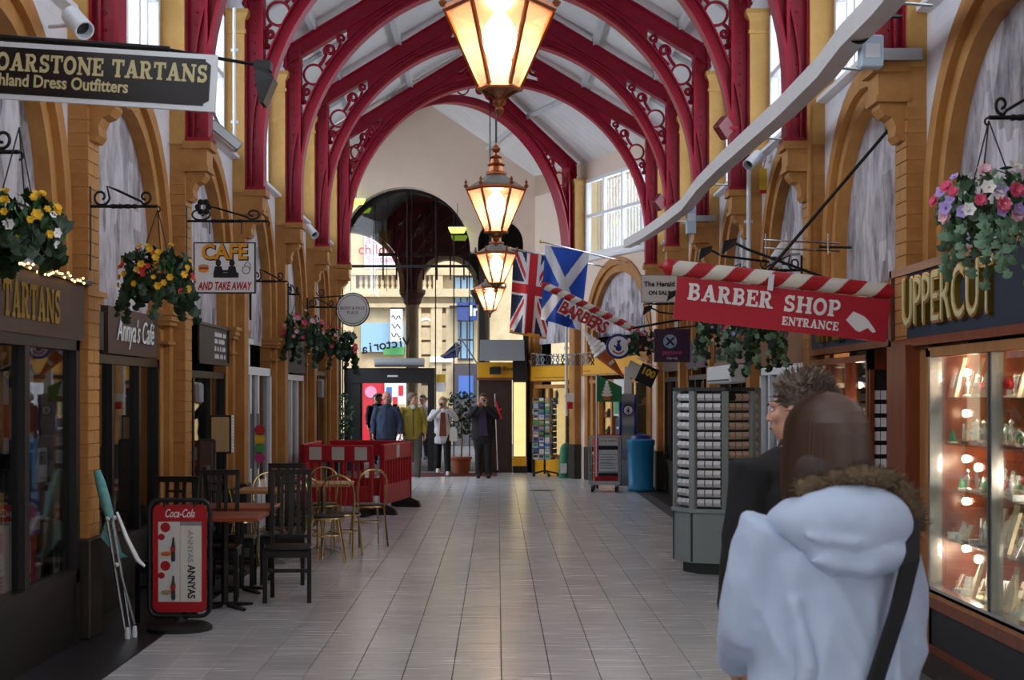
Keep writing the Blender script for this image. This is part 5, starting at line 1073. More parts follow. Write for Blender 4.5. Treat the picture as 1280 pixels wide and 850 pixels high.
for lb, px, py0, py1, X, r, mt in (('white vertical pipe beside the yellow hazard tag', 936, 205, 450, 2.80, .025, 'white_plastic'), ('ochre painted pipes down the pier behind the barber sign stay', 1012, 100, 400, 2.86, .025, 'gold'), ('white conduit beside the left clerestory window', 293, 10, 190, -2.82, .018, 'white_plastic'), ('pale conduit down the far ochre pier', 708, 400, 520, 1.40, .03, 'offwhite')):
    d = X*F/(px - CX); t = thing('wall_pipe', lb, 'pipe', P(px, py1, d)); h = (py1 - py0)*d/F; MB().tube([(0, 0, 0), (0, 0, h)], r, 8).build('pipe', mt, t)
    for k in (.2, .7): MB().box(-r - .02, -.0, h*k, r + .02, .05, h*k + .03).build('clip', mt, t)
t = thing('fire_call_point', 'red fire call point under a pale switch box on the far ochre pier', 'call point', P(712, 505, 30.6)); MB().box(-.05, -.05, -.10, .06, .02, .04).build('red_box', 'red', t); MB().box(-.09, -.06, .05, .09, .02, .22).build('switch_box', 'offwhite', t)
t = thing('hazard_tag', 'yellow and red hazard tag hanging beside the white can spotlight', 'tag', P(954, 224, 16.9)); MB().box(-.04, -.01, -.12, .05, .01, .12).build('yellow_face', 'paper_yellow', t); MB().box(-.04, -.012, -.16, .05, .012, -.12).build('red_foot', 'red', t); MB().tube([(0, 0, .12), (.1, .05, .45)], .005, 4).build('cord', 'red', t)
t = thing('chrome_rail', 'double chrome rail fixed to the arch above the striped pole', 'rail', P(1005, 306, 12.6)); a = 12.6/F
for dz in (6, -4): MB().tube([(-50*a, 0, dz*a), (48*a, .1, dz*a - .02)], .008, 6).build('rail', 'chrome', t)
for dx in (-48, 30): MB().tube([(dx*a, 0, 14*a), (dx*a, 0, -12*a)], .007, 6).build('upright', 'chrome', t)
MB().tube([(20*a, .05, -2*a), (2.96 - t.location.x, .1, -2*a)], .012, 6).build('mount', 'black_plastic', t)
# ================================================================ cafe furniture
rnd = random.Random(21)
def gp(px, py): d = F*EYE/(py - CY); return P(px, py, d)
def black_chair():
    t = thing('black_slat_chair', 'x', 'chair', group='black slat back cafe chairs')
    MB().cham(-.20, -.20, .425, .20, .19, .455, .012).build('seat', 'black_wood', t)
    m = MB().box(-.19, -.185, .37, .19, -.165, .425).box(-.19, .16, .37, .19, .18, .425).box(-.19, -.18, .37, -.17, .17, .425).box(.17, -.18, .37, .19, .17, .425); m.build('seat_apron', 'black_wood', t)
    for s in (-1, 1):
        MB().box(s*.18 - .018, -.195, 0, s*.18 + .018, -.159, .43).build('leg', 'black_wood', t)
        x = s*.155; MB().skin([[(x - .017, y - .018, z), (x + .017, y - .018, z), (x + .017, y + .018, z), (x - .017, y + .018, z)] for y, z in ((.19, 0), (.17, .44), (.20, .80), (.235, 1.07))]).build('leg', 'black_wood', t)
        MB().box(s*.168 - .01, -.17, .22, s*.168 + .01, .17, .25).build('stretcher', 'black_wood', t)
    MB().box(-.18, -.185, .25, .18, -.165, .28).build('stretcher', 'black_wood', t)
    MB().box(-.172, .215, 1.03, .172, .255, 1.075).build('top_rail', 'black_wood', t); MB().box(-.155, .165, .50, .155, .19, .53).build('lower_rail', 'black_wood', t)
    for x in (-.075, 0, .06): 
        w = .014 if x else .02
        MB().skin([[(x - w, y - .008, z), (x + w, y - .008, z), (x + w, y + .008, z), (x - w, y + .008, z)] for y, z in ((.175, .50), (.20, .80), (.235, 1.05))]).build('back_slat', 'black_wood', t)
    for z in (.88, .95): MB().box(-.075, .208 + (z - .88)*.1, z, .06, .226 + (z - .88)*.1, z + .02).build('cross_slat', 'black_wood', t)
    return t
bc = black_chair()
for i, (x, y, a, lb) in enumerate([(-1.73, 12.62, 3, 'black slat back chair standing clear of the brown cafe tables'), (-2.33, 12.58, 4, 'black slat back chair standing between the two brown tables'), (-2.50, 11.55, -4, 'black slat back chair hidden behind the red drink board'), (-2.34, 13.45, 95, 'black slat back chair turned sideways against the ochre pier'), (-1.93, 13.78, 2, 'black slat back chair between the brown tables and the pine tables')]):
    c = bc if i == 0 else copy_tree(bc); c.location = (x, y, 0); c.rotation_euler = (0, 0, R(a)); c['label'] = lb
def cafe_table(lb, x, y, w, dp, mt, h=.75, pale=False):
    t = thing('cafe_table', lb, 'table', (x, y, 0)); MB().cham(-w/2, -dp/2, h - .035, w/2, dp/2, h, .006).build('table_top', mt, t); lm = 'chrome' if pale else 'black_iron'
    MB().tube([(0, 0, .03), (0, 0, h - .03)], .028, 10).build('pedestal', lm, t)
    for a in range(0, 360, 90): MB().skin([[(math.cos(R(a+45))*.03 - .02*math.sin(R(a+45)), math.sin(R(a+45))*.03 + .02*math.cos(R(a+45)), z) for z in (.05,)] + [(math.cos(R(a+45))*.03 + .02*math.sin(R(a+45)), math.sin(R(a+45))*.03 - .02*math.cos(R(a+45)), .05), (math.cos(R(a+45))*.03, math.sin(R(a+45))*.03, .01)], [(math.cos(R(a+45))*.27 - .02*math.sin(R(a+45)), math.sin(R(a+45))*.27 + .02*math.cos(R(a+45)), .02), (math.cos(R(a+45))*.27 + .02*math.sin(R(a+45)), math.sin(R(a+45))*.27 - .02*math.cos(R(a+45)), .02), (math.cos(R(a+45))*.27, math.sin(R(a+45))*.27, 0)]]).build('foot', lm, t)
cafe_table('red brown cafe table behind the red drink board', -2.18, 12.15, .62, .62, 'table_red'); cafe_table('red brown cafe table on the pine table side', -2.22, 13.05 + .1, .62, .6, 'table_red')
cafe_table('pale pine cafe table among the brass chairs', -1.90, 16.6, .62, .62, 'table_pine', pale=True); cafe_table('pale pine cafe table close against the ochre piers', -2.33, 15.45, .6, .6, 'table_pine', pale=True)
def brass_chair():
    t = thing('brass_bistro_chair', 'x', 'chair', group='brass bistro chairs with hoop backs')
    MB().lathe([(.17, .445), (.185, .45), (.185, .468), (.16, .475)], 18).build('seat', 'black_plastic', t, smooth=True); MB().tube([(.185*math.cos(R(a)), .185*math.sin(R(a)), .445) for a in range(0, 360, 20)], .011, 6, True).build('seat_ring', 'brass', t, smooth=True)
    for s in (-1, 1):
        MB().tube([(s*.14, -.12, .45), (s*.155, -.15, .25), (s*.17, -.19, 0)], .011, 6).build('leg', 'brass', t, smooth=True); MB().tube([(s*.15, .13, .46), (s*.155, .17, .25), (s*.165, .23, 0)], .011, 6).build('leg', 'brass', t, smooth=True)
    hoop = [(-.15, .13, .45), (-.165, .15, .58), (-.165, .18, .70)] + [(.165*math.cos(R(a)), .19 + .03*math.sin(R(a)), .72 + .15*math.sin(R(a))) for a in range(180, -1, -20)] + [(.165, .18, .70), (.165, .15, .58), (.15, .13, .45)]
    MB().tube(hoop, .012, 7).build('hoop_back', 'brass', t, smooth=True)
    for x in (-.09, -.03, .03, .09): MB().tube([(x*.7, .165, .46), (x, .19, .70), (x*1.15, .215, .72 + .15*math.sqrt(1 - (x*1.15/.165)**2))], .0045, 5).build('spindle', 'brass', t)
    MB().tube([(.155*math.cos(R(a)), .155*math.sin(R(a)) + .01, .27) for a in range(0, 360, 24)], .008, 5, True).build('leg_ring', 'brass', t, smooth=True)
    return t
gc = brass_chair()
for i, (x, y, a, lb) in enumerate([(-1.63, 16.0, 172, 'brass hoop back chair with its back to the black chair'), (-1.46, 17.2, 200, 'brass hoop back chair standing out toward the open floor'), (-2.00, 17.3, 0, 'brass hoop back chair behind the pine table by the barrier'), (-2.40, 16.1, 15, 'brass hoop back chair between the two pine tables'), (-2.62, 15.1, 60, 'brass hoop back chair close against the ochre pier'), (-1.75, 15.55, 95, 'brass hoop back chair seen edge on beside the pine table'), (-2.02, 15.98, 178, 'brass hoop back chair behind the black chair back')]):
    c = gc if i == 0 else copy_tree(gc); c.location = (x, y, 0); c.rotation_euler = (0, 0, R(a)); c['label'] = lb
# menu stands on the left
t = thing('boxed_post_stand', 'tan box with frilled white edge on a black post', 'stand', (-2.62, 14.6, 0)); z = lambda py: EYE - (py - CY)*14.6/F
MB().tube([(0, 0, .02), (0, 0, z(565))], .02, 6).build('post', 'black_iron', t); MB().cham(-.13, -.05, z(566), .06, .06, z(520), .015).build('box', 'paper_tan', t); MB().box(-.14, -.045, z(567), .07, .05, z(519)).build('box_rim', 'black_plastic', t); MB().lathe([(.2, 0), (.2, .02), (.05, .04)], 12).build('base', 'black_iron', t)
m = MB()
for i in range(12): m.ball((.075, -.02, z(564) + i*(z(521) - z(564))/11), (.018, .02, .018), 6, 4)
o = m.build('frill', 'white', t); o['kind'] = 'stuff'
t = thing('menu_panel_stand', 'dark brown menu panel standing under the take away window', 'stand', (-2.72, 14.15, 0)); MB().cham(-.06, -.03, .62, .08, .03, 1.28, .015).build('panel', 'brown_sign', t); MB().cham(-.075, -.02, .605, .095, .04, 1.295, .015).build('panel_frame', 'black_plastic', t); MB().tube([(0, 0, 0), (0, 0, .65)], .02, 6).build('post', 'black_iron', t); MB().lathe([(.16, 0), (.16, .02), (.03, .03)], 12).build('base', 'black_iron', t)
# drink board
t = thing('drink_advertising_board', 'red drink advertising board hung in a black tube frame on a round foot', 'sign', (-2.31, 11.05, 0)); k = 11.05/F
X = lambda px: (px - 226.5)*k; Z = lambda py: EYE - (py - CY)*k
w_, z0, z1, rr = 38*k, Z(770), Z(625), .07
fr = [(w_ - rr + rr*math.cos(R(a)), z1 - rr + rr*math.sin(R(a))) for a in (0, 30, 60, 90)] + [(-w_ + rr + rr*math.cos(R(a)), z1 - rr + rr*math.sin(R(a))) for a in (90, 120, 150, 180)] + [(-w_ + rr + rr*math.cos(R(a)), z0 + rr + rr*math.sin(R(a))) for a in (180, 210, 240, 270)] + [(w_ - rr + rr*math.cos(R(a)), z0 + rr + rr*math.sin(R(a))) for a in (270, 300, 330, 360)]
MB().tube([(a, 0, b) for a, b in fr], .016, 8, True).build('tube_frame', 'black_plastic', t, smooth=True)
MB().lathe([(.235, 0), (.235, .025), (.20, .045), (.05, .06), (.03, .09)], 30).build('foot', 'black_plastic', t, smooth=True); MB().tube([(0, 0, .05), (0, 0, z0)], .028, 10).build('stem', 'black_plastic', t)
pw, p0, p1 = 33.5*k, Z(765), Z(631); c = .03
MB().prism([(-pw + c, p0), (pw - c, p0), (pw, p0 + c), (pw, p1 - c), (pw - c, p1), (-pw + c, p1), (-pw, p1 - c), (-pw, p0 + c)], -.008, .008).build('red_panel', 'red', t)
for x in (-.11, .11): MB().tube([(x, 0, p1 - .02), (x, 0, z1)], .012, 6).build('hanging_clip', 'black_plastic', t)
text('lettering', 'Coca-Cola', .085, 'white', t, (0, -.010, Z(642)), ext=.001, shear=.35, width=.215, bold=.001)
MB().box(X(200), -.012, Z(752), X(227), -.008, Z(652)).build('menu_sheet', 'paper', t); MB().box(X(227.5), -.012, Z(752), X(254), -.008, Z(657)).build('name_sheet', 'offwhite', t); MB().box(X(227.5), -.0125, Z(657), X(254), -.008, Z(652)).build('sheet_header', 'pigeon_grey', t)
for py in (684, 732):
    MB(Matrix.Translation((X(219), -.014, Z(py + 2)))).lathe([(.012, -.09), (.016, -.07), (.014, -.02), (.017, .01), (.009, .05), (.006, .085)], 8).build('bottle_print', 'paper_dark', t); MB().box(X(219) - .016, -.031, Z(py) - .03, X(219) + .016, -.028, Z(py) + .005).build('bottle_label', 'red', t)
    for a, b, r in ((209, -26, .036), (204, -14, .024)): MB(Matrix.Translation((X(a), -.012, Z(py + b + 1))) @ Matrix.Rotation(PI/2, 4, 'X')).lathe([(r, 0), (r, .003)], 16).build('price_roundel', 'red', t)
    MB().ball((X(210), -.012, Z(py + 9)), (.055, .004, .030), 12, 6).build('plate_print', 'offwhite', t); MB().ball((X(210), -.016, Z(py + 8)), (.04, .004, .018), 10, 5).build('burger_print', 'cone' if py < 700 else 'paper_tan', t)
text('lettering', 'ANNYAS', .055, 'pigeon_grey', t, (X(240), -.014, Z(683)), (PI/2, PI/2, 0), ext=.001, width=.23); text('lettering', 'ANNYAS', .075, 'ink', t, (X(241), -.014, Z(727)), (PI/2, PI/2, 0), ext=.001, bold=.002, width=.245)
# folded pushchair
t = thing('folded_pushchair', 'folded teal pushchair with silver legs leaning on the dark pier', 'pushchair', (0, 0, 0)); q = lambda px, py, d=10.62: P(px, py, d)
MB().tube([q(121, 588), q(126, 605), q(132, 628), q(138, 648)], [.025, .035, .038, .03], 10).build('rolled_canopy', 'teal', t, smooth=True)
MB().tube([q(133, 645), q(158, 799)], .011, 8).build('leg_tube', 'chrome', t); MB().tube([q(141, 645, 10.7), q(164, 797, 10.7)], .011, 8).build('leg_tube', 'chrome', t); MB().tube([q(140, 650, 10.66), q(152, 720, 10.66), q(168, 780, 10.75)], .009, 8).build('leg_tube', 'galv', t)
MB().tube([q(146, 640, 10.6), q(158, 672, 10.6), q(172, 700, 10.6), q(181, 708, 10.6)], [.014, .026, .028, .016], 10, flat=.6).build('white_guard', 'white', t, smooth=True)
MB().skin([[q(132, 652, 10.72), q(142, 648, 10.72), q(142, 648, 10.78), q(130, 655, 10.78)], [q(126, 672, 10.70), q(152, 690, 10.70), q(152, 690, 10.8), q(126, 672, 10.8)], [q(150, 698, 10.7), q(160, 696, 10.7), q(160, 696, 10.8), q(150, 698, 10.8)]]).build('folded_seat', 'teal', t)
for px, py in ((135, 648), (143, 647), (146, 706)): MB().ball(tuple(q(px, py, 10.6)), .018, 8, 6).build('joint', 'white_plastic', t, smooth=True)
for px in (159, 165): MB().lathe([(.018, 0), (.02, .03), (.014, .08)], 10, (q(px, 799).x, 10.62 + (px - 159)*.012, 0)).build('ferrule', 'white_plastic', t, smooth=True)
# ================================================================ red barriers
def barrier(lb, a, b, panels=3):
    a, b = Vector(a), Vector(b); L = (b - a).length; t = thing('plastic_barrier', lb, 'barrier', (a.x, a.y, 0), math.atan2(b.y - a.y, b.x - a.x), 'red plastic barriers')
    MB().cham(0, -.025, .76, L, .025, 1.0, .015).build('top_board', 'barrier_red', t); MB().cham(0, -.02, .14, L, .02, .42, .012).build('bottom_board', 'barrier_red', t)
    n = max(3, int(L/.17))
    for i in range(n + 1):
        x = .02 + (L - .06)*i/n; MB().box(x, -.02, .40, x + .035, .02, .78).build('upright', 'barrier_red', t)
    for x in (0, L - .05): MB().cham(x, -.035, .10, x + .05, .035, 1.0, .01).build('end_post', 'barrier_red', t)
    for i in range(panels):
        x = L*(i + .5)/panels; MB().box(x - .09, -.029, .79, x + .09, -.024, .97).build('reflector', 'offwhite', t)
    for x in (.1, L - .12): MB().skin([[(x - .06, -.2, 0), (x + .06, -.2, 0), (x + .06, .2, 0), (x - .06, .2, 0)], [(x - .05, -.17, .09), (x + .05, -.17, .09), (x + .05, .17, .09), (x - .05, .17, .09)], [(x - .02, -.03, .15), (x + .02, -.03, .15), (x + .02, .03, .15), (x - .02, .03, .15)]]).build('rubber_foot', 'black_plastic', t)
    return t
barrier('red plastic barrier with three reflectors facing the brass chairs', (-2.72, 21.45, 0), (-1.74, 21.25, 0)); barrier('red plastic barrier end panel turned beside the open floor', (-1.63, 21.46, 0), (-1.34, 23.22, 0), 1); barrier('red plastic barrier at the back of the enclosure', (-2.6, 23.65, 0), (-1.42, 23.45, 0), 0); barrier('red plastic barrier side panel along the pale shop front', (-2.78, 21.65, 0), (-2.74, 23.5, 0), 0)
# ================================================================ card carousel
CC = Vector((2.13, 14.72, 0)); RC = .43; rot0 = R(-90 - 20 - 22.5)
t = thing('card_carousel', 'grey octagonal carousel of small cards on a plinth beside the shoppers', 'display stand', CC); octo = lambda r, z: [(r*math.cos(rot0 + PI/4*j), r*math.sin(rot0 + PI/4*j), z) for j in range(8)]
MB().skin([octo(.33, 0), octo(.33, .12)]).build('kick_base', 'carousel_dark', t); MB().skin([octo(.42, .11), octo(.42, .58), octo(.445, .59), octo(.445, .625)]).build('plinth', 'carousel', t); MB().skin([octo(.30, .62), octo(.30, 1.74)]).build('core', 'carousel_dark', t); MB().skin([octo(.43, 1.74), octo(.43, 1.775)]).build('top_cap', 'carousel_dark', t)
for j in range(8):
    a = rot0 + PI/4*j; x, y = .40*math.cos(a), .40*math.sin(a); MB(Matrix.Translation((x, y, 0)) @ Matrix.Rotation(a, 4, 'Z')).box(-.02, -.03, .62, .025, .03, 1.74).build('corner_post', 'carousel', t)
    MB(Matrix.Translation((.425*math.cos(a), .425*math.sin(a), 0)) @ Matrix.Rotation(a, 4, 'Z')).box(-.012, -.008, .12, .004, .008, .58).build('plinth_joint', 'carousel_dark', t)
cardm = []
ORD = ['first', 'second', 'third', 'fourth', 'fifth', 'sixth', 'seventh', 'eighth', 'ninth', 'tenth', 'eleventh', 'twelfth']
for mt in ('card_white', 'card_tan'):
    o = MB().skin([[(-.034, 0, 0), (.034, 0, 0), (.034, .004, 0), (-.034, .004, 0)], [(-.034, -.022, .03), (.034, -.022, .03), (.034, -.018, .03), (-.034, -.018, .03)], [(-.034, -.004, .066), (.034, -.004, .066), (.034, 0, .066), (-.034, 0, .066)]]).build('cm', mt); cardm.append(o.data); bpy.data.objects.remove(o)
for j, lbn in ((7, 'far left'), (0, 'brightest'), (1, 'tan'), (2, 'shaded')):
    a = rot0 + PI/4*(j + .5); nx, ny = math.cos(a), math.sin(a); rz_ = a + PI/2
    face = {7: 'the narrow face toward the dark doorway', 0: 'the bright face toward the open floor', 1: 'the tan face toward the shoppers', 2: 'the face turned to the white shop'}[j]
    MB(Matrix.Translation((nx*.335, ny*.335, 0)) @ Matrix.Rotation(rz_, 4, 'Z')).box(-.13, -.0, .63, .13, .012, 1.73).build('rack_back', 'carousel_dark', t)
    for r_ in range(12):
        z = .65 + r_*.091; MB(Matrix.Translation((nx*.35, ny*.35, 0)) @ Matrix.Rotation(rz_, 4, 'Z')).box(-.125, -.03, z - .006, .125, .01, z).build('rack_rail', 'steel', t)
        for c in (-1, 0, 1):
            if j == 1 and r_ == 11 and c == -1: continue
            q = Vector((nx*.365, ny*.365, z)) + Vector((math.cos(rz_), math.sin(rz_), 0))*c*.077
            o = inst(cardm[1 if j in (1, 2) else 0], 'display_card', None, CC + q, (0, 0, rz_)); tag(o, ('tan' if j in (1, 2) else 'white') + ' card, ' + ORD[r_] + ' row above the plinth, on ' + face, 'card', 'small cards on the carousel')
# ================================================================ far right: postcard rack, trolley, board, stand, bin
t = thing('postcard_rack', 'revolving postcard rack on castors before the lit gift shop', 'display rack', (.99, 31.7, 0)); k = 31.7/F
MB().tube([(0, 0, .05), (0, 0, 1.66)], .022, 8).build('pole', 'black_iron', t)
for a in range(0, 360, 72): MB().tube([(0, 0, .12), (.28*math.cos(R(a)), .28*math.sin(R(a)), .06)], .016, 5).build('foot', 'black_iron', t); MB().ball((.28*math.cos(R(a)), .28*math.sin(R(a)), .032), .032, 8, 5).build('castor', 'black_plastic', t)
pm = ['paper_blue', 'paper', 'paper_green', 'paper_dark', 'paper_tan', 'sky_sign']
for r_ in range(11):
    z = .36 + r_*.118
    for f in range(4):
        a = R(-90 + 90*f - 20); n_ = Vector((math.cos(a), math.sin(a), 0)); u_ = Vector((-n_.y, n_.x, 0))
        MB().tube([tuple(n_*.20 - u_*.19 + Vector((0, 0, z))), tuple(n_*.20 + u_*.19 + Vector((0, 0, z)))], .005, 4).build('wire_tier', 'chrome', t)
        if f in (0, 3, 1):
            for c in (-1, 0, 1):
                o = MB().box(-.052, -.004, 0, .052, .004, .10).build('postcard', rnd.choice(pm), None, loc=Vector((.99, 31.7, 0)) + n_*.205 + u_*c*.125 + Vector((0, 0, z)), rot=(0, 0, a + PI/2)); tag(o, 'postcard in the ' + ORD[r_] + ' tier from the castors of the revolving rack', 'postcard', 'postcards in the revolving rack'); MB().box(-.045, -.006, .04, .045, -.004, .092).build('picture', rnd.choice(pm), o)
t = thing('roll_cage_trolley', 'empty steel roll cage trolley standing on the tiles before the kiosk', 'trolley', (1.90, 26.75, 0), R(-8)); 
MB().box(-.27, -.25, .13, .27, .25, .17).build('deck', 'galv', t)
for x in (-.26, .26):
    for y in (-.24, .24): MB().tube([(x, y, .17), (x, y, .98)], .014, 6).build('post', 'galv', t); MB(Matrix.Translation((x*.8, y*.8, .055)) @ Matrix.Rotation(PI/2, 4, 'Y')).lathe([(.055, -.02), (.055, .02)], 14).build('castor', 'black_plastic', t); MB().box(x*.8 - .015, y*.8 - .03, .08, x*.8 + .015, y*.8 + .03, .14).build('castor_fork', 'galv', t)
for z in (.32, .48, .64, .80, .97):
    for x in (-.26, .26): MB().tube([(x, -.24, z), (x, .24, z)], .008, 5).build('rail', 'galv', t)
    MB().tube([(-.26, .24, z), (.26, .24, z)], .008, 5).build('rail', 'galv', t)
MB().tube([(-.26, -.24, .97), (.26, -.24, .97)], .012, 6).build('rail', 'galv', t)
t = thing('poster_board', 'red framed newspaper poster board behind the steel trolley', 'sign', (2.0, 27.72, 0)); MB().cham(-.24, -.02, .10, .24, .02, .98, .02).build('red_board', 'red', t); MB().box(-.15, -.026, .22, .20, -.02, .92).build('poster', 'paper', t); MB().box(-.15, -.028, .22, .20, -.026, .30).build('black_band', 'ink', t); MB().box(-.15, -.028, .70, .20, -.026, .77).build('black_band', 'ink', t); text('lettering', 'LOCAL PAPERS', .06, 'ink', t, (.02, -.027, .86), ext=.001, width=.32)
for i in range(6): MB().box(-.12, -.028, .36 + i*.05, .17 - .04*(i % 3), -.026, .375 + i*.05).build('print_line', 'pigeon_grey', t)
for x in (-.18, .18): MB().box(x - .02, -.15, 0, x + .02, .15, .11).build('foot', 'black_plastic', t)
t = thing('lottery_play_stand', 'tall wavy silver lottery play stand with blue sides', 'stand', (2.40, 27.98, 0)); pr = []
for i in range(33): z = .04 + i*.052; pr.append((-.05 - .075*abs(math.sin((z - .04)*PI/.46)), z))
MB().skin([[(x, y, z) for y, z in pr] for x in (-.13, .13)], False, False).build('front_sheet', 'galv', t, smooth=True); MB().box(-.13, -.04, .02, .13, .04, 1.72).build('body', 'galv', t)
for s in (-1, 1): MB().tube([(s*.145, y - .02, z) for y, z in pr], .028, 6).build('side_trim', 'royal', t, smooth=True)
MB().box(-.07, -.09, 1.72, .07, .04, 1.98).build('leaflet_holder', 'white_plastic', t); MB().box(-.06, -.06, 1.98, .05, .02, 2.22).build('sign_card', 'offwhite', t)
lotto((2.40, 27.84, 1.42), 0, .10, 'small lottery roundel on the wavy silver stand'); 
t = thing('litter_bin', 'bright blue litter bin with domed top beside the lottery stand', 'bin', (2.55, 26.95, 0)); MB().lathe([(.24, 0), (.25, .02), (.24, .06), (.225, .08), (.235, .80), (.25, .82), (.25, .90), (.22, .92)], 20).build('body', 'bin_blue', t, smooth=True); MB().lathe([(.20, .90), (.16, .98), (.02, 1.02)], 16).build('lid', 'royal', t, smooth=True)
t = thing('printed_sack', 'green and white printed sack leaning on the ochre pier base', 'bag', (1.36, 31.1, 0)); MB().skin([[(.10*s*math.cos(2*PI*j/12) + o_, .07*s*math.sin(2*PI*j/12), z) for j in range(12)] for s, z, o_ in ((.9, 0, 0), (1, .05, 0), (1.05, .3, .01), (1, .6, .03), (.85, .68, .05), (.3, .72, .06))]).build('sack', 'bag_green', t, smooth=True); MB().box(-.07, -.085, .1, .06, -.078, .3).build('label', 'paper', t)
o = thing('manhole_cover', 'round dark inspection cover set flush in the tiles', 'cover', (.78, 27.0, 0)); MB().lathe([(.24, .0), (.24, .004), (.22, .006)], 24).build('plate', 'stone_dark', o); MB().lathe([(.27, .0), (.27, .003)], 24).build('ring', 'galv', o)
# shrubs at the door
def shrub(lb, x, y, h, r, pot='terracotta', n=220):
    t = thing('potted_shrub', lb, 'plant', (x, y, 0)); MB().lathe([(r*.45, 0), (r*.6, .3), (r*.66, .31), (r*.66, .36), (r*.55, .36)], 14).build('pot', pot, t, smooth=True); MB().tube([(0, 0, .3), (.02, 0, .7), (0, 0, h*.8)], .02, 6).build('stem', 'fur', t)
    for i in range(n):
        a, zz = rnd.uniform(0, 2*PI), rnd.uniform(.45, 1); rr = r*math.sqrt(rnd.random())*(1.15 - abs(zz - .72)); inst(LEAF[rnd.choice(('dark', 'ivyd'))], 'leaf', t, (rr*math.cos(a), rr*math.sin(a), h*zz), (rnd.uniform(-1.5, 1.5), rnd.uniform(-1, 1), rnd.uniform(-3, 3)), .11)
shrub('dark leafy shrub in a pot left of the black door frame', -3.42, 32.6, 1.72, .36, 'black_plastic'); shrub('dark leafy shrub in a terracotta pot between the two photographers', -.78, 32.85, 1.75, .36)
t = thing('small_union_flag', 'small union flag on a stick beside the photographer in black', 'flag', P(622, 512, 32.6)); MB().prism([(-.06, .25), (.05, .05), (.12, -.22), (-.05, -.15)], -.006, .006).build('cloth', 'flag_navy', t); MB().tube([(-.04, -.01, .18), (.08, -.01, -.2)], .022, 4).build('red_cross', 'flag_red', t); MB().tube([(-.04, -.01, -.05), (.09, -.01, .02)], .022, 4).build('red_cross', 'flag_red', t); MB().tube([(-.06, 0, .34), (.0, 0, -1.3)], .008, 5).build('stick', 'white', t)
# ================================================================ people
V = Vector
from mathutils import noise as mnoise
def skinmesh(m, name, mt, parent, voxel, smooth=6, wr=0.0):
    """joins overlapping limbs into one continuous surface"""
    o = m.build(name, mt); md = o.modifiers.new('r', 'REMESH'); md.mode = 'VOXEL'; md.voxel_size = voxel; md.use_smooth_shade = True
    if smooth: s = o.modifiers.new('s', 'SMOOTH'); s.iterations = smooth; s.factor = .5
    me = bpy.data.meshes.new_from_object(o.evaluated_get(bpy.context.evaluated_depsgraph_get())); bpy.data.objects.remove(o, do_unlink=True)
    if wr:
        n = len(me.vertices); co = [0.0]*(3*n); no = [0.0]*(3*n); me.vertices.foreach_get('co', co); me.vertex_normals.foreach_get('vector', no)
        for i in range(0, 3*n, 3):
            x, y, z = co[i:i+3]; k = wr*((1 - abs(mnoise.noise((x*13 + z*3, y*13, z*4.5)))*2.2) + .8*mnoise.noise((x*6, y*6 + 5, z*9)))
            co[i] += no[i]*k; co[i+1] += no[i+1]*k; co[i+2] += no[i+2]*k
        me.vertices.foreach_set('co', co); me.update()
    me.materials.clear(); me.polygons.foreach_set('use_smooth', [True]*len(me.polygons)); return link(name, me, mt, parent)
V = Vector
def hand(m, w, dr, pn, curl=.5, s=1.0, side=1):
    """palm, four unequal bent fingers and a thumb; dr = towards the fingertips, pn = out of the palm"""
    dr = V(dr).normalized(); pn = V(pn); pn = (pn - dr*pn.dot(dr)).normalized(); ac = dr.cross(pn)*side
    m.chain([w, w + dr*.045*s, w + dr*.085*s], [(.026*s, .018*s), (.038*s, .016*s), (.040*s, .014*s)], 10, side=ac)
    for i, L in enumerate((.068, .078, .073, .058)):
        b = w + dr*.088*s + ac*(.030 - .020*i)*s; p = [b]; a = 0
        for k, f in enumerate((.45, .32, .25)):
            a += curl*(.7 + .25*k); p.append(p[-1] + (dr*math.cos(a) + pn*math.sin(a))*L*f*s)
        m.chain(p, [.0095*s, .009*s, .008*s, .0068*s], 7)
    b = w + dr*.028*s + ac*.028*s; d2 = (dr*.55 + ac*.75 + pn*.35).normalized(); e = b + d2*.035*s; f = e + (dr*.85 + pn*.4*(.5 + curl)).normalized()*.03*s; m.chain([b, e, f, f + (dr*.8 + pn*.5*curl).normalized()*.022*s], [.014*s, .011*s, .010*s, .008*s], 7)
def head(m, c, yaw, s=1.0, pitch=0.0):
    M = Matrix.Translation(c) @ Matrix.Rotation(yaw, 4, 'Z') @ Matrix.Rotation(pitch, 4, 'X') @ Matrix.Scale(s, 4)
    m.ball((0, .012, .018), (.076, .094, .100), 20, 14, M); m.ball((0, -.022, -.055), (.057, .066, .062), 16, 10, M); m.ball((0, -.060, -.092), (.026, .022, .020), 10, 6, M)
    m.ball((0, -.082, .022), (.056, .016, .012), 12, 6, M); m.chain([(0, -.086, .012), (0, -.103, -.020), (0, -.108, -.030)], [.010, .013, .015], 8, M)
    for x in (-.014, .014): m.ball((x, -.098, -.032), (.009, .010, .008), 8, 5, M)
    for x in (-.078, .078): m.ball((x, .012, -.008), (.010, .020, .032), 8, 8, M)
    for x in (-.045, .045): m.ball((x, -.062, -.022), (.024, .022, .020), 8, 6, M)
    m.ball((0, -.088, -.058), (.024, .011, .006), 10, 5, M); m.ball((0, -.086, -.070), (.021, .012, .007), 10, 5, M); return M
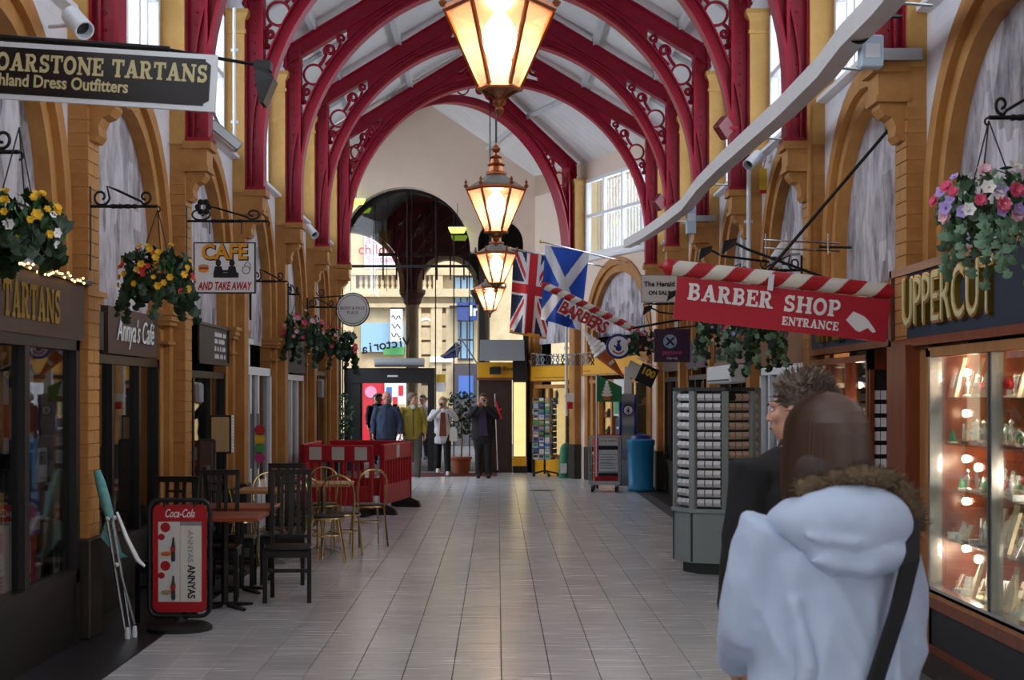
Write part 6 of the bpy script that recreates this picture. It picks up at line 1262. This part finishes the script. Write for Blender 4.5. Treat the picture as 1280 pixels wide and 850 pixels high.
def face(t, M, mt_lip='lip'):
    for x in (-.031, .031): MB(M).ball((x, -.0825, .0), (.012, .008, .006), 10, 6).build('eye', 'white', t, smooth=True); MB(M).ball((x, -.0895, .0), (.0055, .004, .0055), 8, 5).build('iris', 'eye', t, smooth=True)
    MB(M).ball((0, -.0965, -.063), (.022, .006, .005), 10, 5).build('lips', mt_lip, t, smooth=True)
    for x in (-.031, .031): MB(M).chain([(x - .017, -.092, .017), (x, -.097, .021), (x + .017, -.092, .016)], [.003, .004, .003], 6).build('eyebrow', 'hair_brown', t)
def person(label, loc, yaw, h=1.74, jacket='blue_cloth', trousers='navy_cloth', hair='hair_grey', skin='skin', arms=None, step=0.0, hyaw=0.0, top=None, jz=.80, bald=False, vox=.011, bulk=1.0, hairlen=0, shoes='shoe', legs=None, hands=(.5, .5), hdir=None, pitch=0):
    t = thing('person', label, 'person', loc, yaw); s = h/1.75
    def A(p): return V(p)*s
    hip = {-1: A((-.095, 0, .92)), 1: A((.095, 0, .92))}
    st = {1: -step, -1: step}
    knee = {k: A((k*.10, st[k]*.5 - .02, .50)) for k in (-1, 1)}; ank = {k: A((k*.105, st[k], .085 + (.05 if st[k] > .1 else 0))) for k in (-1, 1)}
    sh = {k: A((k*.185*(.9 + .1*bulk), .0, 1.425)) for k in (-1, 1)}
    arms = arms or {k: ((k*.245*bulk, .03, 1.14), (k*.25*bulk, -.06, .90)) for k in (-1, 1)}
    el = {k: A(arms[k][0]) for k in (-1, 1)}; wr = {k: A(arms[k][1]) for k in (-1, 1)}
    b = MB(); hc = A((0, -.02, 1.635))
    b.chain([A((0, .015, 1.40)), A((0, .005, 1.50)), A((0, -.005, 1.57))], [.062*s, .055*s, .055*s], 14); HM = head(b, hc, hyaw, s*1.10, pitch)
    b.chain([A((0, 0, .90)), A((0, 0, 1.05)), A((0, .0, 1.25)), A((0, .01, 1.40))], [(.14*s, .10*s), (.125*s, .09*s), (.15*s, .10*s), (.12*s, .075*s)], 18)
    for k in (-1, 1):
        b.chain([A((k*.08, .01, 1.41)), sh[k], el[k], wr[k]], [.055*s, .052*s, .040*s, .027*s], 12); b.chain([hip[k], knee[k], ank[k]], [.085*s, .058*s, .040*s], 14)
        dr = (wr[k] - el[k]).normalized()
        if hdir: dr2 = V(hdir[k][0]); pn = V(hdir[k][1])
        else: dr2 = dr; pn = V((-k, 0, 0))
        hand(b, wr[k], dr2, pn, hands[0 if k < 0 else 1], s, 1 if V(dr2).cross(pn).y*0 + 1 > 0 else 1)
        b.chain([ank[k], ank[k] + A((0, -.10, -.04))], [.035*s, .03*s], 10)
    skinmesh(b, 'body', skin, t, min(vox, .0085), 3)
    face(t, HM)
    # clothing
    j = MB(); q = bulk
    j.chain([A((0, .0, jz)), A((0, 0, .95)), A((0, 0, 1.10)), A((0, .0, 1.28)), A((0, .008, 1.41)), A((0, .005, 1.475))], [(.185*s*q, .135*s*q), (.19*s*q, .14*s*q), (.18*s*q, .13*s*q), (.19*s*q, .13*s), (.165*s, .095*s), (.085*s, .075*s)], 22, cap=(.12, .5))
    for k in (-1, 1): j.chain([A((k*.10, .005, 1.40)), sh[k], el[k], wr[k] - (wr[k] - el[k]).normalized()*.03*s], [.085*s, .076*s, .060*s, .046*s], 14)
    skinmesh(j, 'jacket', jacket, t, vox, 6, .008)
    if top: MB().prism([(-.085*s*q, .88*s), (.085*s*q, .88*s), (.05*s, 1.42*s), (-.05*s, 1.42*s)], -.155*s*q, -.10*s).build('shirt', top, t)
    else: MB().tube([A((0, -.150*q, jz + .05)), A((0, -.152*q, 1.0)), A((0, -.145, 1.25)), A((0, -.10, 1.44))], .006, 5).build('zip', 'ink', t)
    c_ = MB(); c_.tube([A((.085*math.cos(R(a)), .005 + .078*math.sin(R(a)), 1.475 - .02*math.sin(R(-a)))) for a in range(-250, 71, 20)], .018*s, 7); c_.build('collar', jacket, t, smooth=True)
    p = MB(); p.chain([A((0, .0, .97)), A((0, .0, .86))], [(.16*s*q, .12*s*q), (.17*s*q, .125*s*q)], 18)
    for k in (-1, 1): p.chain([hip[k], knee[k], ank[k] + A((0, .005, .0))], [.105*s*q, .078*s, .066*s], 14)
    skinmesh(p, 'trousers', trousers, t, vox, 4, .006)
    for k in (-1, 1):
        z0 = ank[k].z - .085*s; a0 = ank[k]; MB().skin([[(a0.x + w_*s*math.cos(2*PI*i/12), a0.y + (-.055 + l_*math.sin(2*PI*i/12))*s, z0 + z*s) for i in range(12)] for w_, l_, z in ((.044, .135, 0), (.047, .138, .02), (.043, .125, .055), (.035, .07, .09))]).build('shoe', shoes, t, smooth=True)
    if not bald:
        hr = MB(HM); hr.ball((0, .022, .040), (.084, .096, .092), 20, 12); hr.ball((0, .055, -.01), (.078, .065, .085 + hairlen*.3), 16, 10)
        for x in (-.072, .072): hr.ball((x, .03, .01 - hairlen*.2), (.018, .05, .055 + hairlen*.3), 10, 8)
        hr.ball((0, -.058, .088), (.055, .03, .022), 12, 6); skinmesh(hr, 'hair', hair, t, .008, 2)
    else:
        hr = MB(HM); hr.ball((0, .062, -.005), (.076, .052, .06), 14, 8); hr.ball((.07, .03, .0), (.014, .04, .035), 8, 6); hr.ball((-.07, .03, .0), (.014, .04, .035), 8, 6); skinmesh(hr, 'hair', hair, t, .008, 2)
    return t, s
cam_arms = {k: ((k*.30, -.16, 1.27), (k*.075, -.33, 1.50)) for k in (-1, 1)}
cam_h = {k: ((-k*.45, -.15, .85), (-k*.6, -.6, -.4)) for k in (-1, 1)}
person('person in a navy blue jacket standing behind the red barrier', (-2.27, 31.2, 0), 0, 1.76, 'blue_cloth', 'navy_cloth', 'hair_grey', 'skin_red', bald=True, bulk=1.12, hyaw=.1)
tp, s = person('person in a mustard yellow jacket and grey trousers looking aside', (-1.76, 31.5, 0), R(10), 1.73, 'yellow_cloth', 'grey_cloth', 'hair_grey', 'skin', hyaw=R(50), bulk=1.05, step=.08); MB().ball((0, -.13, 1.45), (.05, .03, .05), 10, 6).build('white_collar', 'white_cloth', tp)
tp, s = person('person in a white jacket and dark trousers raising a camera mid step', (-1.16, 32.3, 0), R(5), 1.64, 'white_cloth', 'black_cloth', 'hair_light', 'skin', cam_arms, .16, jz=.72, top='rust_cloth', hands=(.9, .9), hdir=cam_h, shoes='white_cloth', bulk=1.0)
def camera_(at, lb):
    t = thing('compact_camera', lb, 'camera', at); MB().cham(-.05, -.02, -.03, .05, .015, .03, .006).build('body', 'steel', t); MB(Matrix.Rotation(PI/2, 4, 'X')).lathe([(.022, .015), (.022, .04), (.018, .042)], 14).build('lens', 'black_plastic', t, smooth=True)
camera_((-1.17, 31.92, 1.50), 'small silver camera held up by the person in the white jacket')
t = thing('shoulder_bag', 'cream shoulder bag at the hip of the person in white', 'bag', (-.93, 32.15, .72)); MB().skin([[(-.085*a, -.04, z), (.085*a, -.04, z), (.085*a, .04, z), (-.085*a, .04, z)] for a, z in ((.8, 0), (1, .02), (.9, .24), (.5, .30))]).build('bag_body', 'offwhite', t); MB().tube([(-.05, 0, .28), (-.1, -.06, .5), (-.12, -.02, .68)], .008, 5).build('strap', 'black_cloth', t)
tp, s = person('person in black jacket and purple shirt raising a camera', (-.28, 31.05, 0), R(-4), 1.72, 'black_cloth', 'black_cloth', 'hair_brown', 'skin_red', cam_arms, .0, jz=.80, top='purple_cloth', hands=(.9, .9), hdir=cam_h, bulk=1.32)
camera_((-.26, 30.66, 1.58), 'small camera held up by the person in black and purple')
for x, y, hh, j, tr, hr, a, lb in ((-2.62, 36.4, 1.66, 'white_cloth', 'khaki', 'hair_white', 0, 'person in a white jacket and khaki trousers just outside the door'), (-2.95, 38.0, 1.74, 'navy_cloth', 'black_cloth', 'hair_brown', 10, 'person in a navy jacket and black trousers outside the doorway'), (-1.98, 40.5, 1.70, 'white_cloth', 'navy_cloth', 'hair_brown', -20, 'person in a white jacket and navy trousers outside on the pavement'), (-3.35, 42.0, 1.72, 'black_cloth', 'black_cloth', 'hair_brown', 15, 'person in black at the edge of the doorway outside'), (-2.4, 44.0, 1.75, 'paper_red', 'navy_cloth', 'hair_light', 30, 'person in red out on the street')):
    person(lb, (x, y, -.02), R(a), hh, j, tr, hr, vox=.016)
# ---------------------------------------------------------------- foreground woman from behind
W_ = V((.835, 3.87, 0)); t = thing('person', 'person in a pale blue parka with fur trimmed hood and black shoulder strap', 'person', W_, R(12))
SS = .985; A = lambda x, y, z: V((x, y, z))*SS
wl = {-1: (A(-.155, .0, 1.385), A(-.198, .03, 1.13), A(-.15, .24, 1.02)), 1: (A(.170, .0, 1.36), A(.208, .0, 1.08), A(.20, .10, .84))}
b = MB(); hc = A(0, .02, 1.605); b.chain([A(0, .0, 1.38), A(0, .01, 1.50)], [.058, .055], 14); HM = head(b, hc, PI + R(6), 1.0)
b.chain([A(0, 0, .90), A(0, 0, 1.05), A(0, 0, 1.25), A(0, 0, 1.40)], [(.16, .11), (.14, .10), (.16, .10), (.12, .08)], 18)
for k in (-1, 1):
    s0, e0, w0 = wl[k]; b.chain([A(k*.08, 0, 1.40), s0, e0, w0], [.055, .05, .04, .027], 12); hand(b, w0, (w0 - e0), V((-k, 0, -.2)), .6, .95)
    b.chain([A(k*.095, 0, .90), A(k*.10, .02, .50), A(k*.105, -.02, .08)], [.095, .062, .042], 14); b.chain([A(k*.105, -.02, .08), A(k*.105, .10, .04)], [.036, .032], 10)
skinmesh(b, 'body', 'skin', t, .008, 3); face(t, HM)
j = MB(); j.chain([A(0, 0, .70), A(0, 0, .85), A(0, 0, 1.0), A(0, 0, 1.15), A(0, .0, 1.30), A(0, .01, 1.39), A(0, .02, 1.46)], [(.222, .165), (.215, .16), (.20, .15), (.19, .145), (.19, .140), (.165, .115), (.10, .09)], 26)
for k in (-1, 1):
    s0, e0, w0 = wl[k]; j.chain([A(k*.11, 0, 1.37), s0, s0.lerp(e0, .5) + V((k*.015, 0, 0)), e0, e0.lerp(w0, .5), w0 - (w0 - e0).normalized()*.02], [.085, .080, .074, .068, .064, .05], 16)
# folds across the back and sleeves
for x0, x1, x2, z0, z2, r in ((-.13, -.11, -.15, 1.22, .90, .020), (-.05, -.07, -.06, 1.16, .78, .016), (.02, .03, .0, 1.25, .95, .014), (.08, .07, .10, 1.12, .74, .020), (.15, .13, .16, 1.20, .85, .016)):
    j.chain([A(x0, -.118, z0), A(x1, -.136, (z0 + z2)/2), A(x2, -.140, z2)], [r*.6, r, r*.6], 8)
for k in (-1, 1):
    s0, e0, w0 = wl[k]
    for i in range(4): c = s0.lerp(e0, .25 + .22*i); j.chain([c + V((k*.060, -.02, .03)), c + V((k*.01, -.062, -.01)), c + V((-k*.045, -.05, -.04))], [.008, .016, .008], 8)
skinmesh(j, 'parka', 'coat_white', t, .009, 12, .009)
MB().tube([A(.21*math.cos(2*PI*i/30), .155*math.sin(2*PI*i/30), 1.0) for i in range(30)], .010, 5, True)
hd = MB(); hd.ball(A(.02, -.105, 1.410), (.170, .095, .095), 22, 14); hd.ball(A(.03, -.135, 1.335), (.135, .062, .058), 18, 10); hd.ball(A(-.09, -.05, 1.415), (.08, .085, .055), 14, 10); hd.ball(A(.11, -.05, 1.405), (.09, .09, .06), 14, 10)
hd.chain([A(-.12, -.165, 1.385), A(-.01, -.197, 1.37), A(.12, -.165, 1.38)], [.010, .016, .010], 8); hd.chain([A(-.11, -.165, 1.325), A(.03, -.19, 1.305), A(.13, -.16, 1.335)], [.010, .016, .010], 8)
skinmesh(hd, 'hood', 'coat_white', t, .008, 8, .007)
rnd = random.Random(9); m = MB(); path = [A(-.09, -.08, 1.50), A(-.03, -.105, 1.525), A(.05, -.12, 1.535), A(.12, -.115, 1.520), A(.175, -.10, 1.480), A(.212, -.08, 1.43), A(.225, -.05, 1.38)]
fine = [path[i].lerp(path[i+1], k/6) for i in range(len(path) - 1) for k in range(6)]
m.chain(fine[::3], [.026]*len(fine[::3]), 10)
for c in fine:
    for k in range(46):
        d = V((rnd.gauss(0, 1), rnd.gauss(0, 1), rnd.gauss(.2, 1))).normalized(); p = c + d*.022; e = p + d*rnd.uniform(.012, .030) + V((rnd.uniform(-.008, .008), 0, 0)); sd = d.orthogonal()*.0022
        m.add([p - sd, p + sd, e], [(0, 1, 2)])
m.build('fur_trim', 'fur', t)
h = MB(); M0 = HM
h.ball((0, .022, .030), (.104, .118, .104), 24, 16, M0); h.ball((0, .05, -.06), (.112, .092, .12), 20, 14, M0); h.ball((-.06, .02, -.08), (.056, .085, .12), 14, 10, M0); h.ball((.06, .02, -.08), (.056, .085, .12), 14, 10, M0)
skinmesh(h, 'hair', 'hair_brown', t, .007, 4)
m = MB()
for i in range(420):
    a = rnd.uniform(-.35, PI + .35); c_, s_ = math.cos(a), math.sin(a); e_ = rnd.uniform(-.02, .02)
    m.tube([M0 @ V((x_*c_, .022 + (y_*s_), z_)) for x_, y_, z_ in [(.105*math.sin(q_), .119*math.sin(q_), .030 + .105*math.cos(q_)) for q_ in (.12, .4, .7, 1.0, 1.3, 1.57)] + [(.112, .119, -.03), (.115, .116, -.09), (.110, .108, -.155 + e_)]], [.0015] + [.0022]*7 + [.001], 3)
o = m.build('hair_strands', 'hair_strand', t); o['kind'] = 'stuff'
p = MB(); p.chain([A(0, 0, .96), A(0, 0, .85)], [(.19, .14), (.19, .14)], 18)
for k in (-1, 1): p.chain([A(k*.095, 0, .88), A(k*.10, .02, .50), A(k*.105, -.02, .09)], [.115, .08, .07], 14)
skinmesh(p, 'jeans', 'navy_cloth', t, .011, 3)
for k in (-1, 1): MB().skin([[(.105*k + w_*math.cos(2*PI*i/12), .04 + l_*math.sin(2*PI*i/12), z) for i in range(12)] for w_, l_, z in ((.045, .13, 0), (.048, .133, .02), (.043, .12, .055), (.036, .07, .09))]).build('shoe', 'shoe', t, smooth=True)
st = [A(.170, -.135, 1.41), A(.145, -.185, 1.32), A(.110, -.190, 1.20), A(.070, -.185, 1.08), A(.030, -.182, .96), A(-.04, -.182, .82), A(-.15, -.16, .66)]
MB().skin([[p + V((-.022, .01, -.006)), p + V((.022, .01, .006)), p + V((.022, -.008, .006)), p + V((-.022, -.008, -.006))] for p in st]).build('bag_strap', 'black_cloth', t)
MB().skin([[(-.27 + dx, y, z) for dx, y in ((-.06, -.15), (.06, -.17), (.06, .12), (-.06, .12))] for z in (.42, .44, .66, .68)]).build('shoulder_bag', 'black_cloth', t)
# ---------------------------------------------------------------- man ahead of her
t = thing('person', 'person in a black top walking ahead of the pale blue parka', 'person', (1.10, 5.5, 0), R(20)); hgt = 1.78; SS = hgt/1.75; A = lambda x, y, z: V((x, y, z))*SS
b = MB(); hc = A(-.01, .0, 1.625); b.chain([A(0, .0, 1.40), A(0, 0, 1.54)], [.066, .062], 14); HM = head(b, hc, PI + R(36), 1.06)
b.chain([A(0, 0, .90), A(0, 0, 1.1), A(0, 0, 1.3), A(0, 0, 1.42)], [(.15, .11), (.14, .10), (.17, .11), (.13, .08)], 18)
for k in (-1, 1):
    s0, e0, w0 = A(k*.20, 0, 1.42), A(k*.245, .0, 1.13), A(k*.23, .10, .90); b.chain([A(k*.08, 0, 1.42), s0, e0, w0], [.06, .055, .042, .029], 12); hand(b, w0, (w0 - e0), V((-k, 0, 0)), .5, 1.03)
    b.chain([A(k*.1, 0, .9), A(k*.1, .02, .5), A(k*.105, -.02, .08)], [.09, .06, .042], 14); b.chain([A(k*.105, -.02, .08), A(k*.105, .10, .04)], [.036, .032], 10)
skinmesh(b, 'body', 'skin', t, .008, 3); face(t, HM)
j = MB(); j.chain([A(0, 0, .84), A(0, 0, 1.0), A(0, 0, 1.15), A(0, 0, 1.32), A(0, .0, 1.42), A(0, .0, 1.49)], [(.20, .14), (.195, .14), (.195, .14), (.21, .14), (.18, .10), (.08, .075)], 24)
for k in (-1, 1): j.chain([A(k*.11, 0, 1.41), A(k*.20, 0, 1.42), A(k*.245, .0, 1.13), A(k*.232, .09, .93)], [.09, .085, .066, .05], 14)
skinmesh(j, 'black_top', 'black_cloth', t, .010, 10, .006)
h = MB(HM); h.ball((0, .025, .042), (.088, .098, .092), 22, 14); h.ball((0, .062, -.015), (.080, .055, .075), 16, 10); h.ball((0, -.055, .092), (.06, .035, .028), 12, 8); skinmesh(h, 'hair', 'hair_grey', t, .007, 3)
m = MB()
for i in range(900):
    d = V((rnd.gauss(0, 1), rnd.gauss(.35, 1), abs(rnd.gauss(0, 1)) - .25)).normalized(); p = V((0, .025, .042)) + V((d.x*.084, d.y*.094, d.z*.088)); e = p + (d + V((rnd.gauss(0, .5), rnd.gauss(0, .5), rnd.gauss(.25, .4)))).normalized()*rnd.uniform(.018, .042)
    if p.y < -.045 and p.z < .075: continue
    m.tube([HM @ p, HM @ p.lerp(e, .6), HM @ e], [.0030, .0022, .0006], 3)
o = m.build('hair_tufts', 'hair_grey', t); o['kind'] = 'stuff'
p = MB(); p.chain([A(0, 0, .96), A(0, 0, .85)], [(.17, .125), (.17, .125)], 18)
for k in (-1, 1): p.chain([A(k*.095, 0, .88), A(k*.10, .02, .50), A(k*.105, -.02, .09)], [.105, .075, .068], 14)
skinmesh(p, 'trousers', 'navy_cloth', t, .011, 3)
for k in (-1, 1): MB().skin([[(.108*k + w_*math.cos(2*PI*i/12), .04 + l_*math.sin(2*PI*i/12), z) for i in range(12)] for w_, l_, z in ((.047, .14, 0), (.05, .143, .02), (.045, .13, .055), (.038, .075, .09))]).build('shoe', 'shoe', t, smooth=True)
# ================================================================ pieces that sit on a part become its sub-parts
SUBS = {'lettering': ('panel', 'red_panel', 'inner_face', 'fascia', 'yellow_sign', 'poster', 'border'), 'lettering_shadow': ('panel',), 'lettering_outline': (), 'pointing_hand': ('panel',), 'couple_silhouette': ('panel',), 'burger_print': ('panel', 'menu_sheet'), 'teapot_print': ('panel',),
        'roundel': ('panel',), 'cross_mark': ('panel',), 'fascia_border': ('fascia',), 'fascia_capping': ('fascia',), 'pane': ('frame',), 'mullion': ('frame',), 'riser_frame': ('stall_riser',), 'flourish': ('fascia',), 'chalk_writing': ('fascia',),
        'eye': ('body',), 'iris': ('body',), 'lips': ('body',), 'eyebrow': ('body',), 'zip': ('jacket',), 'collar': ('jacket',), 'hair_strands': ('hair',), 'hair_tufts': ('hair',), 'fur_trim': ('hood',), 'reflector': ('top_board',), 'spindle': ('hoop_back',), 'back_slat': ('top_rail',), 'cross_slat': ('top_rail',),
        'bottle_print': ('menu_sheet',), 'bottle_label': ('menu_sheet',), 'price_roundel': ('menu_sheet',), 'plate_print': ('menu_sheet',), 'sheet_header': ('name_sheet',), 'hanging_clip': ('red_panel',), 'rack_rail': ('core',), 'rack_back': ('core',), 'plinth_joint': ('plinth',), 'crown_finial': ('rim',), 'foot_pane': ('foot_ring',), 'foot_bar': ('foot_ring',),
        'castor': ('pole', 'deck'), 'castor_fork': ('deck',), 'wire_tier': ('pole',), 'print_line': ('poster',), 'black_band': ('poster',), 'end_cap': ('red_stripe',), 'pole_ring': (), 'twist': ('arm',), 'hook': ('arm',), 'staff_finial': ('staff',), 'lens': ('can',), 'ice_cream_print': ('cloth',), 'cone_print': ('cloth',), 'hand_mark': ('face',), 'red_wording': ('face',), 'label_patch': ('cone',),
        'pane_': (), 'earring_card': ('back',), 'peg_rail': ('back',), 'glass_shelf': ('display_back',), 'baluster': ('wall',), 'frill': ('box',), 'drop_finial': ('foot_ring',)}
for o in [o for o in list(bpy.data.objects) if o.parent is None and 'category' in o.keys()]:
    kids = list(o.children); base = {}
    for k in kids:
        n = k.name.split('.')[0]
        if n not in base and k.type == 'MESH' and k.location.length < 1e-9 and abs(sum(k.rotation_euler)) < 1e-9: base[n] = k
    for k in kids:
        n = k.name.split('.')[0]
        for c in SUBS.get(n, ()):
            if c in base and base[c] is not k and base[c].parent is o and not k.children: k.parent = base[c]; break
